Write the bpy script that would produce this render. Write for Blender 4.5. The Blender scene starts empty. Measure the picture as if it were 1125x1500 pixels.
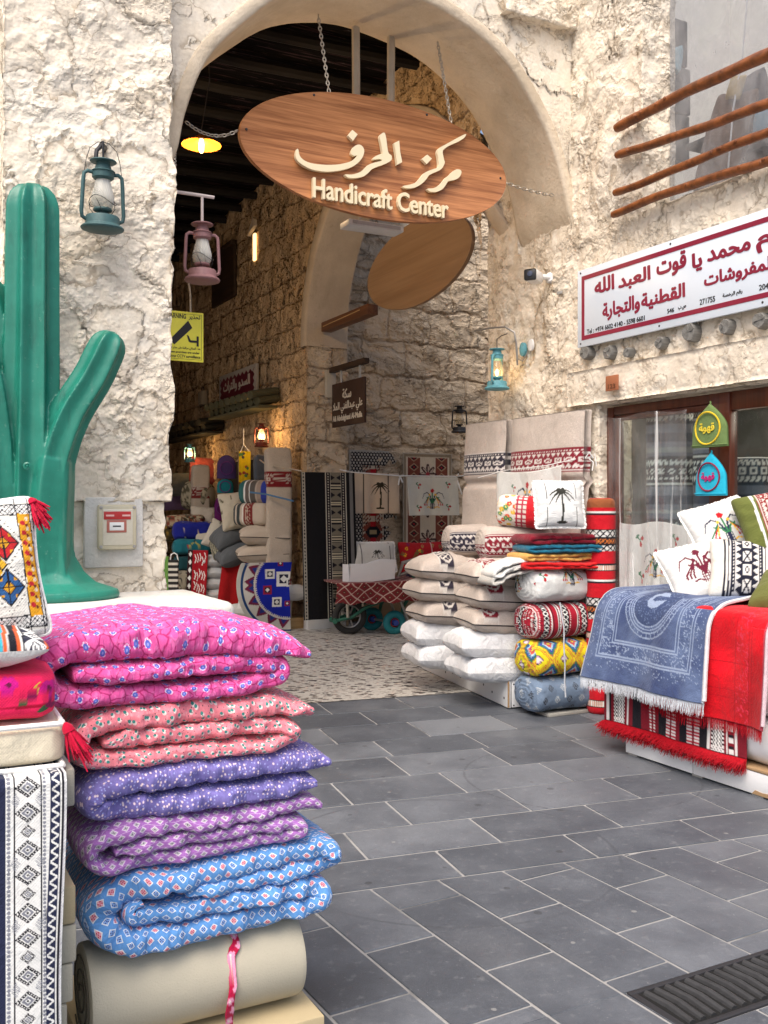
import bpy, bmesh, math, random, unicodedata
import numpy as np
from mathutils import Vector, Matrix, geometry
R = math.radians
SC = bpy.context.scene
COL = SC.collection
random.seed(4)
RNG = np.random.default_rng(7)

# ------------------------------------------------------------------ camera, light, exposure
H, F, CX, HY = 1.45, 1425.0, 562.5, 740.0        # eye height (m); focal length, principal column and horizon row in photo pixels
cam = bpy.data.cameras.new('camera')
cam.sensor_fit = 'HORIZONTAL'; cam.sensor_width = 36.0; cam.lens = 36.0 * F / 1125.0
cam.shift_y = (HY - 750.0) / 1125.0
cam.clip_end = 500.0
camo = bpy.data.objects.new('camera', cam); COL.objects.link(camo)
camo.location = (0, 0, H); camo.rotation_euler = (R(90), 0, 0)
SC.camera = camo

SUN_EL, SUN_AZ = 58.0, 200.0                      # azimuth measured clockwise from +Y
world = bpy.data.worlds.new('World'); SC.world = world; world.use_nodes = True
wn = world.node_tree
bgn = wn.nodes['Background']
sky = wn.nodes.new('ShaderNodeTexSky'); sky.sky_type = 'NISHITA'; sky.sun_disc = False
sky.sun_elevation = R(SUN_EL); sky.sun_rotation = R(SUN_AZ)
sky.dust_density = 5.0; sky.air_density = 1.0; sky.ozone_density = 1.0
wn.links.new(sky.outputs[0], bgn.inputs[0]); bgn.inputs[1].default_value = 0.135
sl = bpy.data.lights.new('sun', 'SUN'); sl.energy = 1.9; sl.angle = R(50); sl.color = (1, 0.92, 0.82)
so = bpy.data.objects.new('sun', sl); COL.objects.link(so)
_a, _e = R(SUN_AZ), R(SUN_EL)
_sd = Vector((math.sin(_a) * math.cos(_e), math.cos(_a) * math.cos(_e), math.sin(_e)))
so.rotation_euler = _sd.to_track_quat('Z', 'Y').to_euler(); so.location = (0, -4, 9)
SC.view_settings.view_transform = 'Standard'; SC.view_settings.look = 'None'
SC.view_settings.exposure = 0.74; SC.view_settings.gamma = 1.0
SC.cycles.max_bounces = 8; SC.cycles.diffuse_bounces = 5; SC.cycles.transparent_max_bounces = 16
SC.cycles.use_denoising = True

# ------------------------------------------------------------------ building axes
TH = R(27.5)
D2 = Vector((math.cos(TH), math.sin(TH), 0))       # along the arch front, to the right and away
D1 = Vector((-math.sin(TH), math.cos(TH), 0))      # along the alley, away
def NM(n, m, z=0.0): return Vector((n * D2.x + m * D1.x, n * D2.y + m * D1.y, z))
def toNM(p): return p[0] * D2.x + p[1] * D2.y, p[0] * D1.x + p[1] * D1.y
def W(px, py, Y): return Vector(((px - CX) / F * Y, Y, H + (HY - py) / F * Y))
def ray(px, py): return Vector(((px - CX) / F, 1.0, (HY - py) / F))
def onZ(px, py, z=0.0):
    r = ray(px, py); t = (z - H) / r.z; return Vector((r.x * t, t, z))
def onN(px, py, n):
    r = ray(px, py); t = n / (r.x * D2.x + r.y * D2.y); return Vector((r.x * t, t, H + r.z * t))
def onM(px, py, m):
    r = ray(px, py); t = m / (r.x * D1.x + r.y * D1.y); return Vector((r.x * t, t, H + r.z * t))

# ------------------------------------------------------------------ numpy noise
def _h(i, j, k, s):
    n = (i * 374761393 + j * 668265263 + k * 2147483647 + s * 974634541) & 0xffffffff
    n = ((n ^ (n >> 13)) * 1274126177) & 0xffffffff
    n = ((n ^ (n >> 16)) * 2246822519) & 0xffffffff
    return ((n ^ (n >> 15)) & 0xffffff) / float(0xffffff)
def vnoise(x, y, z=0.0, seed=0):
    x, y, z = np.broadcast_arrays(np.asarray(x, float), np.asarray(y, float), np.asarray(z, float))
    i, j, k = np.floor(x).astype(np.int64), np.floor(y).astype(np.int64), np.floor(z).astype(np.int64)
    f = [x - i, y - j, z - k]
    f = [t * t * (3 - 2 * t) for t in f]
    r = 0
    for a in (0, 1):
        for b in (0, 1):
            for c in (0, 1):
                w = (f[0] if a else 1 - f[0]) * (f[1] if b else 1 - f[1]) * (f[2] if c else 1 - f[2])
                r = r + w * _h(i + a, j + b, k + c, seed)
    return r * 2 - 1
def fbm(x, y, z=0.0, o=3, seed=0):
    r, a = 0, 1.0
    for q in range(o):
        r = r + a * vnoise(x * 2 ** q, y * 2 ** q, np.asarray(z) * 2 ** q, seed + q); a *= .5
    return r
def srgb(r, g, b):
    f = lambda c: (c / 255 / 12.92) if c / 255 <= .04045 else ((c / 255 + .055) / 1.055) ** 2.4
    return (f(r), f(g), f(b))

# ------------------------------------------------------------------ objects
def tag(o, label=None, cat=None, group=None, kind=None):
    if label: o['label'] = label
    if cat: o['category'] = cat
    if group: o['group'] = group
    if kind: o['kind'] = kind
    return o
def empty(name, loc=(0, 0, 0), rz=0.0, label=None, cat=None, group=None):
    o = bpy.data.objects.new(name, None); COL.objects.link(o)
    o.location = loc; o.rotation_euler = (0, 0, rz); o.empty_display_size = .1
    return tag(o, label, cat, group)
def link(name, me, mat=None, parent=None, loc=None, rot=None, smooth=True):
    o = bpy.data.objects.new(name, me); COL.objects.link(o)
    if mat is not None: me.materials.append(mat)
    if parent is not None: o.parent = parent
    if loc is not None: o.location = loc
    if rot is not None: o.rotation_euler = rot
    if smooth: me.polygons.foreach_set('use_smooth', np.ones(len(me.polygons), bool))
    return o
def mesh_from(V, Fq, uv=None, col=None, name='m'):
    """V (N,3), Fq list of faces or (M,4) array, uv per vertex (N,2), col per vertex (N,3)"""
    me = bpy.data.meshes.new(name)
    V = np.asarray(V, float)
    if isinstance(Fq, np.ndarray):
        me.vertices.add(len(V)); me.vertices.foreach_set('co', V.ravel())
        k = Fq.shape[1]
        me.loops.add(Fq.size); me.loops.foreach_set('vertex_index', Fq.ravel().astype(np.int32))
        me.polygons.add(len(Fq)); me.polygons.foreach_set('loop_start', np.arange(0, Fq.size, k, dtype=np.int32))
        me.update(calc_edges=True)
    else:
        me.from_pydata([tuple(v) for v in V], [], Fq); me.update()
    if uv is not None:
        li = np.zeros(len(me.loops), np.int32); me.loops.foreach_get('vertex_index', li)
        l = me.uv_layers.new(name='UVMap'); l.data.foreach_set('uv', np.asarray(uv, float)[li].ravel())
    if col is not None:
        a = me.color_attributes.new('Col', 'FLOAT_COLOR', 'POINT')
        c4 = np.ones((len(V), 4)); c4[:, :3] = col
        a.data.foreach_set('color', c4.ravel())
    return me
def gridF(nu, nv, wrapu=False, wrapv=False):
    i = np.arange(nu if wrapu else nu - 1); j = np.arange(nv if wrapv else nv - 1)
    I, J = np.meshgrid(i, j, indexing='ij')
    I2, J2 = (I + 1) % nu, (J + 1) % nv
    return np.stack([I * nv + J, I2 * nv + J, I2 * nv + J2, I * nv + J2], -1).reshape(-1, 4)
def grid_mesh(P, UV=None, col=None, wrapu=False, wrapv=False, flip=False):
    nu, nv = P.shape[:2]
    f = gridF(nu, nv, wrapu, wrapv)
    if flip: f = f[:, ::-1]
    return mesh_from(P.reshape(-1, 3), f, None if UV is None else UV.reshape(-1, 2), None if col is None else col.reshape(-1, 3))
class MB:
    """collects boxes, tubes, lathes ... and links them as ONE mesh object"""
    def __init__(s): s.v = []; s.f = []
    def add(s, V, Fs, M=None):
        b = len(s.v)
        for p in V:
            p = Vector(p)
            s.v.append(M @ p if M is not None else p)
        s.f += [tuple(b + i for i in f) for f in Fs]
        return s
    def box(s, c, d, M=None, bev=0.0, rot=None):
        bm = bmesh.new(); bmesh.ops.create_cube(bm, size=1.0)
        for v in bm.verts: v.co = Vector((v.co.x * d[0], v.co.y * d[1], v.co.z * d[2]))
        if bev: bmesh.ops.bevel(bm, geom=list(bm.edges), offset=bev, segments=2, affect='EDGES', profile=.5)
        T = Matrix.Translation(c)
        if rot is not None: T = T @ rot.to_4x4()
        bm.verts.index_update()
        s.add([T @ v.co for v in bm.verts], [[v.index for v in f.verts] for f in bm.faces], M); bm.free(); return s
    def tube(s, pts, r, n=8, M=None, closed=False, caps=True):
        pts = [Vector(p) for p in pts]; N = len(pts)
        rr = r if isinstance(r, (list, tuple, np.ndarray)) else [r] * N
        V = []; up = None
        for i, p in enumerate(pts):
            if closed: t = pts[(i + 1) % N] - pts[i - 1]
            else: t = pts[min(i + 1, N - 1)] - pts[max(i - 1, 0)]
            if t.length < 1e-9: t = Vector((0, 0, 1))
            t.normalize()
            if up is None:
                a = Vector((0, 0, 1)) if abs(t.z) < .9 else Vector((1, 0, 0))
                up = (a - t * a.dot(t)).normalized()
            else:
                up = up - t * up.dot(t)
                up = up.normalized() if up.length > 1e-6 else t.orthogonal().normalized()
            w = t.cross(up)
            for k in range(n):
                a = 2 * math.pi * k / n
                V.append(p + (up * math.cos(a) + w * math.sin(a)) * rr[i])
        Fs = []
        for i in range(N if closed else N - 1):
            for k in range(n):
                j = (i + 1) % N
                Fs.append((i * n + k, i * n + (k + 1) % n, j * n + (k + 1) % n, j * n + k))
        if caps and not closed: Fs += [tuple(range(n))[::-1], tuple((N - 1) * n + k for k in range(n))]
        return s.add(V, Fs, M)
    def lathe(s, prof, n=24, M=None, sq=(1, 1)):
        V = []; Fs = []; N = len(prof)
        for r, z in prof:
            for k in range(n):
                a = 2 * math.pi * k / n; V.append((r * math.cos(a) * sq[0], r * math.sin(a) * sq[1], z))
        for i in range(N - 1):
            for k in range(n):
                Fs.append((i * n + k, i * n + (k + 1) % n, (i + 1) * n + (k + 1) % n, (i + 1) * n + k))
        if prof[0][0] > 1e-4: Fs.append(tuple(range(n))[::-1])
        if prof[-1][0] > 1e-4: Fs.append(tuple((N - 1) * n + k for k in range(n)))
        return s.add(V, Fs, M)
    def prism(s, poly, a, b, t, o=(0, 0, 0), M=None):
        """polygon of 2-D points in the plane o + x*a + y*b, thickened by vector t"""
        a, b, t, o = Vector(a), Vector(b), Vector(t), Vector(o)
        n = len(poly)
        V = [o + a * x + b * y for x, y in poly]; V += [v + t for v in V]
        Fs = [tuple(range(n)), tuple(range(2 * n - 1, n - 1, -1))]
        Fs += [(i, i + n, (i + 1) % n + n, (i + 1) % n) for i in range(n)]
        return s.add(V, Fs, M)
    def mesh(s):
        me = bpy.data.meshes.new('m'); me.from_pydata([tuple(v) for v in s.v], [], s.f); me.update()
        bm = bmesh.new(); bm.from_mesh(me); bmesh.ops.recalc_face_normals(bm, faces=bm.faces); bm.to_mesh(me); bm.free()
        return me
    def build(s, name, mat, parent=None, loc=None, rot=None, smooth=None):
        """smooth: None = auto by angle"""
        me = s.mesh()
        o = link(name, me, mat, parent, loc, rot, smooth is not False)
        if smooth is None: me.set_sharp_from_angle(angle=R(40))
        return o

# ------------------------------------------------------------------ lettering
NONJ = set("اأإآدذرزوؤةىء")
def _form(ch, k):
    try: return unicodedata.lookup(unicodedata.name(ch) + " " + k + " FORM")
    except KeyError: return ch
def shape(s):
    s = s.replace("لا", "\uFEFB"); out = []; n = len(s)
    isar = lambda c: "\u0621" <= c <= "\u064a"
    for i, c in enumerate(s):
        if not isar(c):
            if c == "\uFEFB" and i > 0 and isar(s[i - 1]) and s[i - 1] not in NONJ: c = "\uFEFC"
            out.append({'(': ')', ')': '('}.get(c, c)); continue
        p = i > 0 and isar(s[i - 1]) and s[i - 1] not in NONJ
        q = i < n - 1 and (isar(s[i + 1]) or s[i + 1] == "\uFEFB") and c not in NONJ and s[i + 1] != "ء"
        if c == "ة": p, q = True, False
        out.append(_form(c, {(0, 0): "ISOLATED", (0, 1): "INITIAL", (1, 0): "FINAL", (1, 1): "MEDIAL"}[(int(p), int(q))]))
    return "".join(reversed(out))
def text_mesh(s, bold=0.0, arabic=False):
    """lettering as a mesh in the xy plane, scaled so that its width is 1, lower left corner at the origin"""
    cu = bpy.data.curves.new('t', 'FONT'); cu.body = shape(s) if arabic else s; cu.size = 1.0
    cu.fill_mode = 'NONE'; cu.resolution_u = 3
    to = bpy.data.objects.new('t', cu); COL.objects.link(to)
    dg = bpy.context.evaluated_depsgraph_get(); dg.update()
    me = bpy.data.meshes.new_from_object(to.evaluated_get(dg))
    bpy.data.objects.remove(to); bpy.data.curves.remove(cu)
    nx = {}
    for e in me.edges: nx.setdefault(e.vertices[0], []).append(e.vertices[1]); nx.setdefault(e.vertices[1], []).append(e.vertices[0])
    co = [(v.co.x, v.co.y) for v in me.vertices]; bpy.data.meshes.remove(me)
    seen = set(); loops = []
    for v0 in sorted(nx):
        if v0 in seen: continue
        lp = [v0]; seen.add(v0); v = v0 + 1 if (v0 + 1) in nx[v0] else nx[v0][0]
        while v not in seen:
            lp.append(v); seen.add(v)
            c = [w for w in nx[v] if w not in seen]
            if not c: break
            v = c[0]
        loops.append([co[i] for i in lp])
    loops = [l for l in loops if len(l) > 2]
    area = lambda l: sum(l[i - 1][0] * l[i][1] - l[i][0] * l[i - 1][1] for i in range(len(l))) / 2
    def inside(p, l):
        r = False
        for i in range(len(l)):
            (x0, y0), (x1, y1) = l[i - 1], l[i]
            if (y0 > p[1]) != (y1 > p[1]) and p[0] < (x1 - x0) * (p[1] - y0) / (y1 - y0) + x0: r = not r
        return r
    big = max(loops, key=lambda l: abs(area(l))); sg = 1 if area(big) > 0 else -1
    outer = [l for l in loops if area(l) * sg > 0]; holes = [l for l in loops if area(l) * sg <= 0]
    own = {i: [] for i in range(len(outer))}
    for h in holes:
        c = [i for i, o in enumerate(outer) if all(inside(p, o) for p in h[::max(1, len(h) // 6)])]
        if c: own[min(c, key=lambda i: abs(area(outer[i])))].append(h)
    V = []; Fs = []
    sh = [(0, 0)] if not bold else [(bold * .8 * x, bold * .8 * y) for x, y in ((0, 0), (1, 0), (-1, 0), (0, 1), (0, -1), (.7, .7), (-.7, -.7), (.7, -.7), (-.7, .7))]
    k = 0
    for i, o in enumerate(outer):
        for dx, dy in sh:
            pts = [[Vector((x + dx, y + dy, 0)) for x, y in l] for l in [o] + own[i]]
            tri = geometry.tessellate_polygon(pts); b = len(V); z = .0012 * k; k += 1
            V += [(p.x, p.y, z) for l in pts for p in l]; Fs += [tuple(b + q for q in t) for t in tri]
    V = np.array(V)
    mn = V.min(0); w = V[:, 0].max() - mn[0]
    V[:, 0] -= mn[0]; V[:, 1] -= mn[1]; V[:, :2] /= w
    return V, Fs
def add_text(mb, s, o, a, b, nrm, width=None, height=None, depth=.003, **kw):
    """place lettering: o lower-left corner, a / b unit directions, nrm outward normal"""
    V, fs = text_mesh(s, **kw)
    hh = V[:, 1].max()
    sx = width if width else height / hh
    sy = (height / hh) if height else sx
    o, a, b, nrm = Vector(o), Vector(a), Vector(b), Vector(nrm)
    zk = min(.05, .0012 / max(V[:, 2].max(), 1e-6))
    top = [o + a * (x * sx) + b * (y * sy) + nrm * (depth + z * zk) for x, y, z in V]
    bot = [o + a * (x * sx) + b * (y * sy) for x, y, z in V]
    n = len(top); ed = {}
    for f in fs:
        for i in range(len(f)):
            e = (f[i], f[(i + 1) % len(f)])
            if (e[1], e[0]) in ed: ed.pop((e[1], e[0]))
            else: ed[e] = 1
    mb.add(top + bot, list(fs) + [(e[1], e[0], e[0] + n, e[1] + n) for e in ed])
    return hh * sy
# ------------------------------------------------------------------ shader expressions
class NT:
    def __init__(s, name):
        s.mat = bpy.data.materials.new(name); s.mat.use_nodes = True
        s.t = s.mat.node_tree; s.bsdf = s.t.nodes['Principled BSDF']; s.out = s.t.nodes['Material Output']
    def n(s, ty, **kw):
        nd = s.t.nodes.new(ty)
        for k, v in kw.items(): setattr(nd, k, v)
        return nd
    def con(s, v, sock):
        if isinstance(v, X): s.t.links.new(v.s, sock)
        elif isinstance(v, bpy.types.NodeSocket): s.t.links.new(v, sock)
        else:
            if isinstance(v, (tuple, list)) and len(v) == 3 and sock.type == 'RGBA': v = (*v, 1)
            sock.default_value = v
    def uv(s):
        nd = s.n('ShaderNodeTexCoord'); sp = s.n('ShaderNodeSeparateXYZ'); s.t.links.new(nd.outputs['UV'], sp.inputs[0])
        return X(s, sp.outputs[0]), X(s, sp.outputs[1])
    def obj(s):
        nd = s.n('ShaderNodeTexCoord'); sp = s.n('ShaderNodeSeparateXYZ'); s.t.links.new(nd.outputs['Object'], sp.inputs[0])
        return X(s, sp.outputs[0]), X(s, sp.outputs[1]), X(s, sp.outputs[2])
    def vec(s, x, y=0.0, z=0.0):
        c = s.n('ShaderNodeCombineXYZ')
        for i, v in enumerate((x, y, z)): s.con(v, c.inputs[i])
        return c.outputs[0]
    def noise(s, v, scale=1.0, detail=3.0, rough=.55, dist=0.0):
        nd = s.n('ShaderNodeTexNoise'); s.con(v, nd.inputs['Vector'])
        nd.inputs['Scale'].default_value = scale; nd.inputs['Detail'].default_value = detail
        nd.inputs['Roughness'].default_value = rough; nd.inputs['Distortion'].default_value = dist
        return X(s, nd.outputs[0])
    def vor(s, v, scale=1.0, feature='F1', rnd=1.0, metric='EUCLIDEAN'):
        nd = s.n('ShaderNodeTexVoronoi', feature=feature, voronoi_dimensions='2D')
        if feature in ('F1', 'F2'): nd.distance = metric
        s.con(v, nd.inputs['Vector']); nd.inputs['Scale'].default_value = scale; nd.inputs['Randomness'].default_value = rnd
        if feature == 'DISTANCE_TO_EDGE': return X(s, nd.outputs[0])
        sp = s.n('ShaderNodeSeparateColor'); s.t.links.new(nd.outputs['Color'], sp.inputs[0])
        ps = s.n('ShaderNodeSeparateXYZ'); s.t.links.new(nd.outputs['Position'], ps.inputs[0])
        return X(s, nd.outputs['Distance']), [X(s, o) for o in sp.outputs[:3]], [X(s, o) for o in ps.outputs]
    def attr(s, name='Col'):
        nd = s.n('ShaderNodeAttribute', attribute_name=name); return nd.outputs['Color']
    def attrf(s, name):
        nd = s.n('ShaderNodeAttribute', attribute_name=name); return X(s, nd.outputs['Fac'])
    def rand(s):
        nd = s.n('ShaderNodeObjectInfo'); return X(s, nd.outputs['Random'])
    def mix(s, f, a, b, mode='MIX'):
        nd = s.n('ShaderNodeMix', data_type='RGBA', blend_type=mode, clamp_factor=True)
        s.con(f, nd.inputs[0]); s.con(a, nd.inputs[6]); s.con(b, nd.inputs[7]); return nd.outputs[2]
    def ramp(s, x, a, b, lo=0.0, hi=1.0):
        nd = s.n('ShaderNodeMapRange', interpolation_type='SMOOTHSTEP'); s.con(x, nd.inputs[0])
        for i, v in enumerate((a, b, lo, hi)): nd.inputs[i + 1].default_value = v
        return X(s, nd.outputs[0])
    def fin(s, color=None, rough=.85, height=None, hs=.002, spec=.3, metal=0.0, disp=None, sheen=0.0, normal_d=None, **kw):
        b = s.bsdf
        if color is not None: s.con(color, b.inputs['Base Color'])
        s.con(rough, b.inputs['Roughness']); s.con(spec, b.inputs['Specular IOR Level']); s.con(metal, b.inputs['Metallic'])
        if sheen: b.inputs['Sheen Weight'].default_value = sheen; b.inputs['Sheen Roughness'].default_value = .5
        for k, v in kw.items(): s.con(v, b.inputs[k.replace('_', ' ')])
        if height is not None:
            bp = s.n('ShaderNodeBump'); bp.inputs['Strength'].default_value = 1.0; bp.inputs['Distance'].default_value = hs
            s.con(height, bp.inputs['Height']); s.t.links.new(bp.outputs[0], b.inputs['Normal'])
        if disp is not None:
            dn = s.n('ShaderNodeDisplacement'); s.con(disp, dn.inputs['Height']); dn.inputs['Midlevel'].default_value = 0; dn.inputs['Scale'].default_value = 1
            s.t.links.new(dn.outputs[0], s.out.inputs['Displacement']); s.mat.displacement_method = 'BOTH'
        return s.mat
class X:
    def __init__(s, nt, sock): s.nt = nt; s.s = sock
    def m(s, op, *o):
        nd = s.nt.n('ShaderNodeMath', operation=op); s.nt.con(s, nd.inputs[0])
        for i, v in enumerate(o): s.nt.con(v, nd.inputs[i + 1])
        return X(s.nt, nd.outputs[0])
    def __add__(s, o): return s.m('ADD', o)
    __radd__ = __add__
    def __sub__(s, o): return s.m('SUBTRACT', o)
    def __rsub__(s, o): return (s * -1.0) + o
    def __mul__(s, o): return s.m('MULTIPLY', o)
    __rmul__ = __mul__
    def __truediv__(s, o): return s.m('DIVIDE', o)
    def __lt__(s, o): return s.m('LESS_THAN', o)
    def __gt__(s, o): return s.m('GREATER_THAN', o)
    def abs(s): return s.m('ABSOLUTE')
    def fr(s): return s.m('FRACT')
    def fl(s): return s.m('FLOOR')
    def mod(s, v): return s.m('FLOORED_MODULO', v)
    def mn(s, o): return s.m('MINIMUM', o)
    def mx(s, o): return s.m('MAXIMUM', o)
    def sin(s): return s.m('SINE')
    def pw(s, o): return s.m('POWER', o)

# ------------------------------------------------------------------ plain materials
_cache = {}
def plain(name, col, rough=.6, metal=0.0, spec=.4, var=.12, grain=60.0, bump=0.0, sheen=0.0):
    if name in _cache: return _cache[name]
    t = NT(name); x, y, z = t.obj(); v = t.vec(x, y, z)
    n1 = t.noise(v, 7, 4); n2 = t.noise(v, grain, 2)
    f = (n1 - .5) * (var * 2) + (n2 - .5) * var + 1.0
    c = t.mix(1.0, col, t.vec(f, f, f), 'MULTIPLY')
    _cache[name] = t.fin(c, (n1 - .5) * .25 + rough, n2 if bump else None, bump, spec, metal, sheen=sheen)
    return _cache[name]
def cloth(name, col=None, plush=False, weave=900.0, var=.1, rough=.92, bump=.0006, wrinkle=1.0):
    """woven or plush cloth; colour from the argument or from the painted pattern 'Col'"""
    if name in _cache: return _cache[name]
    t = NT(name); u, v = t.uv(); x, y, z = t.obj()
    base = col if col is not None else t.attr()
    n1 = t.noise(t.vec(x, y, z), 9, 3); n2 = t.noise(t.vec(x, y, z), 130 if plush else 300, 2)
    f = (n1 - .5) * var * 2 + (n2 - .5) * (.5 if plush else .35) + 1.0
    c = t.mix(1.0, base, t.vec(f, f, f), 'MULTIPLY')
    wk = t.noise(t.vec(x * 1.0, y * 1.6, z * .8), 13, 4, .62, .6)
    h = n2 * .12 + wk * wrinkle + n1 * .4 if plush else (u * weave).sin() * (v * weave).sin() * .03 + n2 * .06 + wk * wrinkle
    _cache[name] = t.fin(c, rough, h, bump * 16, .15, sheen=.15 if plush else .08)
    return _cache[name]
painted = cloth('painted_cloth')
painted_plush = cloth('painted_plush', plush=True)

def rough_plaster(name, white, dirt, dark, scale=1.0, amp=.03, stretch=(1, 1, 1), whiteness=.5, courses=0.0):
    """thick trowelled plaster: overlapping smooth flakes with torn edges and soiled hollows"""
    t = NT(name); x, y, z = t.obj()
    p = t.vec(x * stretch[0], y * stretch[1], z * stretch[2])
    w1 = t.noise(p, 3.2 * scale, 4, .6); w2 = t.noise(t.vec(x * stretch[0] + 7.3, y * stretch[1], z * stretch[2] + 3.1), 3.2 * scale, 4, .6)
    w3 = t.noise(p, 16 * scale, 4, .65)
    q = t.vec(x * stretch[0] + (w1 - .5) * .55 + (w3 - .5) * .055, y * stretch[1] + (w1 - .5) * .55, z * stretch[2] + (w2 - .5) * .55 + (w3 - .5) * .05)
    a = t.noise(q, 2.3 * scale, 2, .40) * 4.2
    sa = a.fr()                                     # terraces: gentle rise then a torn edge
    b = t.noise(t.vec(x * stretch[0] + (w2 - .5) * .35 + 4.0, y * stretch[1] + 9.0, z * stretch[2] * 1.3 + (w3 - .5) * .14), 4.4 * scale, 2, .45) * 3.4
    sb = b.fr()
    ea = t.ramp(sa, .01, .10)
    eb = t.ramp(sb, .0, .11)
    fine = t.noise(p, 55 * scale, 4, .7)
    sand = t.ramp(w1 * .6 + w2 * .4, .50, .60)
    hgt = sa * .55 + sb * .32 + (w1 - .5) * .9 + (w3 - .5) * .07 + (w3 - .5) * sand * .35 + (fine - .5) * .06
    pit = t.ramp(t.noise(p, 34 * scale, 3, .6), .60, .68)
    region = t.ramp(w2 * .6 + t.noise(p, 1.1 * scale, 3) * .4, .40, .60)
    soil = t.ramp(w1 * .5 + w3 * .5, whiteness + .10, whiteness - .10)
    c = t.mix(soil * .5, white, dirt)
    c = t.mix(region * .30, c, dirt)
    c = t.mix((1.0 - eb) * .62, c, dark)
    c = t.mix((1.0 - ea) * .70, c, dark)
    c = t.mix(t.ramp(sa, .45, .0) * .35, c, dirt)
    hair = t.vor(t.vec(x * stretch[0] * 1.0 + y * .5 + (w3 - .5) * .25, z * stretch[2] + (w1 - .5) * .3), 7.0 * scale, 'DISTANCE_TO_EDGE')
    c = t.mix(t.ramp(hair, .022, .006) * t.ramp(w2, .48, .56) * .4, c, dark)
    c = t.mix(pit * .45 * sand, c, dark)
    c = t.mix(sand * .5, c, dirt)
    if courses:
        jz = ((z / courses + (w1 - .5) * .55).fr() - .5).abs(); jt = t.ramp(jz, .42, .495); c = t.mix(jt * .55, c, dark); hgt = hgt - jt * .45
        ju = (((x + y * .7) / (courses * 1.7) + (z / courses + (w1 - .5) * .55).fl() * .43 + (w2 - .5) * .5).fr() - .5).abs(); jv = t.ramp(ju, .455, .498); c = t.mix(jv * .4, c, dark); hgt = hgt - jv * .3
    g = (fine - .5) * .3 + 1.0
    c = t.mix(1.0, c, t.vec(g, g, g), 'MULTIPLY')
    return t.fin(c, .95, fine * (sand * .6 + .15) + sa * 1.7 + sb * 1.0 + w3 * (sand * 1.1 + .12) - pit * sand * .6, .011, .1, disp=(hgt - .6) * amp)
M = {}
M['wall_front'] = rough_plaster('flaked_lime_plaster', (.84, .78, .675), (.70, .605, .475), (.30, .225, .15), .92, .027)
M['wall_wing'] = rough_plaster('worn_lime_plaster', (.80, .735, .63), (.66, .565, .44), (.30, .225, .15), .95, .025, whiteness=.53)
M['wall_inner'] = rough_plaster('alley_rubble_plaster', (.63, .47, .30), (.47, .33, .195), (.14, .09, .05), 1.3, .05, (1.1, 1.1, .75), .5, .30)
M['wall_branch'] = rough_plaster('branch_rubble_plaster', (.62, .52, .395), (.48, .385, .28), (.18, .125, .08), 1.0, .04, (.8, .8, 1.1), .5, .44)
def smooth_plaster(name, c1, c2, stain, amp=.006):
    t = NT(name); x, y, z = t.obj(); p = t.vec(x, y, z)
    a = t.noise(p, 2.2, 5, .6); b = t.noise(p, 14, 5, .65); f = t.noise(p, 90, 3, .7)
    st = t.ramp(t.noise(t.vec(x * 2.2, y * 2.2, z * .7), 2.5, 4), .52, .78)
    c = t.mix(t.ramp(a, .35, .65), c1, c2); c = t.mix(st * .35, c, stain)
    c = t.mix(t.ramp(b, .6, .75) * .4, c, stain)
    g = (f - .5) * .2 + 1.0
    return t.fin(t.mix(1.0, c, t.vec(g, g, g), 'MULTIPLY'), .9, a * 2.0 + b + f * .35, .006, .15, disp=(a - .5) * amp + (b - .5) * amp * .5)
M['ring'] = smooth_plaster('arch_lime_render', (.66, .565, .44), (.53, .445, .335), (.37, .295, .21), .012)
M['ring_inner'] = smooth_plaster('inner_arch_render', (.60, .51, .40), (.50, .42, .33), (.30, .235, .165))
M['plinth'] = smooth_plaster('white_plinth_render', (.64, .63, .60), (.56, .545, .51), (.40, .36, .30), .012)
M['lintel'] = rough_plaster('lintel_plaster', (.77, .71, .61), (.64, .55, .43), (.30, .23, .16), .8, .008)
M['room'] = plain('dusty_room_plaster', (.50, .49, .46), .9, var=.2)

def wood(name, c1, c2, axis='x', scale=1.0, rough=.5, gloss=.4, bump=.001):
    t = NT(name); x, y, z = t.obj()
    k = {'x': (.9, 26, 26), 'y': (26, .9, 26), 'z': (26, 26, .9)}[axis]
    p = t.vec(x * k[0] * scale, y * k[1] * scale, z * k[2] * scale)
    a = t.noise(p, 1.0, 5, .62, .4); b = t.noise(p, 4.5, 3, .6)
    c = t.mix(t.ramp(a * .7 + b * .3, .33, .66), c1, c2)
    return t.fin(c, (b - .5) * .3 + rough, a + b * .5, bump, gloss)
M['sign_wood'] = wood('striped_teak_veneer', (.19, .062, .018), (.50, .215, .085), 'x', .9, .42)
M['board_wood'] = wood('brown_board', (.26, .16, .09), (.34, .22, .13), 'x', .4, .6)
M['pole_wood'] = wood('varnished_pole', (.09, .026, .008), (.29, .092, .025), 'x', .35, .38, .5)
M['door_wood'] = wood('mahogany_frame', (.055, .012, .006), (.12, .03, .014), 'z', .7, .35, .5)
M['log'] = wood('weathered_log_end', (.13, .125, .115), (.24, .235, .22), 'z', .8, .9, .1, .004)
M['plank'] = wood('pale_pine', (.40, .25, .11), (.55, .37, .18), 'x', .7, .7)
M['dark_wood'] = wood('dark_beam', (.022, .012, .007), (.05, .026, .013), 'x', .7, .7)
M['beam_wood'] = wood('red_brown_beam', (.09, .035, .016), (.16, .07, .034), 'x', .8, .6)
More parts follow.
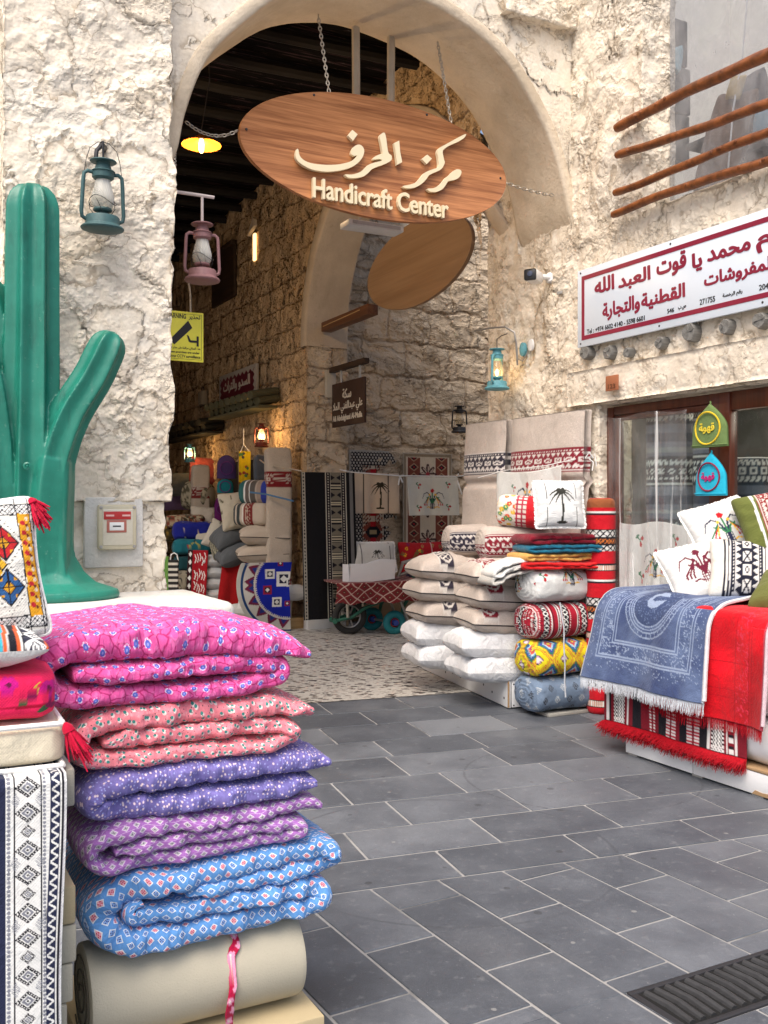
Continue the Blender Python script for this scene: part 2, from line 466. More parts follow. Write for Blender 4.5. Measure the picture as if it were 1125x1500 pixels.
def glass(name, tint=(.9, .95, .95), rough=.03, dust=.12, dustc=(.6, .58, .55), refl=.9, streak=0.0):
    t = NT(name); x, y, z = t.obj(); p = t.vec(x, y, z)
    g = t.n('ShaderNodeBsdfGlossy'); g.inputs['Roughness'].default_value = rough
    tr = t.n('ShaderNodeBsdfTransparent'); tr.inputs[0].default_value = (*tint, 1)
    df = t.n('ShaderNodeBsdfDiffuse'); df.inputs[0].default_value = (*dustc, 1)
    ge = t.n('ShaderNodeNewGeometry'); dt = t.n('ShaderNodeVectorMath', operation='DOT_PRODUCT'); t.t.links.new(ge.outputs['Incoming'], dt.inputs[0]); t.t.links.new(ge.outputs['Normal'], dt.inputs[1])
    fres = (1.0 - X(t, dt.outputs['Value']).abs()).mx(0.0).pw(5.0) * .9 + .035
    m1 = t.n('ShaderNodeMixShader'); m2 = t.n('ShaderNodeMixShader')
    t.con(fres * refl, m1.inputs[0]); t.t.links.new(tr.outputs[0], m1.inputs[1]); t.t.links.new(g.outputs[0], m1.inputs[2])
    t.con(t.ramp(t.noise(t.vec(x * 2, y * 2, z * 1.2), 2.5, 5, .65, .6), .3, .75) * (dust * 1.6) + dust * .3 + (t.ramp(t.noise(t.vec(x * 16, y * 16, z * .7), 1.0, 3, .6, .8), .60, .70) * streak if streak else 0.0), m2.inputs[0])
    t.t.links.new(m1.outputs[0], m2.inputs[1]); t.t.links.new(df.outputs[0], m2.inputs[2])
    t.t.links.new(m2.outputs[0], t.out.inputs[0]); return t.mat
M['glass'] = glass('door_glass', dust=.02)
M['dusty_glass'] = glass('dusty_window_glass', (.92, .93, .95), .05, .22, (.46, .46, .47))
M['lamp_glass'] = glass('frosted_lamp_glass', (.93, .93, .9), .25, .5, (.75, .74, .7))
M['clear_lamp'] = glass('clear_lamp_glass', (.97, .95, .9), .05, .08)
M['film'] = glass('clear_plastic_film', (.97, .97, .97), .06, .035, (.85, .85, .85), .7, .45)
M['mirror'] = plain('roughly_painted_steel', (.4, .4, .4), .4, .8)
def emit(name, col, k):
    t = NT(name); t.bsdf.inputs['Base Color'].default_value = (*col, 1)
    t.bsdf.inputs['Emission Color'].default_value = (*col, 1); t.bsdf.inputs['Emission Strength'].default_value = k; return t.mat
M['bulb'] = emit('lamp_flame', (1, .62, .22), 9)
M['slit'] = emit('lamp_lit_slit', (1, .66, .28), 1.6)
M['white_paint'] = plain('scuffed_white_board', (.78, .79, .80), .45, var=.06)
M['chip'] = plain('bare_chipboard', (.36, .23, .12), .9, var=.3)
M['chain'] = plain('chain_steel', (.42, .38, .32), .45, .85)
M['rope'] = plain('sisal_rope', (.42, .36, .28), .95, var=.25, grain=220, bump=.003)
M['iron'] = plain('black_iron', (.035, .035, .04), .55, .4)
M['rubber'] = plain('old_rubber', (.035, .034, .032), .85, var=.3)
M['teal_paint'] = plain('chipped_teal_paint', (.04, .095, .10), .55, .1, var=.55)
M['blue_paint'] = plain('chipped_sky_blue_paint', (.12, .34, .40), .55, .1, var=.5)
M['pink_paint'] = plain('faded_pink_paint', (.25, .13, .135), .6, .1, var=.4)
M['red_paint'] = plain('dark_red_lamp_paint', (.16, .03, .018), .5, .2)
M['cream'] = plain('cream_letter_acrylic', (.80, .69, .47), .4, var=.03)
M['letter_side'] = plain('letter_edge', (.25, .19, .11), .6)
M['foam'] = plain('beige_foam', (.46, .425, .335), .9, var=.07, grain=240, bump=.0012, spec=.15)
M['foam_tan'] = plain('tan_foam', (.47, .385, .235), .9, var=.07, grain=240, bump=.0012, spec=.15)
M['foam_grey'] = plain('grey_beige_foam', (.36, .34, .29), .9, var=.07, grain=240, bump=.0012, spec=.15)
M['white_cloth'] = cloth('white_cotton', (.80, .80, .78))
M['pillow_white'] = cloth('white_pillow_cotton', (.70, .71, .73), var=.05, wrinkle=2.2)
M['beige_cloth'] = cloth('beige_velour', (.50, .435, .385), plush=True)
M['cream_cloth'] = cloth('cream_linen', (.72, .65, .50))
M['green_metal'] = plain('green_tube', (.03, .14, .09), .5, .2)
M['grey_metal'] = plain('galvanised_tube', (.36, .35, .33), .45, .7)
M['teal_rubber'] = plain('teal_rubber', (.015, .19, .22), .6)
M['blue_hub'] = plain('blue_hub', (.03, .06, .3), .5)
M['red_hub'] = plain('red_rim', (.35, .03, .03), .5)
M['ink'] = plain('dark_print', (.02, .018, .02), .6)
M['maroon'] = plain('maroon_print', (.24, .014, .04), .45)
M['grey_white'] = plain('pale_blue_white_panel', (.70, .77, .85), .35, var=.02)
M['card_white'] = plain('white_carton', (.74, .75, .77), .7, var=.05)
M['black_plastic'] = plain('black_plastic', (.02, .02, .022), .4)
M['white_plastic'] = plain('white_plastic', (.75, .75, .74), .35, var=.05)
M['terracotta'] = plain('terracotta_tile', (.33, .12, .055), .7, var=.2)
M['wrap'] = plain('stretch_wrapped_white', (.74, .75, .76), .3, var=.06)
def cactus_mat():
    t = NT('weathered_green_fibreglass'); x, y, z = t.obj(); p = t.vec(x, y, z)
    a = t.noise(p, 3, 5, .6); b = t.noise(t.vec(x * 5, y * 5, z * 1.2), 3, 5, .65); f = t.noise(p, 40, 4, .7)
    c = t.mix(t.ramp(a, .35, .65), (.010, .150, .105), (.018, .205, .148))
    c = t.mix(t.ramp(b, .52, .74) * .6, c, (.008, .085, .065)); c = t.mix(t.ramp(f, .62, .72) * .45, c, (.14, .30, .24)); c = t.mix(t.ramp(t.noise(t.vec(x * 2.2, y * 2.2, z * .35), 6, 5, .7), .56, .70) * .4, c, (.09, .24, .19))
    return t.fin(c, (b - .5) * .3 + .38, a + f * .3, .003, .45)
M['cactus'] = cactus_mat()

# ------------------------------------------------------------------ quilt prints (node patterns, uv in metres)
def quilt_common(t, c, x, y, z):
    n = t.noise(t.vec(x, y, z), 220, 2); g = (n - .5) * .22 + 1.0
    uu, vv = t.uv(); pk = t.noise(t.vec(uu * 46.0, vv * 13.0), 1.0, 4, .6)
    return t.fin(t.mix(1.0, c, t.vec(g, g, g), 'MULTIPLY'), .85, pk * 1.2 + n * .1, .010, .2, sheen=.1)
def quilt_pink():
    t = NT('pink_floral_cotton'); u, v = t.uv(); x, y, z = t.obj()
    wv = t.noise(t.vec(u, v), 26, 2); wv2 = t.noise(t.vec(u + 3.0, v), 26, 2)
    e = t.vor(t.vec(u + (wv - .5) * .022, v + (wv2 - .5) * .022), 38, 'DISTANCE_TO_EDGE')
    c = t.mix(t.ramp(e, .09, .02), (.66, .090, .315), (.40, .022, .14))
    c = t.mix(t.ramp(t.noise(t.vec(u, v), 55, 2), .52, .62) * .45, c, (.80, .22, .50))
    d, rc, ps = t.vor(t.vec(u + (wv - .5) * .006, v + (wv2 - .5) * .006), 33, rnd=.6)
    on = rc[0] > .22
    c = t.mix((d < .29) * on * (t.noise(t.vec(u, v), 140, 1) > .50), c, (.74, .58, .80))
    c = t.mix((d < .19) * on, c, (.11, .15, .58))
    c = t.mix((d < .07) * on, c, (.30, .32, .74))
    return quilt_common(t, c, x, y, z)
def quilt_salmon():
    t = NT('salmon_leaf_cotton'); u, v = t.uv(); x, y, z = t.obj()
    d, rc, ps = t.vor(t.vec(u, v), 52, rnd=.85)
    d2, rc2, _ = t.vor(t.vec(u * 1.4 + v * .7 + .003, v - u * .5), 50, rnd=.85)
    dw, _, _ = t.vor(t.vec(u - .0022, v + .0028), 52, rnd=.85)
    c = t.mix(t.noise(t.vec(u, v), 90, 2) > .60, (.82, .24, .29), (.84, .32, .36))
    c = t.mix((dw < .24), c, (.84, .70, .66)); c = t.mix(d < .19, c, (.05, .28, .25)); c = t.mix(d2 < .09, c, (.14, .06, .07))
    return quilt_common(t, c, x, y, z)
def quilt_violet():
    t = NT('violet_dotted_cotton'); u, v = t.uv(); x, y, z = t.obj()
    d, rc, _ = t.vor(t.vec(u, v), 84, rnd=1.0); d2, rc2, _ = t.vor(t.vec(u + .37, v + .11), 130, rnd=1.0)
    c = t.mix(t.noise(t.vec(u, v), 60, 2) > .55, (.175, .15, .41), (.20, .17, .46))
    c = t.mix((d2 < .24) * (rc2[0] > .6), c, (.36, .38, .72))
    c = t.mix((d < .22) * (rc[0] > .40), c, (.70, .52, .62)); c = t.mix((d < .10) * (rc[0] > .40), c, (.82, .76, .74))
    return quilt_common(t, c, x, y, z)
def diamonds(t, u, v, pu, pv):
    """diamond metric (0 at a lattice centre, 1 at the cell border) of a half-drop lattice and a random id per diamond"""
    row = (v / pv).fl(); uu = u / pu + (row.mod(2.0)) * .5
    a = (uu.fr() - .5); b = ((v / pv).fr() - .5)
    idn = t.n('ShaderNodeTexWhiteNoise', noise_dimensions='2D'); t.con(t.vec(uu.fl(), row), idn.inputs['Vector'])
    return a, b, X(t, idn.outputs[0])
def quilt_purple():
    t = NT('purple_diamond_cotton'); u, v = t.uv(); x, y, z = t.obj()
    a, b, r = diamonds(t, u, v, .0275, .0180)
    m = a.abs() * 1.55 + b.abs() * 1.25
    c = t.mix((m < .62) * (m > .53), (.33, .135, .42), (.48, .28, .57))
    c = t.mix(m < .50, c, (.70, .66, .70)); c = t.mix((m < .34) * (m > .26), c, (.05, .05, .09))
    c = t.mix((m < .2) * ((a.abs() < .03).mx(b.abs() < .04)), c, (.05, .05, .09))
    c = t.mix((((b * 1.0).abs() > .48)), c, (.62, .50, .68))
    return quilt_common(t, c, x, y, z)
def quilt_blue():
    t = NT('blue_diamond_cotton'); u, v = t.uv(); x, y, z = t.obj()
    a, b, r = diamonds(t, u, v, .0270, .0190)
    m = a.abs() * 1.5 + b.abs() * 1.35
    dark = t.mix(r > .62, (.02, .05, .22), (.50, .05, .09))
    c = t.mix((m < .58), (.115, .30, .64), (.68, .73, .79)); c = t.mix(m < .50, c, t.mix(r > .62, (.24, .40, .74), (.70, .34, .42)))
    k = ((a.abs() - .11).abs() < .05) * ((b.abs() - .11).abs() < .06)
    c = t.mix(k, c, dark); c = t.mix((m < .50) * (m > .43), c, (.80, .80, .80)); c = t.mix(m < .09, c, dark)
    return quilt_common(t, c, x, y, z)
# ------------------------------------------------------------------ walls
class Patches:
    """several displaced grids welded into one mesh"""
    def __init__(s): s.v = []; s.f = []; s.n = 0
    def grid(s, P, flip=False):
        f = gridF(*P.shape[:2]) + s.n
        if flip: f = f[:, ::-1]
        s.v.append(P.reshape(-1, 3)); s.f.append(f); s.n += P.shape[0] * P.shape[1]; return s
    def rect(s, o, a, b, res, flip=False):
        o, a, b = (np.array(t, float) for t in (o, a, b))
        na = max(2, int(np.linalg.norm(a) / res) + 1); nb = max(2, int(np.linalg.norm(b) / res) + 1)
        U, V = np.meshgrid(np.linspace(0, 1, na), np.linspace(0, 1, nb), indexing='ij')
        return s.grid(o + U[..., None] * a + V[..., None] * b, flip)
    def build(s, name, mat, label=None, cat='wall', parent=None, weld=.002, kind=None, warp=None):
        V = np.concatenate(s.v); Fq = np.concatenate(s.f)
        key = np.round(V / weld).astype(np.int64)
        _, first, inv = np.unique(key, axis=0, return_index=True, return_inverse=True)
        inv = inv.ravel(); Fq = inv[Fq]; V = V[first]
        if warp: V = warp(V.copy())
        ok = (Fq[:, 0] != Fq[:, 1]) & (Fq[:, 1] != Fq[:, 2]) & (Fq[:, 2] != Fq[:, 3]) & (Fq[:, 3] != Fq[:, 0])
        o = link(name, mesh_from(V, Fq[ok]), mat, parent)
        if label: tag(o, label, cat)
        if kind: o['kind'] = kind
        return o
def A3(v): return np.array(v, float)
NW, MF, ZT = 4.55, 5.75, 5.85          # wing wall plane, arch front plane, height built
MBK = 6.85                              # back of the arch passage
# wing wall with door and window openings; its far part is the jamb of the archway
WIN_M, WIN_Z, DOOR_M, DOOR_Z, M0 = 4.99, 3.42, 5.43, 2.16, 2.2
def wing():
    p = Patches(); r = .0145; up = lambda h: (0, 0, h)
    q = lambda m0, m1, z0, z1: p.rect(NM(NW, m0, z0), NM(0, m1 - m0), up(z1 - z0), r, flip=True)
    q(DOOR_M, MBK, 0, DOOR_Z)
    q(M0, DOOR_M, DOOR_Z, WIN_Z); q(DOOR_M, MBK, DOOR_Z, WIN_Z)
    q(WIN_M, DOOR_M, WIN_Z, ZT); q(DOOR_M, MBK, WIN_Z, ZT)
    d = NM(.30, 0)
    p.rect(NM(NW, WIN_M, WIN_Z), d, up(ZT - WIN_Z), r); p.rect(NM(NW, M0, WIN_Z), NM(0, WIN_M - M0), d, r, flip=True)
    p.rect(NM(NW, DOOR_M, 0), d, up(DOOR_Z), r); p.rect(NM(NW, M0, DOOR_Z), NM(0, DOOR_M - M0), d, .05)
    p.rect(NM(NW, MBK, 0), NM(.45, 0), up(ZT), .03, flip=True); p.rect(NM(NW + .30, DOOR_M, 0), NM(0, 1.3), up(2.7), .06, flip=True)
    return p.build('side_wall', M['wall_wing'], 'cream flaking plaster side wall with the shop door and railed upper window')
side_wall = wing()
# pier (two stages: the lower stage is set back a little)
def pier():
    p = Patches(); r = .0125
    def block(n0, n1, m, z0, z1):
        p.rect(NM(n0, m, z0), NM(n1 - n0, 0), (0, 0, z1 - z0), r); p.rect(NM(n1, m, z0), NM(0, MBK - m), (0, 0, z1 - z0), .02)
        p.rect(NM(n0, m, z0), NM(0, .75), (0, 0, z1 - z0), .02, flip=True)
    block(.60, 1.525, 5.60, 1.47, ZT); block(.60, 1.49, 5.635, 0, 1.47)
    p.rect(NM(.60, 5.60, 1.47), NM(.925, 0), NM(0, .035), r, flip=True)
    p.rect(NM(1.49, 5.635, 1.47), NM(.035, 0), NM(0, 1.2), r, flip=True)
    def warp(V):
        n = V[:, 0] * D2.x + V[:, 1] * D2.y; z = V[:, 2]
        d = (.020 * fbm(z * 3.3, z * 0 + 2.0, 0, 3, 5) + .010 * vnoise(z * 17, z * 0, 0, 8)) * np.exp(-np.abs(n - 1.51) / .11)
        V[:, 0] += D2.x * d; V[:, 1] += D2.y * d; return V
    return p.build('stone_pier', M['wall_front'], 'white flaking plaster pier behind the green cactus, carrying the teal lantern', warp=warp)
pr_ = pier()
b = MB(); b.prism([(.66, 5.72), (1.44, 5.72), (1.44, 6.8), (.66, 6.8)], D2, D1, (0, 0, ZT), (0, 0, 0)); b.build('core', M['wall_inner'], pr_, smooth=False)  # solid core out of sight, added to stop daylight leaking through seams
p = Patches(); p.rect(NM(-3.2, 6.30, 0), NM(3.9, 0), (0, 0, ZT), .02); p.build('recessed_wall', M['wall_front'], 'shaded rough wall set back beside the white pier at the picture edge')
# arch front
CN, ZS, RA = 3.055, 3.45, 1.455
def arch_front():
    p = Patches(); n0, n1 = 1.50, NW + .02
    na, nr = 420, 120
    ph = np.linspace(0, math.pi, na); c, s_ = np.cos(ph), np.sin(ph)
    with np.errstate(divide='ignore'):
        tx = np.where(c > 1e-6, (n1 - CN) / np.maximum(c, 1e-6), np.where(c < -1e-6, (n0 - CN) / np.minimum(c, -1e-6), 1e9))
        tz = np.where(s_ > 1e-6, (ZT - ZS) / np.maximum(s_, 1e-6), 1e9)
    ro = np.minimum(tx, tz); ri = np.minimum(RA + .015, ro - .002)
    t = np.linspace(0, 1, nr)[None, :]
    r = ri[:, None] * (1 - t) + ro[:, None] * t
    n = CN + r * c[:, None]; z = ZS + r * s_[:, None]
    P = n[..., None] * A3(D2) + MF * A3(D1) + z[..., None] * A3((0, 0, 1))
    p.grid(P, flip=False)
    P2 = P + A3(D1) * .62; p.grid(P2[::6, ::6], flip=True)
    return p.build('arch_wall', M['wall_front'], 'white flaking plaster wall over the big round arch')
aw = arch_front()
def arch_ring(name, rad, n_c, z_s, plane_m, depth, band, proud, mat, parent, along, across, base, na=160, sink=False):
    """smooth rendered reveal with a narrow face band; along = direction of the span, across = into the wall"""
    ph = np.linspace(-.02, math.pi + .02, na)
    prof = [(band, .03), (band, -proud + .006), (band - .012, -proud), (.012, -proud), (0, -proud + .012)] + [(-.0008 * math.sin(i * .5), x) for i, x in enumerate(np.linspace(0.01, depth, 40))] + [(.06, depth + .01)]
    P = np.zeros((na, len(prof), 3))
    for j, (dr, dm) in enumerate(prof):
        for i, a in enumerate(ph):
            wob = .009 * math.sin(a * 7 + 1) + .004 * math.sin(a * 15 + j * .05) + .006 * math.sin(j * .09 + a * 2)
            rr = rad + dr + wob + .07 * max(0, 1 - max(min(a, math.pi - a), 0) / .16) ** 2 * (0 if sink else 1)
            k_ = max(0, 1 - max(a, 0) / .6) ** 2 if sink else 0.0
            rr += .30 * k_; dm = prof[j][1] + .24 * k_
            P[i, j] = A3(base) + A3(along) * (rr * math.cos(a)) + A3((0, 0, 1)) * (rr * math.sin(a)) + A3(across) * dm
    o = link(name, grid_mesh(P), mat, parent); return o
arch_ring('arch_reveal', RA, CN, ZS, MF, .62, .085, .02, M['ring'], aw, D2, D1, NM(CN, MF, ZS))
# alley wall (continuing the jamb plane) with the side arch opening, then beyond it the shop wall
NA, MP, MA1 = 4.45, 10.5, 24.0
ZC = 5.65
def alley():
    p = Patches(); r = .024
    CMm, RB, ZB = (MBK + MP) / 2, (MP - MBK) / 2, 3.35
    na, nr = 220, 60
    ph = np.linspace(0, math.pi, na); c, s_ = np.cos(ph), np.sin(ph)
    tx = np.where(np.abs(c) > 1e-6, (RB + .03) / np.maximum(np.abs(c), 1e-6), 1e9); tz = np.where(s_ > 1e-6, (ZC - ZB) / np.maximum(s_, 1e-6), 1e9)
    ro = np.minimum(tx, tz); ri = np.minimum(RB + .01, ro - .002); t = np.linspace(0, 1, nr)[None, :]
    rr = ri[:, None] * (1 - t) + ro[:, None] * t
    m = CMm + rr * c[:, None]; z = ZB + rr * s_[:, None]
    P = NA * A3(D2) + m[..., None] * A3(D1) + z[..., None] * A3((0, 0, 1)); p.grid(P, flip=False)
    p.rect(NM(NA, MP, 0), NM(0, MA1 - MP), (0, 0, ZB), r, flip=True)
    p.rect(NM(NA, MP + .03, ZB), NM(0, MA1 - MP - .03), (0, 0, ZC - ZB), r, flip=True)
    o = p.build('alley_wall', M['wall_inner'], 'brown rubble alley wall running back behind the stacked shop goods')
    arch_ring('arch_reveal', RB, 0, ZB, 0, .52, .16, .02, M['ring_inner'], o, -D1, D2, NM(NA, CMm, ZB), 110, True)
    b = MB(); b.prism([(NA + .10, MP + .10), (NA + .46, MP + .10), (NA + .46, MA1), (NA + .10, MA1)], D2, D1, (0, 0, ZC), (0, 0, 0)); b.prism([(NA + .12, MBK - .3), (NA + .42, MBK - .3), (NA + .42, MP + .1), (NA + .12, MP + .1)], D2, D1, (0, 0, ZC - 5.30), (0, 0, 5.30)); b.build('core', M['wall_inner'], o, smooth=False)  # unseen cores added behind the wall to block stray sky light
    q = Patches(); q.rect(NM(NA, MP, 0), NM(.54, 0), (0, 0, ZB), r); q.rect(NM(NA + .54, MP, 0), NM(0, .4), (0, 0, ZB), r)
    q.build('corner_pillar', M['wall_branch'], 'stone corner pillar where the side arch springs, black carpet hung on it')
alley()
NB = 10.0
p = Patches(); p.rect(NM(4.9, 10.86, 0), NM(NB - 4.9, 0), (0, 0, ZC), .022)
p.build('back_wall', M['wall_branch'], 'grey brown rubble back wall with two patterned carpets hung on it')
p = Patches(); p.rect(NM(NB, 6.8, 0), NM(0, 4.1), (0, 0, 3.2), .08, flip=True); p.rect(NM(5.0, MBK, 0), NM(5.0, 0), (0, 0, ZC), .08, flip=True)
p.build('side_alley_wall', M['wall_branch'], 'shaded rubble wall enclosing the side alley beyond the jamb')
p = Patches(); p.rect(NM(1.52, 6.7, 0), NM(0, .7), (0, 0, ZC), .1); p.rect(NM(1.52, 7.4, 4.2), NM(0, 4.8), (0, 0, ZC - 4.2), .1); p.rect(NM(1.52, 12.2, 0), NM(0, MA1 - 12.2), (0, 0, ZC), .1); p.rect(NM(-4.5, 6.4, 0), NM(0, 6.0), (0, 0, 4.5), .1); p.rect(NM(-4.5, 12.2, 0), NM(6.0, 0), (0, 0, 4.5), .1); p.rect(NM(1.5, MA1, 0), NM(3.0, 0), (0, 0, ZC), .1)  # middle gap, out of view, shaped to let daylight into the alley
p.build('alley_end_wall', M['wall_inner'], 'dark rubble wall along the hidden side and end of the alley')
def roof():
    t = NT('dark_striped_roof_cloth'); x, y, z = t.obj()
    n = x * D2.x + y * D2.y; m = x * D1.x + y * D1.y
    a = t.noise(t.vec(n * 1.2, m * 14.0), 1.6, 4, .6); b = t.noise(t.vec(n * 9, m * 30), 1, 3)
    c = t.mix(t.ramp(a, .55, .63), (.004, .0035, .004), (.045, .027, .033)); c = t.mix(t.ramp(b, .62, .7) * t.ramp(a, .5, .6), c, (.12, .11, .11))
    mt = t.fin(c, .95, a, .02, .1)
    mb = MB()
    def slab(n0, n1, m0, m1, z): mb.prism([(n0, m0), (n1, m0), (n1, m1), (n0, m1)], D2, D1, (0, 0, .12), (0, 0, z))
    slab(1.40, NA + .5, MBK - .25, MA1 + .1, ZC); slab(NA + .5, 5.75, MBK - .25, 11.2, ZC)  # side alley roof ends short, unseen, to let sky light down
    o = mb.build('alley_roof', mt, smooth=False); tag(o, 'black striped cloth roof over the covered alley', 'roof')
    k = 0
    for m in np.arange(7.3, 17.5, .62):
        b = MB(); b.tube([NM(1.5, m, ZC - .09), NM(3.0, m + .03, ZC - .11), NM(NA + .02, m - .02, ZC - .09)], .055, 8); b.build('roof_beam', plain('black_beam', (.008, .006, .005), .9), o); k += 1
roof()
# worn plaster ledge high beside the arch
p = Patches(); a_, b_ = onM(742, 4, 5.66), onM(866, 30, 5.66); L_ = (b_ - a_).dot(D2)
p.rect(a_ + Vector((0, 0, -.05)), D2 * L_, (0, 0, .30), .02); p.rect(a_ + Vector((0, 0, -.05)), D2 * L_, D1 * .12, .02, flip=True)
p.build('plaster_ledge', M['wall_front'], parent=aw)
# lintel shelf over the shop door
def lintel():
    p = Patches(); z0, z1 = DOOR_Z + .015, 2.42
    n0 = NW - .038; m0, m1 = M0, 5.74
    p.rect(NM(n0, m0, z0), NM(0, m1 - m0), (0, 0, z1 - z0), .025, flip=True)
    p.rect(NM(n0, m0, z0), NM(.09, 0), NM(0, m1 - m0), .025); p.rect(NM(n0, m0, z1), NM(.12, 0), NM(0, m1 - m0), .025, flip=True)
    p.rect(NM(n0, m1, z0), NM(.12, 0), (0, 0, z1 - z0), .025)
    o = p.build('door_lintel', M['lintel'], parent=side_wall)
lintel()
# rooms behind the door and window
def rooms():
    mb = MB()
    def wallbox(m0, m1, n0, n1, z0, z1, top=True):
        e = .06
        mb.prism([(n1, m0), (n1 + e, m0), (n1 + e, m1), (n1, m1)], D2, D1, (0, 0, z1 - z0), (0, 0, z0))
        mb.prism([(n0, m1), (n1, m1), (n1, m1 + e), (n0, m1 + e)], D2, D1, (0, 0, z1 - z0), (0, 0, z0))
        mb.prism([(n0, m0 - e), (n1, m0 - e), (n1, m0), (n0, m0)], D2, D1, (0, 0, z1 - z0), (0, 0, z0))
        if top: mb.prism([(n0, m0), (n1, m0), (n1, m1), (n0, m1)], D2, D1, (0, 0, e), (0, 0, z1))
        mb.prism([(n0, m0), (n1, m0), (n1, m1), (n0, m1)], D2, D1, (0, 0, -.04), (0, 0, z0))
    wallbox(1.6, 6.6, NW + .46, 7.0, .06, 2.6)
    o = mb.build('shop_room', plain('dim_shop_plaster', (.20, .19, .175), .9, var=.2), smooth=False); o['kind'] = 'structure'; mb = MB()  # darker copy of the room plaster, shade put into its colour
    wallbox(1.6, 6.7, NW + .32, 7.2, 3.40, 6.6, False)  # ceiling left off out of view so sky light brightens the room
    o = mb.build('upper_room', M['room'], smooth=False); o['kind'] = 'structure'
rooms()

# ------------------------------------------------------------------ ground
def ground():
    t = NT('mortar_and_ground'); x, y, z = t.obj(); n = t.noise(t.vec(x, y), 30, 4)
    n2 = t.noise(t.vec(x, y), 2.2, 4); mt = t.fin(t.mix(t.ramp(n2, .52, .68) * .75, t.mix(n, (.26, .255, .25), (.36, .355, .345)), (.10, .10, .10)), .95, n, .003, .1)
    me = mesh_from([(-200, -200, 0), (200, -200, 0), (200, 200, 0), (-200, 200, 0)], [(0, 1, 2, 3)])
    tag(link('ground', me, mt), kind='structure')
    # paving slabs: every slab a bevelled quad 4 mm proud of the joints
    t = NT('slate_grey_paving'); x, y, z = t.obj(); p = t.vec(x, y, z)
    a = t.noise(p, 3.0, 5, .62); b = t.noise(p, 22, 4, .6); f = t.noise(p, 240, 3, .75); sp = t.ramp(t.noise(p, 95, 3, .6), .66, .74)
    tn = t.attrf('tone')
    c = t.mix(t.ramp(a * .75 + tn * .42, .28, .92), (.062, .070, .085), (.155, .168, .190))
    c = t.mix(t.ramp(b, .56, .75) * .30, c, (.23, .24, .25)); c = t.mix(t.ramp(t.noise(t.vec(x * 3, y * 14), 3.0, 5, .7), .60, .72) * .35, c, (.055, .06, .068)); c = t.mix(sp * .4, c, (.30, .31, .32))
    ar = t.ramp((((x - .25) * (x - .25) + (y - 4.05) * (y - 4.05)).m('SQRT') - .72).abs() + (b - .5) * .012, .010, .003) * t.ramp(a, .42, .55)
    ar2 = t.ramp((((x - 1.05) * (x - 1.05) + (y - 5.2) * (y - 5.2)).m('SQRT') - .62).abs() + (b - .5) * .010, .010, .003) * t.ramp(b, .40, .5)
    c = t.mix(ar.mx(ar2) * .45, c, (.045, .05, .058))
    gd, gr, _ = t.vor(t.vec(x + (b - .5) * .02, y + (a - .5) * .02), 3.4, rnd=1.0); c = t.mix((gd < (gr[1] * .05 + .015)) * (gr[0] > .45) * .55, c, (.035, .036, .04)); c = t.mix((gd < .03) * (gr[0] < .14) * .5, c, (.30, .30, .29))
    c = t.mix(t.ramp(t.noise(t.vec(x, y), .9, 4, .6), .50, .72) * .30, c, (.19, .195, .205))
    f2 = t.noise(p, 75, 4, .75); g = (f - .5) * .6 + (f2 - .5) * .65 + 1.0
    mt = t.fin(t.mix(1.0, c, t.vec(g, g, g), 'MULTIPLY'), (a - .5) * .35 + (f2 - .5) * .3 + .55, f * .5 + b * .6 + a, .0022, .35)
    V = []; Fs = []; tone = []
    def slab(poly, tn, lift):
        c = sum((Vector(q) for q in poly), Vector((0, 0))) / len(poly); k = len(poly)
        b0 = len(V)
        for q in poly: V.append((q[0], q[1], .001))
        for q in poly:
            q2 = Vector(q) + (c - Vector(q)).normalized() * .004; V.append((q2.x, q2.y, .004 + lift))
        Fs.append(tuple(b0 + k + i for i in range(k)))
        for i in range(k): Fs.append((b0 + i, b0 + (i + 1) % k, b0 + k + (i + 1) % k, b0 + k + i))
        tone.extend([tn] * (2 * k))
    def clip(poly, a, b, cc):        # keep a*x + b*y >= cc
        out = []
        for i in range(len(poly)):
            p_, q_ = poly[i], poly[(i + 1) % len(poly)]
            dp, dq = a * p_[0] + b * p_[1] - cc, a * q_[0] + b * q_[1] - cc
            if dp >= 0: out.append(p_)
            if dp * dq < 0:
                s_ = dp / (dp - dq); out.append((p_[0] + (q_[0] - p_[0]) * s_, p_[1] + (q_[1] - p_[1]) * s_))
        return out
    yu = R(19.3); cu, su = math.cos(yu), math.sin(yu)
    def U(c_, r_): return (c_ * cu - r_ * su, c_ * su + r_ * cu)
    def row_of(px, py): q = onZ(px, py); return -q.x * su + q.y * cu
    rows = [row_of(460, yy) for yy in (1030.6, 1049, 1069, 1094, 1119, 1150.6, 1186, 1226, 1270, 1315)]
    ph = [1.889, 2.082, 1.684, 1.907, 1.856, 1.413, 1.577, 1.252, 1.55]
    tones = {(0, -1): .1, (0, 0): .2, (1, -1): .0, (1, 0): .15, (2, 1): .95, (3, 0): .15, (4, -1): .0}
    j = .0055; j2 = .0085
    for k in range(9):
        r1, r0 = rows[k], rows[k + 1]
        for i in range(-9, 14):
            c0 = ph[k] + i * .605
            slab([U(c0 + j, r0 + j2), U(c0 + .605 - j, r0 + j2), U(c0 + .605 - j, r1 - j2), U(c0 + j, r1 - j2)], tones.get((k, i), random.uniform(.1, .8)), random.uniform(0, .0012))
    edge = rows[9]
    yl = R(29.7); cl, sl_ = math.cos(yl), math.sin(yl)
    def L(n_, m_): return (n_ * cl - m_ * sl_, n_ * sl_ + m_ * cl)
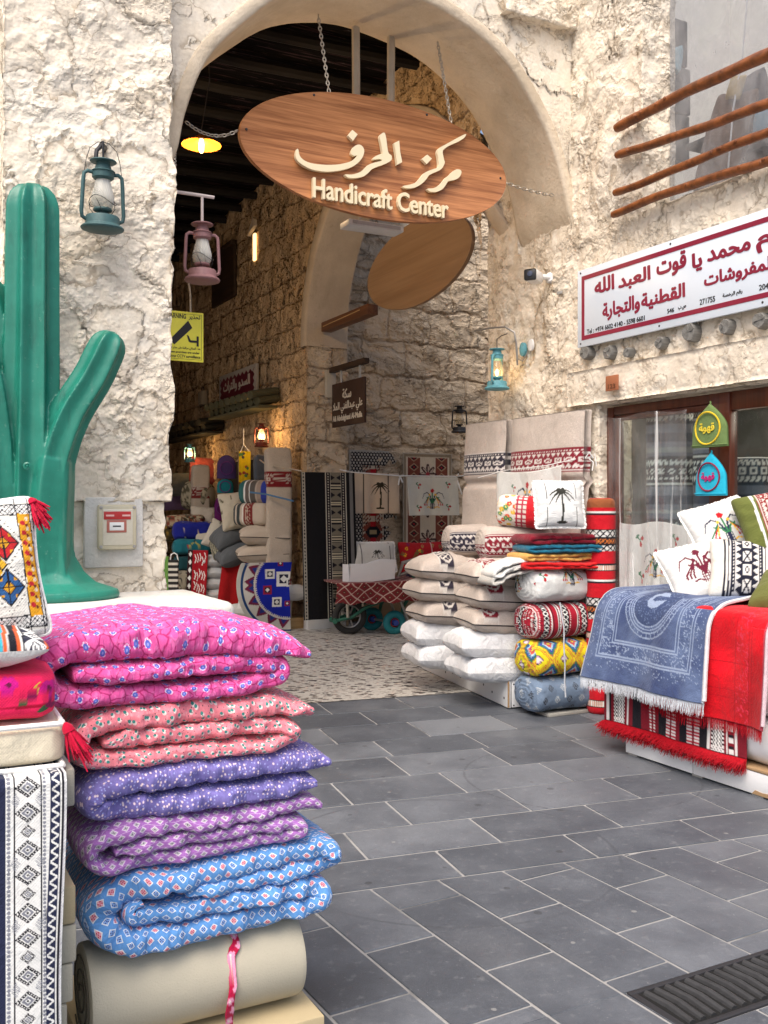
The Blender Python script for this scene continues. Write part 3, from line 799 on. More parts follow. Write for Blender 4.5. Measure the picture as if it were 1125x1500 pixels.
    for s_ in range(-9, 14):
        n0 = 1.5 + s_ * .2705
        off = 2.759 if s_ % 2 == 0 else 2.995
        for i in range(-9, 7):
            m0 = off + i * .526
            poly = [L(n0 + j, m0 + j), L(n0 + .2705 - j, m0 + j), L(n0 + .2705 - j, m0 + .526 - j), L(n0 + j, m0 + .526 - j)]
            poly = clip(poly, su, -cu, -edge + j)
            # leave out the drain channel
            if len(poly) < 3: continue
            for a_, b_, c_ in ((-DR_A[0], -DR_A[1], -DR_C),):
                poly2 = clip(poly, a_, b_, c_)
            if len(poly2) >= 3: slab(poly2, random.uniform(.05, .7), random.uniform(0, .001))
            poly3 = clip(poly, DR_A[0], DR_A[1], DR_C2)
            poly4 = None
            if len(poly3) >= 3: slab(poly3, random.uniform(.05, .6), random.uniform(0, .001))
            mid = clip(clip(poly, DR_A[0], DR_A[1], DR_C), -DR_A[0], -DR_A[1], -DR_C2)
            if len(mid) >= 3:
                mid = clip(mid, -cl, -sl_, -DR_N)
                if len(mid) >= 3: slab(mid, random.uniform(.1, .6), .0005)
    me = bpy.data.meshes.new('paving'); me.from_pydata([tuple(v) for v in V], [], Fs); me.update()
    at = me.attributes.new('tone', 'FLOAT', 'POINT'); at.data.foreach_set('value', np.array(tone, np.float32))
    tag(link('paving', me, mt, smooth=False), kind='structure')
    # terrazzo inside the arch
    t = NT('terrazzo_with_dark_chips'); x, y, z = t.obj()
    n = x * cu + y * su; m = y * cu - x * su
    wob = t.noise(t.vec(x, y), 18, 2); w2 = t.noise(t.vec(x + 9.0, y), 18, 2)
    c = t.mix(t.noise(t.vec(x, y), 5, 4), (.40, .385, .355), (.54, .52, .48))
    c = t.mix(t.ramp(t.noise(t.vec(x, y), 85, 3), .56, .68) * .5, c, (.66, .63, .58))
    for sc, off, th, dk in ((.85, 0.0, .20, (.035, .03, .032)), (1.25, 5.3, .15, (.12, .09, .075)), (2.3, 9.1, .12, (.20, .165, .14))):
        d, rc, _ = t.vor(t.vec((n + m * .35) * 9.5 * sc + (wob - .5) * .9 + off, m * 17.0 * sc + (w2 - .5) * 1.2, 0.0), 1.0, rnd=.95, metric='MANHATTAN')
        c = t.mix((d < (rc[1] * .25 + th)) * (rc[0] > .45), c, dk)
    mt = t.fin(c, .42, t.noise(t.vec(x, y), 60, 3), .0008, .4)
    r0 = rows[0] + .004
    q = [U(-6, r0), U(12, r0), U(12, r0 + 24), U(-6, r0 + 24)]
    me = mesh_from([(a, b, .006) for a, b in q], [(0, 1, 2, 3)])
    tag(link('terrazzo_floor', me, mt), kind='structure')
# drain channel lines (direction measured from the picture, in ground coordinates): a*x + b*y between C2 and C, for n > DR_N
_p, _q = onZ(917, 1456), onZ(1125, 1392)
_d = (_q - _p).normalized(); DR_A = (-_d.y, _d.x)
DR_C2 = DR_A[0] * _p.x + DR_A[1] * _p.y
DR_C = DR_C2 - .25
DR_A = (DR_A[0], DR_A[1])
DR_C, DR_C2 = DR_C, DR_C2
_yl = R(29.7); DR_N = (_p.x * math.cos(_yl) + _p.y * math.sin(_yl)) - .005
ground()
def drain():
    root = empty('drain_grate', _p - Vector((0, 0, 0)), math.atan2(_d.y, _d.x), 'dark cast iron slotted drain grate sunk in the grey paving', 'drain')
    L, w = 1.6, .235
    BARM = plain('worn_cast_iron', (.042, .043, .046), .6, .3, var=.5)
    mb = MB()
    mb.box((L / 2, -.012, -.006), (L, .02, .026), bev=.003); mb.box((L / 2, -w + .0, -.006), (L, .02, .026), bev=.003); mb.box((.012, -w / 2, -.006), (.024, w - .04, .024), bev=.003)
    mb.build('grate_frame', M['iron'], root)
    for i in range(38):
        x = .05 + i * .041
        b = MB(); b.tube([(x, -.03, .0), (x + .006, -w / 2, .003), (x, -w + .02, .0)], .0125, 8); b.build('grate_bar', BARM, root)
    b = MB(); b.box((L / 2, -w / 2, -.018 + .0195), (L, w - .02, .002)); b.build('grate_bed', plain('slot_shade', (.006, .006, .006), .95), root)  # near-black sheet painted for the shade inside the slots
drain()
# ------------------------------------------------------------------ painted cloth patterns
RED, DRED, BLK, WHT, CRM = (.42, .012, .02), (.20, .010, .022), (.012, .012, .018), (.74, .74, .72), (.62, .55, .46)
NAVY, GRN, YEL, ORG = (.02, .025, .06), (.03, .16, .07), (.72, .42, .03), (.62, .16, .03)
class Paint:
    def __init__(s, U, V, base):
        s.U, s.V = np.asarray(U, float), np.asarray(V, float); s.c = np.empty(s.U.shape + (3,)); s.c[:] = base
    def put(s, mask, col): s.c[mask] = col; return s
    def rect(s, u0, u1, v0, v1, col): return s.put((s.U >= u0) & (s.U < u1) & (s.V >= v0) & (s.V < v1), col)
    def ell(s, u, v, a, b, col, ang=0.0):
        du, dv = s.U - u, s.V - v; c, k = math.cos(ang), math.sin(ang)
        return s.put(((du * c + dv * k) / a) ** 2 + ((dv * c - du * k) / b) ** 2 < 1, col)
    def ring(s, u, v, r, w, col): return s.put(np.abs(np.hypot(s.U - u, s.V - v) - r) < w, col)
    def line(s, pts, w, col):
        for i in range(len(pts) - 1):
            (a, b), (c, d) = pts[i], pts[i + 1]; L2 = max((c - a) ** 2 + (d - b) ** 2, 1e-12)
            t = np.clip(((s.U - a) * (c - a) + (s.V - b) * (d - b)) / L2, 0, 1)
            ww = w if not isinstance(w, tuple) else w[0] + (w[1] - w[0]) * (i + t) / (len(pts) - 1)
            s.put(np.hypot(s.U - a - t * (c - a), s.V - b - t * (d - b)) < ww, col)
        return s
    def dia(s, u, v, a, b, col): return s.put(np.abs(s.U - u) / a + np.abs(s.V - v) / b < 1, col)
def palm(P, u, v, h, col):
    """palm tree standing at (u, v), height h"""
    P.line([(u, v), (u + .02 * h, v + .35 * h), (u, v + .68 * h)], (.028 * h, .018 * h), col)
    P.ell(u, v, .12 * h, .03 * h, col)
    for a in (-2.6, -1.9, -1.1, -.4, .3, .9, 1.6, 2.4, 3.1):
        L = .30 * h; p0 = (u, v + .70 * h)
        pts = [(p0[0] + L * t * math.sin(a) * 1.05, p0[1] + L * t * math.cos(a) * .85 - .22 * h * t * t * (1 if abs(a) < 2.2 else .3)) for t in np.linspace(0, 1, 5)]
        P.line(pts, (.030 * h, .006 * h), col)
def bouquet(P, u, v, h, mono=None):
    """embroidered date palm motif: vase, drooping fronds, hanging dates and a flower"""
    k = lambda c: mono if mono else c
    for sx in (-1, 1):
        P.line([(u + sx * .03 * h, v + .25 * h), (u + sx * .12 * h, v + .62 * h), (u + sx * .30 * h, v + .78 * h), (u + sx * .50 * h, v + .70 * h), (u + sx * .60 * h, v + .45 * h)], (.035 * h, .012 * h), k(NAVY))
        P.line([(u + sx * .05 * h, v + .25 * h), (u + sx * .16 * h, v + .48 * h), (u + sx * .32 * h, v + .52 * h)], .028 * h, k(GRN))
        for q, cc in ((.20, YEL), (.30, RED), (.40, GRN)):
            P.line([(u + sx * .18 * h, v + .58 * h), (u + sx * (q + .10) * h, v + .22 * h)], .022 * h, k(cc))
        for q in (.24, .34, .44): P.ell(u + sx * (q + .06) * h, v + .16 * h, .032 * h, .055 * h, k(RED))
        P.line([(u + sx * .10 * h, v + .0 * h), (u + sx * .22 * h, v + .06 * h), (u + sx * .34 * h, v + .02 * h)], .024 * h, k(YEL))
        P.ell(u + sx * .16 * h, v + .66 * h, .05 * h, .05 * h, k(YEL))
    P.line([(u, v + .2 * h), (u, v + .78 * h)], .02 * h, k(GRN))
    for a in np.linspace(0, 2 * math.pi, 6)[:-1]: P.ell(u + .055 * h * math.cos(a), v + .86 * h + .055 * h * math.sin(a), .048 * h, .048 * h, k(RED))
    for i in range(4): P.line([(u + (-.09 + .06 * i) * h, v - .05 * h), (u + (-.09 + .06 * i) * h, v + .24 * h)], .016 * h, k(NAVY))
    for i in range(3): P.line([(u - .12 * h, v + (.0 + .08 * i) * h), (u + .12 * h, v + (.0 + .08 * i) * h)], .010 * h, k(NAVY))
def sprig(P, u, v, h, mono=None):
    k = lambda c: mono if mono else c
    P.line([(u - .3 * h, v + .3 * h), (u, v), (u + .1 * h, v - .4 * h)], .06 * h, k(GRN)); P.line([(u, v), (u + .35 * h, v + .25 * h)], .06 * h, k(GRN))
    P.ell(u + .32 * h, v + .1 * h, .20 * h, .15 * h, k(RED)); P.ell(u - .2 * h, v + .3 * h, .22 * h, .1 * h, k(GRN), .8); P.ell(u + .1 * h, v - .35 * h, .13 * h, .2 * h, k(RED))
def sadu(P, A, B, a0, a1, unit, dark, light, mid=None):
    """woven Bedouin band across A in [a0, a1], repeating along B every unit"""
    t = (A - a0) / (a1 - a0); ins = (t >= 0) & (t <= 1); f = np.mod(B / unit, 1.0); tri = np.abs(f - .5) * 2
    P.put(ins, dark)
    for q in (.06, .94): P.put(ins & (np.abs(t - q) < .018), light)
    for q in (.155, .845): P.put(ins & (np.abs(t - q) < .022) & (np.mod(B / unit * 4, 1) < .5), light)
    f2 = np.mod(B / unit * 2, 1.0); tri2 = np.abs(f2 - .5) * 2
    P.put(ins & (t > .20) & (t < .36) & ((t - .20) / .16 < tri2), light)
    P.put(ins & (t < .80) & (t > .64) & ((.80 - t) / .16 < tri2), light)
    if mid is not None: P.put(ins & (t > .37) & (t < .63), mid)
    box = ins & (t > .40) & (t < .60) & (np.abs(f - .5) < .42)
    P.put(box, light)
    uu, vv = (f - .5) / .42, (t - .5) / .10
    odd = np.mod(np.floor(B / unit), 2) < 1
    P.put(box & (np.abs(np.abs(uu) - np.abs(vv)) < .22) & odd, dark)
    P.put(box & (np.abs(uu) + np.abs(vv) < .75) & (np.abs(uu) + np.abs(vv) > .40) & ~odd, dark)
    P.put(box & ((np.abs(uu) > .90)), dark)
def stripes(P, A, spec):
    """spec: list of (a0, a1, colour)"""
    for a0, a1, c in spec: P.put((A >= a0) & (A < a1), c)

# ------------------------------------------------------------------ soft shapes
def pillow(name, w, d, t, mat, paint=None, base=WHT, parent=None, loc=None, rot=None, res=.008, piping=None, seed=1, plump=.55, frill=0.0, asym=1.0):
    """cushion lying in the xy plane; paint(P) draws in coordinates measured from the middle of the upper side"""
    nu, nv = max(20, int(w / res)), max(20, int(d / res))
    u, v = np.meshgrid(np.linspace(-1, 1, nu), np.linspace(-1, 1, nv), indexing='ij')
    px = w / 2 * u * (1 - .10 * (1 - v ** 2) * np.abs(u) ** 2); py = d / 2 * v * (1 - .10 * (1 - u ** 2) * np.abs(v) ** 2)
    cr_ = 1 - .075 * (np.abs(u) * np.abs(v)) ** 7; px = px * cr_; py = py * cr_
    hgt = t / 2 * ((1 - np.abs(u) ** 2.2) * (1 - np.abs(v) ** 2.2)).clip(0) ** plump
    nz = fbm(px * 9, py * 9, seed * 3.7, 3, seed) + .35 * fbm(px * 24, py * 14, seed * 1.3, 2, seed + 9)
    edge = np.maximum(np.abs(u), np.abs(v))
    wr = np.sin(np.arctan2(v, u) * 14 + seed) * edge ** 3 * .022 * t * 4 * (1 - edge ** 6)
    V, Fq, UV, CC = [], [], [], []
    for sgn in (1, -1):
        z = sgn * (hgt * (asym if sgn > 0 else 2 - asym) * (1 + .10 * nz) + wr * .35)
        V.append(np.stack([px, py, z], -1).reshape(-1, 3)); f = gridF(nu, nv); Fq.append((f if sgn > 0 else f[:, ::-1]) + (0 if sgn > 0 else nu * nv))
        UV.append(np.stack([px + w, py + d], -1).reshape(-1, 2))
        P = Paint(px, py, base)
        if paint and sgn > 0: paint(P)
        elif paint and getattr(paint, 'both', False): paint(P)
        CC.append(P.c.reshape(-1, 3))
    o = link(name, mesh_from(np.concatenate(V), np.concatenate(Fq), np.concatenate(UV), np.concatenate(CC)), mat, parent, loc, rot)
    if piping or frill:
        k = 60; q = np.linspace(-1, 1, k)
        ring = [(a, -1) for a in q] + [(1, a) for a in q[1:]] + [(a, 1) for a in q[::-1][1:]] + [(-1, a) for a in q[::-1][1:-1]]
        pts = [(w / 2 * a * (1 - .10 * (1 - b * b) * abs(a) ** 2) * (1 - .075 * abs(a * b) ** 7), d / 2 * b * (1 - .10 * (1 - a * a) * abs(b) ** 2) * (1 - .075 * abs(a * b) ** 7), 0) for a, b in ring]
        if piping: MB().tube(pts, .0045, 6, closed=True).build('piping', piping, o)
        if frill:
            V = []; n = len(pts)
            for i, p in enumerate(pts):
                a, b = ring[i]; L = math.hypot(a, b); dx, dy = a / L, b / L
                for j, e in enumerate((0, .5, 1)): V.append((p[0] + dx * frill * e, p[1] + dy * frill * e, .006 * e * math.sin(i * 2.1) + .004 * e * math.sin(i * .9)))
            V = np.array(V).reshape(n, 3, 3)
            link('frill', grid_mesh(V, np.zeros((n, 3, 2)), wrapu=True), M['white_cloth'], o)
    return o
def bolster(name, L, w, h, mat, paint=None, base=WHT, parent=None, loc=None, rot=None, res=.008, spiral=True, seed=1, sq=2.6, puff=.03, wr=.006, cap_col=None, tie=None):
    """rolled mattress or bolster lying along x, resting on z=0; paint(P): U along the length from 0, V round the girth from the back bottom"""
    nc = max(40, int((w + h) * 1.6 / res)); nl = max(24, int(L / res))
    a = np.linspace(0, 2 * math.pi, nc, endpoint=False); ct, st = -np.sin(a), -np.cos(a)       # starts at the bottom, goes up the -y (front) side
    e = 2 / sq; sx = np.sign(ct) * np.abs(ct) ** e; sz = np.sign(st) * np.abs(st) ** e
    # order: angle 0 bottom -> front -> top -> back
    x = np.linspace(0, L, nl); end = np.minimum(x, L - x); k = 1 - .16 * np.exp(-end / .012) - .05 * np.exp(-end / .05)
    gir = np.concatenate([[0], np.cumsum(np.hypot(np.diff(sx * w / 2), np.diff(sz * h / 2)))])
    Xg, Gi = np.meshgrid(x, gir, indexing='ij')
    nz = fbm(Xg * 7, Gi * 7, seed * 2.1, 3, seed)
    ww = 1 + wr / (h / 2) * (nz * 1.2 + np.sin(Gi * 90 + nz * 5) * .35 * np.exp(-np.minimum(Xg, L - Xg) / .05))
    Yc = sx[None, :] * w / 2 * k[:, None] * ww; Zc = h / 2 + sz[None, :] * h / 2 * k[:, None] * ww
    P3 = np.stack([Xg, Yc, Zc], -1)
    P = Paint(Xg, Gi, base)
    if paint: paint(P)
    V = [P3.reshape(-1, 3)]; Fq = [gridF(nl, nc, False, True)[:, ::-1]]; UV = [np.stack([Xg, Gi], -1).reshape(-1, 2)]; CC = [P.c.reshape(-1, 3)]
    n0 = nl * nc
    for side in (0, 1):
        nr = 14; ring0 = P3[-1 if side else 0]; cen = ring0.mean(0); q = np.linspace(1, 0.0, nr)
        bulge = puff * (1 - q ** 2) + 0
        Pc = cen + (ring0[None] - cen) * q[:, None, None]
        tw = np.arange(nc) / nc
        Pc[..., 0] += (bulge[:, None] + (.004 * np.sin((q[:, None] * 4 + tw[None]) * 2 * math.pi) * (q[:, None] > .08) * (q[:, None] < .98) if spiral else 0)) * (1 if side else -1)
        pc = Paint(Pc[..., 1] + .19, Pc[..., 2] + .17, cap_col if cap_col is not None else base)
        if paint and cap_col is None: paint(pc)
        Cc = pc.c.reshape(nr, nc, 3)
        if spiral: Cc *= (1 - .22 * (np.sin((q[:, None] * 4 + tw[None]) * 2 * math.pi) > .80) * (q[:, None] < .97))[..., None]
        V.append(Pc.reshape(-1, 3)); f = gridF(nr, nc, False, True) + n0; Fq.append(f if side == 0 else f[:, ::-1]); n0 += nr * nc
        UV.append(Pc[..., 1:].reshape(-1, 2)); CC.append(Cc.reshape(-1, 3))
    o = link(name, mesh_from(np.concatenate(V), np.concatenate(Fq), np.concatenate(UV), np.concatenate(CC)), mat, parent, loc, rot)
    return o
def ribbon_path(pts, n):
    """smooth resampled polyline (Catmull-Rom), n points in 3-D"""
    P = np.array(pts, float); Q = np.vstack([2 * P[0] - P[1], P, 2 * P[-1] - P[-2]]); out = []
    for i in range(1, len(Q) - 2):
        for t in np.linspace(0, 1, 24, endpoint=False):
            a, b, c, d = Q[i - 1:i + 3]
            out.append(.5 * (2 * b + (c - a) * t + (2 * a - 5 * b + 4 * c - d) * t * t + (3 * b - a - 3 * c + d) * t ** 3))
    out.append(P[-1]); out = np.array(out)
    s = np.concatenate([[0], np.cumsum(np.linalg.norm(np.diff(out, axis=0), axis=1))]); q = np.linspace(0, s[-1], n)
    return np.stack([np.interp(q, s, out[:, k]) for k in range(3)], -1), q
def folded_quilt(name, path, thick, depth, mat, seed, taper=.5, res=.006, parent=None, loc=None, rot=None, puck=.010):
    """a padded quilt folded along path (x, z points, extruded along y from the front 0 back to depth)"""
    xz = [(a, 0, b) for a, b in path]
    L = sum(math.hypot(path[i + 1][0] - path[i][0], path[i + 1][1] - path[i][1]) for i in range(len(path) - 1))
    ns = int(L / res); C3, s = ribbon_path(xz, ns)
    T = np.gradient(C3, axis=0); T /= np.linalg.norm(T, axis=1)[:, None]; N = np.stack([-T[:, 2], 0 * T[:, 0], T[:, 0]], -1)
    nph = 97; a = np.linspace(math.pi, 3 * math.pi, nph)
    th = np.interp(s, [0, .03, .06, s[-1] - .06, s[-1] - .02, s[-1]], [.25, .8, 1, 1, .85, .3]) if not isinstance(thick, (list, tuple)) else None
    tk = (thick if th is not None else 1) * (th if th is not None else np.interp(s / s[-1], thick[0], thick[1]))
    # cross-section: y runs over the depth, rounded puffy front
    e = 2 / 4.2; cy = np.sign(np.cos(a)) * np.abs(np.cos(a)) ** e; cn = np.sign(np.sin(a)) * np.abs(np.sin(a)) ** .50
    S, A = np.meshgrid(s, a, indexing='ij')
    y = depth / 2 - cy[None] * depth / 2
    hh = (np.abs(np.cos(a)) ** 30)[None]
    per = np.concatenate([[0], np.cumsum(np.hypot(np.diff(cy * depth / 2), np.diff(cn * thick / 2 if th is not None else cn * .03)))])
    nz = fbm(S * 10, y * 10, seed * 5.0, 3, seed); pk = fbm(S * 26, y * 20 + cn[None] * 2, seed * 9.0, 2, seed + 5)
    stitch = np.sin(S / .085 * 2 * math.pi + nz * 1.2)
    front = np.exp(-((y) / .06) ** 2)
    gath = vnoise(S * 55, y * 7, seed * 3.0, seed) * np.exp(-(y / .16) ** 2)
    tk = tk * 1.13
    off = cn[None] * tk[:, None] / 2 * (1 + .10 * nz + .05 * pk) + .0022 * gath
    off = off * (1 - .16 * np.exp(-((np.mod(S + .02 * nz, .095) - .0475) / .0065) ** 2) * (.4 + .6 * front))
    yy = y + front * (.012 * stitch * .5 + puck * 1.1 * nz + puck * .35 * pk + .004 * gath) + .5 * front * .012 * cn[None] ** 2
    P3 = C3[:, None, :] + N[:, None, :] * off[..., None]
    P3[..., 1] += yy
    P3[..., 2] += .006 * nz * front
    UV = np.stack([S, np.broadcast_to(per[None], S.shape)], -1)
    V = P3.reshape(-1, 3); f = gridF(ns, nph)
    caps = [list(range(nph - 1)), list(range((ns - 1) * nph, ns * nph - 1))[::-1]]
    me = mesh_from(V, f[:, ::-1], UV.reshape(-1, 2))
    bm = bmesh.new(); bm.from_mesh(me); bm.verts.ensure_lookup_table(); uvl = bm.loops.layers.uv.active
    for cp in caps:
        fc = bm.faces.new([bm.verts[i] for i in cp])
        for l in fc.loops: l[uvl].uv = (l.vert.co.x, l.vert.co.z)
    bmesh.ops.recalc_face_normals(bm, faces=bm.faces)
    bm.to_mesh(me); bm.free()
    return link(name, me, mat, parent, loc, rot)
def cloth_sheet(name, P3, mat, paint=None, base=WHT, UV=None, parent=None, thick=.006, loc=None, rot=None):
    """sheet given as a grid of points, with real thickness; paint(P) uses UV in metres"""
    nu, nv = P3.shape[:2]
    if UV is None:
        du = np.concatenate([[0], np.cumsum(np.linalg.norm(np.diff(P3[:, nv // 2], axis=0), axis=1))]); dv = np.concatenate([[0], np.cumsum(np.linalg.norm(np.diff(P3[nu // 2], axis=0), axis=1))])
        U, V = np.meshgrid(du, dv, indexing='ij')
    else: U, V = UV[..., 0], UV[..., 1]
    P = Paint(U, V, base)
    if paint: paint(P)
    o = link(name, grid_mesh(P3, np.stack([U, V], -1), P.c), mat, parent, loc, rot)
    md = o.modifiers.new('thickness', 'SOLIDIFY'); md.thickness = thick; md.offset = 0
    return o
def fringe(name, pts, dirs, length, mat, parent=None, n=120, seed=1, r=.0022, spread=.5, loc=None):
    """tassel threads hanging from a line of points"""
    rg = random.Random(seed); mb = MB(); pts = [Vector(p) for p in pts]
    for i in range(n):
        t = i / max(n - 1, 1) * (len(pts) - 1); k = min(int(t), len(pts) - 2); p = pts[k].lerp(pts[k + 1], t - k)
        d = Vector(dirs); L = length * rg.uniform(.75, 1.1); sx = Vector((rg.uniform(-1, 1), rg.uniform(-1, 1), rg.uniform(-.3, .3))) * spread
        q = [p, p + d * L * .4 + sx * L * .15, p + d * L * .75 + sx * L * .4, p + d * L + sx * L * (.5 + rg.uniform(-.2, .3))]
        mb.tube(q, [r, r, r * .9, r * .5], 4)
    return mb.build(name, mat, parent, loc)
def tassel(parent, p, d, L, mat):
    p, d = Vector(p), Vector(d).normalized(); mb = MB(); rg = random.Random(3)
    mb.tube([p, p + d * L * .12, p + d * L * .25, p + d * L * .3], [.004, .012, .014, .010], 10)
    for i in range(46):
        s = Vector((rg.uniform(-1, 1), rg.uniform(-1, 1), rg.uniform(-1, 1))) * .018
        mb.tube([p + d * L * .25 + s * .4, p + d * L * .65 + s * 1.0, p + d * L * rg.uniform(.9, 1.05) + s * 1.5], [.003, .003, .0015], 4)
    return mb.build('tassel', mat, parent)
def RY(yaw): return (0, 0, yaw)
M['tassel_red'] = cloth('red_tassel_thread', (.45, .006, .035))
M['fringe_red'] = cloth('red_wool_fringe', (.36, .004, .012))
M['fringe_pale'] = cloth('pale_blue_fringe', (.52, .55, .60))
# ------------------------------------------------------------------ left foreground: plinth, cactus, quilts, foam, cushions
p = Patches()
def plinth():
    bm = bmesh.new(); bmesh.ops.create_cube(bm, size=1)
    for v in bm.verts: v.co = Vector((v.co.x * 2.9, v.co.y * .86, v.co.z * .96))
    bmesh.ops.bevel(bm, geom=list(bm.edges), offset=.05, segments=4, affect='EDGES', profile=.5)
    bmesh.ops.subdivide_edges(bm, edges=[e for e in bm.edges if e.calc_length() > .2], cuts=24, use_grid_fill=True)
    me = bpy.data.meshes.new('plinth'); bm.to_mesh(me); bm.free()
    o = link('plinth', me, M['plinth'], None, NM(.17, 5.16, .48), RY(TH)); tag(o, 'low white plastered plinth under the green cactus', 'plinth')
plinth()
def cactus():
    Y = 5.05; k = Y / F
    root_loc = W(30, 0, Y); root_loc.z = .96
    fx = lambda px: (px - 30) * k
    fz = lambda py: H + (HY - py) * k - .96
    def ribbed(pts, rad, ribs, ph, depth, n=96, ex=1.0):
        path, s = ribbon_path(pts, 90); rr = np.interp(s / s[-1], np.linspace(0, 1, len(rad)), rad)
        # rounded tip
        d = s[-1] - s; R0 = rad[-1]; tip = d < R0; rr = np.where(tip, R0 * np.sqrt(np.clip(1 - ((R0 - d) / R0) ** 2, 0, 1)) * np.where(tip, 1, 1) , rr)
        T = np.gradient(path, axis=0); T /= np.linalg.norm(T, axis=1)[:, None]
        A = np.tile(np.array([0, -1.0, 0]), (len(path), 1)); A -= T * (A * T).sum(1)[:, None]; A /= np.linalg.norm(A, axis=1)[:, None]
        B = np.cross(T, A); a = np.linspace(0, 2 * math.pi, n, endpoint=False)
        prof = 1 - depth * np.abs(np.sin(ribs * (a + ph) / 2)) ** .9
        P = path[:, None] + (A[:, None] * np.cos(a)[None, :, None] * ex + B[:, None] * np.sin(a)[None, :, None]) * (rr[:, None] * prof[None])[..., None]
        return P
    V = []; Fq = []; n0 = 0
    def put(P):
        nonlocal n0
        V.append(P.reshape(-1, 3)); f = gridF(P.shape[0], P.shape[1], False, True); Fq.extend([tuple(int(i) for i in q) for q in f + n0])
        Fq.append(tuple(range(n0, n0 + P.shape[1]))); Fq.append(tuple(range(n0 + P.shape[0] * P.shape[1] - P.shape[1], n0 + P.shape[0] * P.shape[1]))); n0 += P.shape[0] * P.shape[1]
    put(ribbed([(fx(38), 0, 0), (fx(42), 0, .5), (fx(45), 0, fz(560)), (fx(46), 0, fz(400)), (fx(47), 0, fz(266))], [.19, .168, .158, .153, .149, .145], 8, .25, .30))
    put(ribbed([(fx(70), -.02, .04), (fx(69), -.03, fz(760)), (fx(76), -.04, fz(680)), (fx(99), -.05, fz(610)), (fx(134), -.05, fz(548)), (fx(163), -.04, fz(482))], [.16, .130, .122, .115, .110, .106, .102], 6, .35, .28))
    put(ribbed([(fx(-4), -.04, .04), (fx(-2), -.05, fz(740)), (fx(-6), -.06, fz(640)), (fx(-22), -.07, fz(540)), (fx(-52), -.06, fz(450)), (fx(-66), -.05, fz(370))], [.16, .125, .12, .12, .12, .115], 6, .1, .28))
    put(ribbed([(fx(8), .02, fz(560)), (fx(2), .02, fz(500)), (fx(-14), .02, fz(430)), (fx(-30), .02, fz(410))], [.08, .085, .085, .08], 6, .5, .12, 48))
    put(ribbed([(fx(62), 0, .04), (fx(66), -.02, fz(760)), (fx(72), -.03, fz(690)), (fx(80), -.03, fz(640))], [.17, .15, .14, .115], 6, .2, .16, 64))
    # flared foot
    prof = [(.44, .0), (.45, .02), (.44, .045), (.40, .06), (.33, .085), (.27, .14), (.225, .22), (.20, .34), (.17, .5)]
    a = np.linspace(0, 2 * math.pi, 96, endpoint=False)
    P = np.zeros((len(prof), 96, 3))
    for i, (r, z) in enumerate(prof):
        w = (1 - .10 * np.abs(np.sin(4 * a)) * (1 if i > 3 else .15)) * r
        P[i] = np.stack([w * np.cos(a) + .05, w * np.sin(a) * .62, np.full(96, z)], -1)
    put(P)
    me = mesh_from(np.concatenate(V), Fq)
    tmp = link('tmp', me, None)
    r = tmp.modifiers.new('r', 'REMESH'); r.mode = 'VOXEL'; r.voxel_size = .0075
    s = tmp.modifiers.new('s', 'SMOOTH'); s.factor = .5; s.iterations = 1
    dg = bpy.context.evaluated_depsgraph_get(); dg.update()
    m2 = bpy.data.meshes.new_from_object(tmp.evaluated_get(dg)); bpy.data.objects.remove(tmp)
    root = link('cactus_statue', m2, M['cactus'], None, root_loc, RY(R(14)))
    tag(root, 'tall green fibreglass cactus statue with raised arms on the white plinth', 'statue')
    for py in (684, 792):
        b = MB(); b.lathe([(0, .0), (.018, .001), (.02, .006), (.012, .010), (.008, .006), (.005, .012), (0, .013)], 14)
        o = b.build('bolt', M['cactus'], root, (fx(44), -.152 if py < 700 else -.166, fz(py)), (R(90), 0, 0))
cactus()
MQ = 2.38
qz = lambda n, z: NM(n, MQ, z)
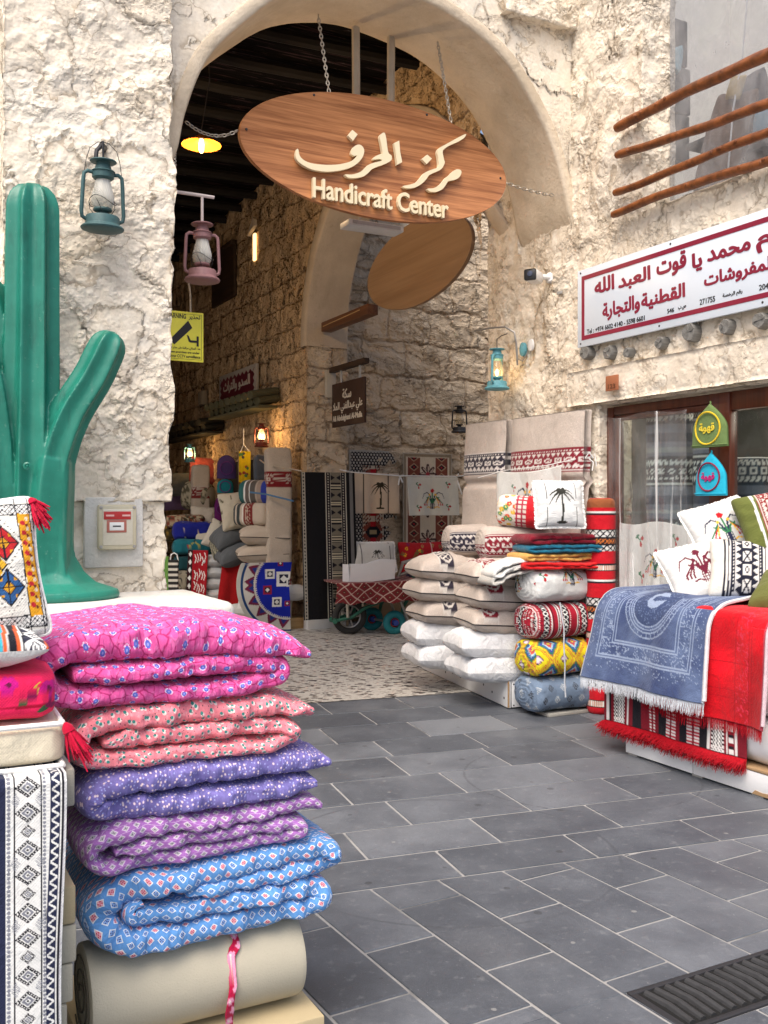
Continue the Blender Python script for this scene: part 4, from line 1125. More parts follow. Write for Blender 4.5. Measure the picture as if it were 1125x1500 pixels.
def quilts():
    G = 'folded quilts stacked on the foam roll'
    def q(name, n, z, path, th, seed, mat, label, depth=.50):
        o = folded_quilt('folded_quilt', path, th, depth, mat, seed, loc=qz(n, z), rot=RY(TH)); return tag(o, label, 'quilt', G)
    q('pink', .296, .955, [(.118, .086), (.35, .088), (.56, .084), (.645, .070), (.640, .044), (.56, .028), (.35, .026), (.17, .030), (.085, .042), (.050, .084), (.062, .126), (.13, .150), (.30, .158), (.50, .150), (.65, .126), (.725, .100)],
      ([0, .03, .30, .36, .62, .70, .78, .93, .98, 1], [.03, .058, .056, .050, .060, .082, .100, .086, .05, .03]), 3, quilt_pink(), 'bright pink quilt with blue flowers, topmost of the folded stack')
    q('salmon', .392, .802, [(.092, .072), (.30, .072), (.51, .069), (.580, .056), (.577, .036), (.51, .023), (.30, .022), (.13, .024), (.060, .032), (.036, .068), (.052, .104), (.12, .118), (.30, .122), (.50, .120), (.59, .110), (.640, .100)],
      ([0, .03, .30, .36, .62, .70, .78, .93, .98, 1], [.02, .050, .048, .044, .050, .062, .066, .062, .04, .026]), 5, quilt_salmon(), 'salmon pink quilt with small green leaves, under the bright pink one')
    q('violet', .412, .672, [(.625, .036), (.57, .034), (.35, .033), (.14, .035), (.058, .046), (.050, .080), (.11, .098), (.30, .100), (.52, .100), (.61, .094), (.668, .084)],
      ([0, .02, .06, .44, .52, .60, .93, .98, 1], [.03, .05, .064, .064, .066, .070, .068, .05, .028]), 8, quilt_violet(), 'blue violet quilt with tiny pale dots, in the middle of the folded stack')
    q('purple', .408, .548, [(.100, .064), (.34, .064), (.53, .064), (.59, .052), (.55, .032), (.35, .022), (.15, .024), (.066, .036), (.044, .070), (.07, .098), (.16, .106), (.32, .103), (.50, .103), (.60, .106), (.648, .094)],
      ([0, .03, .30, .36, .62, .70, .78, .93, .98, 1], [.02, .044, .044, .042, .046, .060, .048, .048, .036, .026]), 11, quilt_purple(), 'purple quilt with white diamonds, between the violet and the blue quilts')
    q('blue', .430, .338, [(.15, .128), (.118, .112), (.150, .092), (.36, .094), (.55, .092), (.625, .074), (.622, .048), (.55, .036), (.36, .034), (.18, .034), (.085, .056), (.052, .106), (.085, .156), (.18, .174), (.34, .178), (.52, .188), (.63, .190), (.664, .166), (.648, .146), (.56, .140), (.26, .138)],
      ([0, .03, .10, .22, .30, .45, .55, .66, .85, .93, .98, 1], [.02, .050, .058, .064, .064, .074, .084, .070, .058, .056, .05, .03]), 14, quilt_blue(), 'sky blue quilt with white diamonds, lowest of the folded stack')
quilts()
def foam():
    # roll of foam with a printed ribbon
    L, r = .56, .120
    V = []; nr = 200
    mb = MB()
    prof = [(.0, 0), (r - .01, 0), (r - .002, .003), (r, .010)] + [(r, t) for t in np.linspace(.02, L - .02, 12)] + [(r, L - .010), (r - .002, L - .003), (r - .01, L), (0, L)]
    mb.lathe(prof, 64, Matrix.Rotation(R(90), 4, 'Y'), (1.0, 1.06))
    root = mb.build('foam_roll', M['foam'], None, NM(.455, 2.515, .224), RY(TH)); tag(root, 'thick beige foam roll tied with a red flowered ribbon under the blue quilt', 'foam roll')
    sp = MB(); pts = [(-.003, math.cos(a) * (.02 + a * .0052), math.sin(a) * (.02 + a * .0052)) for a in np.linspace(0, 18, 120)]
    sp.tube(pts, .0022, 5); sp.build('spiral_seam', plain('foam_gap', (.09, .08, .06), .9), root)
    ns, nv = 60, 8
    P = np.zeros((ns, nv, 3)); x0 = .365
    for i, t in enumerate(np.linspace(0, 1, ns)):
        if t < .6:
            a = R(60) - t / .6 * R(150); y, z = -math.cos(a) * (r + .004) * 1.0, math.sin(a) * (r + .004)
        else:
            q = (t - .6) / .4; y, z = -.004 - .0 - .02 - math.sin(q * 2) * .012, -r - q * .06
            y = -(.02 + .1 * (1 - q) * .2)
        if t < .6: yy, zz = y, z
        w = .014 * (1 - .35 * abs(math.sin(t * 9)))
        for j, s in enumerate(np.linspace(-1, 1, nv)):
            P[i, j] = (x0 + s * w + .012 * math.sin(t * 7) - .02 * t, y, z)
    # hang the loose end in front of the roll instead of wrapping beneath it
    for i, t in enumerate(np.linspace(0, 1, ns)):
        a = R(62) - t * R(62) if t < .5 else None
        if a is not None: y, z = -math.cos(a) * (r * 1.06 + .006), math.sin(a) * (r + .006)
        else:
            q = (t - .5) / .5; y, z = -(r * 1.06 + .008) - .006 * math.sin(q * 6), -q * .165
        P[i, :, 1] = y; P[i, :, 2] = z
        tw = math.sin(t * 11) * .006; P[i, :, 1] += np.linspace(-1, 1, nv) * tw
        if t > .8: P[i, :, 0] = P[i, :, 0].mean() + (P[i, :, 0] - P[i, :, 0].mean()) * (1 - (t - .8) * 3.4) - (t - .8) * .12
    def rib(p):
        for i in range(14):
            u, v = .02 + i * .027, .008 + (i % 2) * .012
            for a in range(5): p.ell(u + .006 * math.cos(a * 1.256), v + .006 * math.sin(a * 1.256), .0045, .0045, (.78, .30, .46))
            p.ell(u, v, .003, .003, (.80, .70, .62))
    cloth_sheet('ribbon', P, cloth('ribbon_cloth'), rib, (.42, .008, .05), parent=root, thick=.0015)
    # board under the roll
    b = MB(); b.box((.29, .26, .050), (.60, .54, .1), bev=.006); o = b.build('foam_board', M['foam_tan'], None, NM(.46, 2.365, 0), RY(TH)); tag(o, 'thick tan foam board on the ground under the foam roll', 'foam board')
    # slabs
    ends = [.375, .36, .355, .372, .385, .392, .39, .352, .362, .388]
    mats = ['foam', 'foam_grey', 'foam', 'foam', 'foam', 'foam', 'foam_tan', 'foam', 'foam', 'foam_grey']
    z = 0
    lab = ['lowest beige foam slab of the tall stack behind the black and white runner', 'second lowest foam slab of the stack, grey beige', 'beige foam slab, third up from the ground in the slab stack', 'beige foam slab, fourth up from the ground in the slab stack',
           'beige foam slab, fifth up, beside the foam roll', 'beige foam slab sticking out just under the tan slab', 'tan foam slab jutting out between beige slabs beside the blue quilt', 'short beige foam slab just above the tan slab', 'beige foam slab, second from the top of the slab stack', 'grey beige foam slab under the cream box cushion']
    for i, (e, mn) in enumerate(zip(ends, mats)):
        h = .0868; x0 = -.75
        b = MB(); b.box(((e - x0) / 2, .32, h / 2), (e - x0, .62, h - .002), bev=.006)
        o = b.build('foam_slab', M[mn], None, NM(x0, 2.215 + random.uniform(-.006, .006), z + .001), RY(TH)); tag(o, lab[i], 'foam slab', 'foam slabs stacked by the quilts'); z += h
    return z
ZSL = foam()
def left_textiles():
    # black and white runner hanging in front of the slabs
    nu, nv = 230, 680
    hang = .90; W_ = .36
    P = np.zeros((nv, nu, 3))
    for i, t in enumerate(np.linspace(0, 1, nv)):
        s = t * 1.12
        if s < .20: y, z = .20 - s, ZSL + .004
        else:
            a = min(s - .20, .02) / .02; y, z = -.010 * a - .012, ZSL + .004 - max(s - .20 - .004, 0) * .985
        for j, u in enumerate(np.linspace(0, 1, nu)):
            P[i, j] = (u * W_ + .006 * math.sin(s * 7) * (u > .9), y - .006 * math.sin(u * 7 + s * 3) * min(1, s * 2), z)
    def pt(p):
        x = W_ - p.V; y = p.U
        p.put(x > .104, BLK)
        stripes(p, x, [(.0, .004, (.55, .55, .58)), (.004, .008, BLK), (.008, .011, WHT), (.011, .031, NAVY), (.031, .033, WHT), (.033, .035, BLK), (.044, .047, BLK), (.0975, .1005, BLK), (.104, .116, WHT), (.116, .17, NAVY), (.17, .24, WHT), (.24, .30, NAVY)])
        m = (x > .013) & (x < .029); f = np.mod(y / .022, 1); tri = np.abs(f - .5) * 2
        p.put(m & (np.abs((x - .021) / .008 - (tri * 2 - 1)) < .45), WHT)
        p.put((np.abs(x - .039) < .0035) & (np.hypot((x - .039), (np.mod(y, .0085) - .00425)) < .0034), (.22, .23, .27))
        p.put((np.abs(x - .110) < .0045) & (np.hypot((x - .110), (np.mod(y, .009) - .0045)) < .004), (.22, .23, .27))
        for k in range(10):
            y0 = .232 + k * .132
            for (yy, a, b) in ((y0, .026, .022), (y0 + .053, .026, .022), (y0 + .0925, .016, .0145)):
                q = np.abs(x - .0725) / a + np.abs(y - yy) / b
                p.put(q < 1, BLK); p.put((q < .93) & (q > .75) & (np.mod((np.abs(x - .0725) / a - np.abs(y - yy) / b) * 3.0, 1) < .36), WHT)
                p.put(q < .64, WHT); p.put((q < .50) & (q > .24), (.20, .21, .25)); p.put(q < .13, BLK)
            for sx in (-1, 1):
                q = np.abs(x - .0725 - sx * .024) / .010 + np.abs(y - y0 - .0265) / .017
                p.put((q < 1) & (np.mod((x + y) * 260, 1) < .45), (.22, .23, .27))
    o = cloth_sheet('woven_runner', P, painted, pt, WHT, thick=.004, loc=NM(.355 - W_, 2.195, 0), rot=RY(TH)); tag(o, 'black and white woven runner with diamonds hanging over the foam slabs', 'runner')
    # cream box cushion
    def boxcushion(name, L, d, h, mat, loc, seed, bulge=.018, paint=None, base=WHT, puff=.12, label='', res=.006):
        nc = 160; nl = int(L / res); e = 2 / 5.0
        a = np.linspace(0, 2 * math.pi, nc, endpoint=False); cx, cz = np.cos(a), np.sin(a)
        sy = np.sign(cx) * np.abs(cx) ** e * d / 2; sz = np.sign(cz) * np.abs(cz) ** e * h / 2
        x = np.linspace(0, L, nl); k = np.clip(np.minimum(x, L - x) / .03, 0, 1) ** .5
        X_, A_ = np.meshgrid(x, np.arange(nc), indexing='ij')
        gi = np.concatenate([[0], np.cumsum(np.hypot(np.diff(sy), np.diff(sz)))])
        nz = fbm(X_ * 8, gi[A_] * 8, seed, 3, seed)
        sc = (.86 + .14 * k)[:, None] * (1 + puff * .5 * nz)
        P3 = np.stack([X_, d / 2 + sy[None] * sc, h / 2 + sz[None] * sc], -1)
        # close the ends
        e0 = P3[0:1].mean(1, keepdims=True); e1 = P3[-1:].mean(1, keepdims=True)
        c0 = e0 + (P3[0:1] - e0) * .4 + np.array([-.008, 0, 0]); c1 = e1 + (P3[-1:] - e1) * .4 + np.array([.008, 0, 0])
        P3 = np.concatenate([np.repeat(e0, nc, 1) + [-.01, 0, 0], c0, P3, c1, np.repeat(e1, nc, 1) + [.01, 0, 0]])
        UV = np.stack([P3[..., 0], np.broadcast_to(gi[None], P3.shape[:2])], -1)
        p = Paint(P3[..., 0], P3[..., 2], base)
        if paint: paint(p)
        o = link(name, grid_mesh(P3, UV, p.c, wrapv=True, flip=True), mat, None, loc, RY(TH)); tag(o, label, 'cushion'); return o
    z = ZSL + .006
    c = boxcushion('box_cushion', .62, .40, .100, M['cream_cloth'], NM(-.25, 2.225, z), 2, puff=.05, label='cream box cushion with red tassels on the foam slabs')
    for zz in (.004, .096):
        b = MB(); b.tube([(0, -.002, zz), (.3, -.006, zz + .003), (.612, .0, zz)], .006, 8); b.tube([(.612, 0, zz), (.618, .2, zz), (.612, .4, zz)], .006, 8); b.build('piping', M['white_cloth'], c)
    tassel(c, (.615, -.004, .098), (.45, -.15, -1), .085, M['tassel_red'])
    def pinkp(p):
        rg = random.Random(5)
        p.put(np.abs(p.V - .034) < .0022, (.36, .004, .03))
        for (u, v, k) in ((.40, .065, 0), (.50, .085, 1), (.535, .045, 2), (.46, .025, 1), (.585, .072, 1), (.35, .03, 2), (.30, .07, 1), (.575, .028, 2), (.24, .04, 0), (.43, .105, 2)):
            if k == 0:
                p.ell(u, v, .026, .019, (.62, .36, .06)); p.ell(u, v, .022, .015, (.10, .02, .10))
                for i in range(14): p.ell(u + rg.uniform(-.015, .015), v + rg.uniform(-.010, .010), .0025, .0025, rg.choice([(.10, .18, .6), (.75, .6, .7), (.6, .05, .3)]))
            elif k == 1:
                for a in range(6): p.ell(u + .012 * math.cos(a), v + .009 * math.sin(a), .009, .008, (.55, .01, .22))
                p.ell(u, v, .006, .005, (.12, .01, .05))
                p.line([(u - .02, v - .004), (u - .03, v + .006), (u - .02, v + .014)], .0018, (.62, .42, .06))
            else:
                p.ell(u, v, .016, .006, (.04, .12, .05), .5); p.ell(u + .014, v + .006, .012, .008, (.20, .01, .07))
    z += .103
    boxcushion('flowered_cushion', .60, .40, .112, painted, NM(-.25, 2.235, z), 4, puff=.13, paint=pinkp, base=(.78, .018, .10), res=.0035, label='coral pink flowered cushion between the cream box and the striped cushion')
    z += .108
    def strp(p):
        x = p.U - .030
        stripes(p, x, [(-1, -.05, (.05, .36, .46)), (-.05, -.035, BLK), (-.035, -.02, ORG), (-.02, .03, (.05, .36, .46)), (.03, .036, WHT), (.036, .046, (.62, .10, .03)), (.046, .056, BLK), (.056, .064, (.05, .36, .46)), (.064, .072, (.62, .10, .03)), (.072, .076, (.5, .5, .5)), (.076, .09, BLK), (.09, .098, (.62, .10, .03)), (.098, .103, WHT), (.103, .107, BLK), (.150, .156, (.62, .10, .03)), (.156, .164, BLK), (.164, .170, (.62, .10, .03)), (.170, .18, BLK), (.18, .3, (.05, .36, .46))])
        m = (x > .107) & (x < .150); p.put(m, (.03, .03, .05)); q = np.abs(x - .1285) / .019 + np.abs(np.mod(p.V + .014, .05) - .025) / .025
        p.put(m & (q < 1) & (q > .70), WHT); p.put(m & (q < .45) & (q > .2), WHT); p.put(m & (np.abs(np.abs(x - .1285) - np.abs(np.mod(p.V + .039, .05) - .025)) < .003), WHT)
    o = pillow('striped_cushion', .40, .40, .12, painted, strp, loc=NM(.145, 2.40, z + .052), rot=(0, 0, TH), res=.004, seed=2, plump=.5); tag(o, 'turquoise and orange striped cushion under the white embroidered one', 'cushion')
    z += .10
    def emb(p):
        u, v = p.U, p.V
        w, h = .188, .150
        p.put((np.abs(u) < w) & (np.abs(v) < h), (.72, .70, .64))
        fr = ((np.abs(u) < w - .006) & (np.abs(v) < h - .006)) & ~(np.abs(v) < h - .032)
        p.put(fr, (.74, .73, .70)); p.put(fr & ((np.abs(np.mod((u + v) / .011, 1) - .5) < .09) | (np.abs(np.mod((u - v) / .011, 1) - .5) < .09)), BLK)
        for q in (.006, .032): p.put((np.abs(np.maximum(np.abs(u) - (w - q), np.abs(v) - (h - q))) < .0014), BLK)
        # border column of flowers
        for sx in (-1, 1):
            m = np.abs(u - sx * .160) < .0135; p.put(m & (np.abs(v) < h - .03), (.70, .33, .02))
            for k in range(9):
                vv = -.095 + k * .024; p.ell(sx * .160 - .004, vv, .006, .006, (.45, .02, .03)); p.ell(sx * .160 + .006, vv + .010, .004, .005, (.70, .60, .45)); p.ell(sx * .160 + .004, vv - .006, .0035, .004, (.15, .03, .02))
            p.put(np.abs(np.abs(u - sx * .160) - .0150) < .0012, BLK)
        for (du, vv, cc) in ((.106, .050, (.45, .02, .025)), (.106, -.052, (.03, .10, .26)), (-.106, .050, (.03, .10, .26)), (-.106, -.052, (.45, .02, .025)), (.02, .05, (.03, .10, .26)), (.02, -.052, (.45, .02, .025))):
            q = np.abs(u - du) / .042 + np.abs(v - vv) / .052
            p.put((q < 1), (.72, .70, .64)); p.put((q < .86) & (q > .76), BLK); p.put(q < .76, (.62, .30, .02))
            p.put((q < .76) & (np.abs(u - du) < .013), cc); p.put((q < .76) & (np.abs(v - vv) < .016), cc)
            p.put((q < .36), BLK); p.put(q < .30, (.62, .30, .02)); p.put((q < .76) & ((np.abs(u - du) < .0014) | (np.abs(v - vv) < .0014)), BLK)
            p.put((np.abs(q - 1.12) < .05) & (np.mod((v) / .008, 1) < .3), BLK)
        for k in range(-1, 2):
            for du in (-.01, .01, 0):
                q = np.abs(u - .086 - du - .001) / .011 + np.abs(v - k * .002 - (0 if du else .014 * k)) / .013
                p.put((q < 1), (.66, .38, .03)); p.put((q < 1.0) & (q > .84), BLK)
    o = pillow('embroidered_cushion', .40, .345, .11, painted, emb, (.76, .75, .72), loc=NM(.150, 2.37, z + .110), rot=(R(75), R(-5), TH + R(3)), res=.0026, seed=6, plump=.5, piping=M['white_cloth'])
    tag(o, 'white cushion embroidered with orange and blue diamonds, red tassels at its corners', 'cushion')
    tassel(o, (.185, .162, .0), (.30, -1, .10), .062, M['tassel_red'])
left_textiles()
# ------------------------------------------------------------------ stack of pillows and bolsters at the arch jamb
BEI = (.50, .435, .385)
def midstack():
    yaw = R(18); ex = Vector((math.cos(yaw), math.sin(yaw), 0)); ey = Vector((-math.sin(yaw), math.cos(yaw), 0))
    c0 = onZ(745, 1040)
    # white platform box
    root = empty('platform_box', c0, yaw, 'white painted chipboard platform under the stack of pillows', 'platform')
    t = .018; L, Wd, h = 1.78, .40, .195
    b = MB(); b.box((t / 2, L / 2, .012 + h / 2), (t, L, h), bev=.002); b.build('side_panel', M['white_paint'], root)
    b = MB(); b.box((Wd / 2 + t, t / 2 - .0005, .014 + h / 2), (Wd - t, t, h - .004), bev=.002); b.build('front_panel', M['white_paint'], root)
    b = MB(); b.box((Wd / 2 + .004, L / 2, h + .012 + .008), (Wd + .008, L + .006, .016), bev=.002); b.build('top_board', M['chip'], root)
    for yy in (.08, .7, 1.3): b = MB(); b.box((.05, yy, .006), (.08, .05, .0118)); b.build('foot', plain('grey_foot', (.25, .25, .24), .8), root)
    rg = random.Random(4)
    for i in range(9): b = MB(); b.lathe([(0, 0), (.009, 0), (.009, .0015), (0, .002)], 10, Matrix.Translation((-.0002, .1 + i * .19 + rg.uniform(-.05, .05), .06 + rg.uniform(0, .11))) @ Matrix.Rotation(R(-90), 4, 'Y')); b.build('screw_hole', M['ink'], root)
    for z in (.03, .18): b = MB(); b.lathe([(0, 0), (.006, 0), (.006, .0015), (0, .002)], 10, Matrix.Translation((.04, -.0006, z)) @ Matrix.Rotation(R(90), 4, 'X')); b.build('screw_hole', M['ink'], root)
    b = MB(); b.box((-.0005, -.0005, .012 + h / 2), (.010, .010, h - .01)); b.build('worn_edge', M['chip'], root)
    # pillows
    def motif(dark):
        def f(p):
            c_ = .165 if dark[0] > .1 else .075
            m = np.abs(p.U + c_) < .060; tt = (p.U + c_) / .060; q = np.mod(p.V / .14 + .5, 1) - .5
            lim = np.abs(p.V) < .21
            p.put(m & lim, dark)
            r = np.hypot(tt, q * 2.2)
            p.put(m & lim & (np.abs(r - .72) < .10), (.60, .56, .52)); p.put(m & lim & (np.abs(np.abs(tt) - np.abs(q * 2.2)) < .10) & (r < .62), (.60, .56, .52))
            p.put(m & lim & (r < .18), (.60, .56, .52)); p.put(m & lim & (np.abs(np.abs(tt) - .93) < .05), (.60, .56, .52)); p.put(m & lim & (np.abs(np.abs(q) - .47) < .03), (.60, .56, .52))
        return f
    zr = [.297, .466, .630, .795, .955]; zl = [.290, .452, .615, .790, .955]
    words = ['lowest', 'second lowest', 'middle', 'second from the top', 'topmost']
    for cx, cy, zs, who, dk in ((.81, 7.07, zr, 'near', (.20, .012, .025)), (.50, 7.70, zl, 'far', (.03, .025, .04))):
        for i, z in enumerate(zs):
            jx, jy, jr = random.uniform(-.015, .015), random.uniform(-.02, .02), random.uniform(-.05, .05)
            if i < 2:
                o = pillow('white_pillow', .66, .47, .245, M['pillow_white'], loc=(cx + jx - .01, cy + jy, z - .03), rot=(R(random.uniform(-2, 2)), R(3), yaw + jr), seed=i * 3 + len(who), plump=.36, res=.012, asym=1.2)
                lab = 'white pillow, %s of the %s column beside the white platform edge' % (words[i], 'near' if who == 'near' else 'far')
                tag(o, lab, 'pillow', 'white pillows on the platform')
            else:
                o = pillow('beige_pillow', .62, .46, .225, painted_plush, motif(dk), BEI, loc=(cx + jx + (.05 if who == 'near' else .0), cy + jy, z - .03), rot=(R(random.uniform(-2, 2)), R(4), yaw + jr), seed=i * 5 + len(who), plump=.40, piping=M['ink'], res=.009, asym=1.25)
                pos = {2: 'lowest', 3: 'middle', 4: 'topmost'}[i]
                lab = 'beige pillow with %s, %s of its three' % ('a maroon woven motif' if who == 'near' else 'a black woven motif', pos)
                tag(o, lab, 'pillow', 'beige pillows on the platform')
    # beige bolsters on top
    def band(dark):
        def f(p): sadu(p, p.V, p.U, .115, .285, .105, dark, (.62, .58, .55))
        return f
    o = bolster('beige_bolster', .56, .27, .25, painted_plush, band((.03, .025, .045)), BEI, loc=W(655, 740, 7.72) * 1.0 + Vector((0, .1, 0)), rot=(0, 0, R(12)), res=.007, seed=3)
    o.location.z = 1.045; tag(o, 'beige bolster with a black and white woven band on the pillow stack', 'bolster', 'beige bolsters on the pillows')
    o = bolster('beige_bolster', .56, .27, .25, painted_plush, band((.20, .012, .025)), BEI, loc=W(706, 740, 7.0) + Vector((0, .1, 0)), rot=(0, 0, R(12)), res=.007, seed=4)
    o.location.z = 1.05; tag(o, 'beige bolster with a maroon and white woven band on the pillow stack', 'bolster', 'beige bolsters on the pillows')
    # rolled red flowered blanket
    def flow(p):
        p.put(p.U < .13, (.70, .66, .58)); rg = random.Random(2)
        for i in range(60):
            u, v = rg.uniform(0, .13), rg.uniform(0, 1.0); c = rg.choice([(.72, .42, .05), (.55, .03, .04), (.08, .25, .10), (.65, .1, .05)])
            for a in range(5): p.ell(u + .010 * math.cos(a * 1.26), v + .010 * math.sin(a * 1.26), .009, .009, c)
            p.ell(u, v, .006, .006, (.75, .60, .15))
        m = (p.U > .13) & (p.U < .21); p.put(m, (.70, .62, .56)); p.put(m & ((np.mod(p.V, .035) < .012) | (np.mod(p.U, .035) < .010)), (.38, .03, .06))
    o = bolster('rolled_blanket', .36, .25, .235, painted_plush, flow, (.60, .02, .03), loc=(.84, 7.14, 1.298), rot=(0, R(4), R(-16)), res=.006, seed=8, puff=.02); tag(o, 'rolled red blanket with a flowered and checked end on top of the stack', 'blanket')
    def pal(p): palm(p, 0, -.13, .30, (.035, .035, .03)); p.put(np.abs(np.abs(p.U) - .105) < .0018, (.05, .05, .05))
    o = pillow('palm_cushion', .36, .33, .13, painted, pal, (.67, .68, .68), loc=W(819, 742, 6.62), rot=(R(78), 0, R(10)), res=.0055, seed=9, plump=.5, frill=.018); o.location.z = 1.455
    tag(o, 'white frilled cushion with a dark embroidered palm tree standing on folded blankets', 'cushion')
    # folded slabs leaning on the jamb
    def slabmat(m0, m1, n, zt, dark, label, a0, a1, folds):
        Lm = m1 - m0; nu, nv = 110, 240
        u = np.linspace(0, Lm, nu); v = np.linspace(0, 1, nv); U, V = np.meshgrid(u, v, indexing='ij')
        Z = V * zt
        P = np.zeros((nu, nv, 3)); bul = .055 * (1 - np.abs(2 * U / Lm - 1) ** 6) * (1 - .5 * V ** 8) + .008 * fbm(U * 4, Z * 4, 1.0) 
        bul = bul - .10 * np.exp(-((Z - folds) / .03) ** 2) * .35
        nn = n - bul + .10 * V; mm = m1 - U
        P = nn[..., None] * A3(D2) + mm[..., None] * A3(D1) + Z[..., None] * A3((0, 0, 1))
        pt = Paint(U, Z, BEI)
        sadu(pt, Z, U, a0, a1, .12, dark, (.62, .58, .55))
        sadu(pt, Z, U, .45, .62, .12, dark, (.62, .58, .55))
        # back
        Pb = P + A3(D2) * .06
        V_ = np.concatenate([P.reshape(-1, 3), Pb.reshape(-1, 3)]); f = gridF(nu, nv); k = nu * nv
        idx = np.arange(k).reshape(nu, nv); rim = np.concatenate([idx[:, 0], idx[-1, 1:], idx[::-1, -1][1:], idx[0, ::-1][1:]])
        side = np.stack([rim[:-1], rim[1:], rim[1:] + k, rim[:-1] + k], -1)
        Fa = np.concatenate([f, f[:, ::-1] + k, side])
        o = link('mattress_slab', mesh_from(V_, Fa, np.concatenate([np.stack([U, Z], -1).reshape(-1, 2)] * 2), np.concatenate([pt.c.reshape(-1, 3)] * 2)), painted_plush)
        tag(o, label, 'mattress', 'beige mattresses leaning on the wall')
    slabmat(5.47, 6.36, 4.36, 2.13, (.20, .012, .025), 'tall beige folding mattress with a maroon woven band leaning on the jamb', 1.69, 1.87, 1.62)
    slabmat(6.40, 7.0, 4.33, 2.13, (.03, .025, .04), 'tall beige folding mattress with a black woven band beside the maroon banded one', 1.70, 1.88, 1.63)
    # white flowered towel on a string in front of the slabs
    a, b_ = onN(730, 690, 4.27), onN(822, 681, 4.27)
    nu, nv = 90, 50; P = np.zeros((nu, nv, 3))
    for i, s in enumerate(np.linspace(0, 1, nu)):
        top = a.lerp(b_, s); top.z -= .03 * math.sin(s * math.pi)
        for j, q in enumerate(np.linspace(0, 1, nv)):
            w = .012 * math.sin(s * 26) * q + .010 * math.sin(s * 11 + 1)
            P[i, j] = A3(top - D2 * (.005 + w)) + A3((0, 0, -.36 * q))
    def tw(p):
        u0 = p.U.max() / 2; bouquet(p, u0, .0, .001) if False else None
        q = Paint(p.U, -p.V, WHT); q.c = p.c
        bouquet(q, u0, -.32, .26); sprig(q, u0 - .19, -.12, .06); sprig(q, u0 + .19, -.10, .06)
    o = cloth_sheet('hanging_towel', P, painted, tw, (.66, .67, .65), thick=.004); tag(o, 'white towel with red embroidered flowers hung over the leaning beige mattresses', 'towel')
    b = MB(); b.tube([onN(700, 700, 4.2), onN(740, 689, 4.265), onN(800, 682, 4.265), onN(858, 669, 4.47)], .003, 6)
    k = onN(862, 671, 4.44); b.tube([k, k + Vector((.03, -.02, -.03)), k + Vector((.02, -.03, -.09))], .004, 6); b.tube([k, k + Vector((.04, -.02, .03)), k + Vector((.05, -.03, -.06))], .004, 6)
    b.tube([k + Vector((-.02, 0, 0)), k + Vector((0, -.02, .04)), k + Vector((.03, -.01, .0))], .006, 6)
    o = b.build('tie_string', M['white_plastic']); tag(o, 'white string knotted at the wall holding the flowered towel', 'string')
    # bolster column in front
    base = Vector((.975, 6.70, 0)); yw = TH
    def col(name, z, L, w, h, f, base_c, label, res=.0065, seed=1, mat=painted, dx=0.0, cat='bolster'):
        o = bolster(name, L, w, h, mat, f, base_c, loc=base + Vector((dx, 0, z)), rot=(0, 0, yw), res=res, seed=seed); return tag(o, label, cat, 'rolled mattresses stacked on the plank')
    o = MB(); o.box((.26, -.02, .0165), (.40, .16, .023), bev=.003); o = o.build('plank', plain('grey_plank', (.34, .33, .30), .85, var=.25), None, base + Vector((.05, -.02, 0)), RY(yw)); tag(o, 'short grey plank on the paving under the rolled mattresses', 'plank')
    def blue(p):
        q = np.mod(np.floor(p.V / .085), 2) * .5
        uu = (np.mod(p.U / .10 + q, 1) - .5) * .10; vv = np.mod(p.V, .085) - .0425; d = np.abs(uu) / .024 + np.abs(vv) / .030
        dk = np.mod(np.floor(p.U / .10 + q) + np.floor(p.V / .085), 2) < 1
        p.put((d < 1) & dk, (.03, .035, .05)); p.put((d < 1) & ~dk, (.42, .46, .50)); p.put((d < .70), (.17, .22, .30)); p.put((d < .42) & dk, (.03, .035, .05)); p.put((d < .42) & ~dk, (.42, .46, .50)); p.put(d < .2, (.17, .22, .30))
    col('rolled_mattress', .030, .47, .34, .245, blue, (.155, .215, .31), 'grey blue rolled mattress with small diamonds, lowest of the rolled column', seed=2)
    def aztec(p):
        u, v = p.U, p.V; Y_ = (.72, .62, .03)
        uu = np.mod(u / .20, 1) - .5; vv = np.mod(v / .24, 1) - .5
        st = lambda x, k: np.floor(x * k) / k
        d = np.abs(st(uu, 26)) / .5 + np.abs(st(vv, 26)) / .5
        for lim, c in ((.92, (.60, .12, .06)), (.80, (.03, .22, .10)), (.66, (.05, .08, .38)), (.50, (.38, .60, .66)), (.32, (.60, .10, .06)), (.18, (.25, .03, .20)), (.08, Y_)): p.put(d < lim, c)
        d2 = np.abs(st(np.mod(uu + .5, 1) - .5, 26)) / .5 + np.abs(st(np.mod(vv + 1.0, 1) - .5, 26)) / .5
        p.put((d > 1.62), (.04, .04, .06)); p.put((d > 1.72), (.60, .30, .50)); p.put(d > 1.84, WHT); p.put((d > 1.18) & (d < 1.26), ORG); p.put((d > 1.02) & (d < 1.08), (.60, .10, .05))
    col('rolled_mattress', .276, .47, .335, .250, aztec, (.70, .60, .02), 'bright yellow rolled mattress with bold zigzag diamonds, above the grey blue one', seed=4)
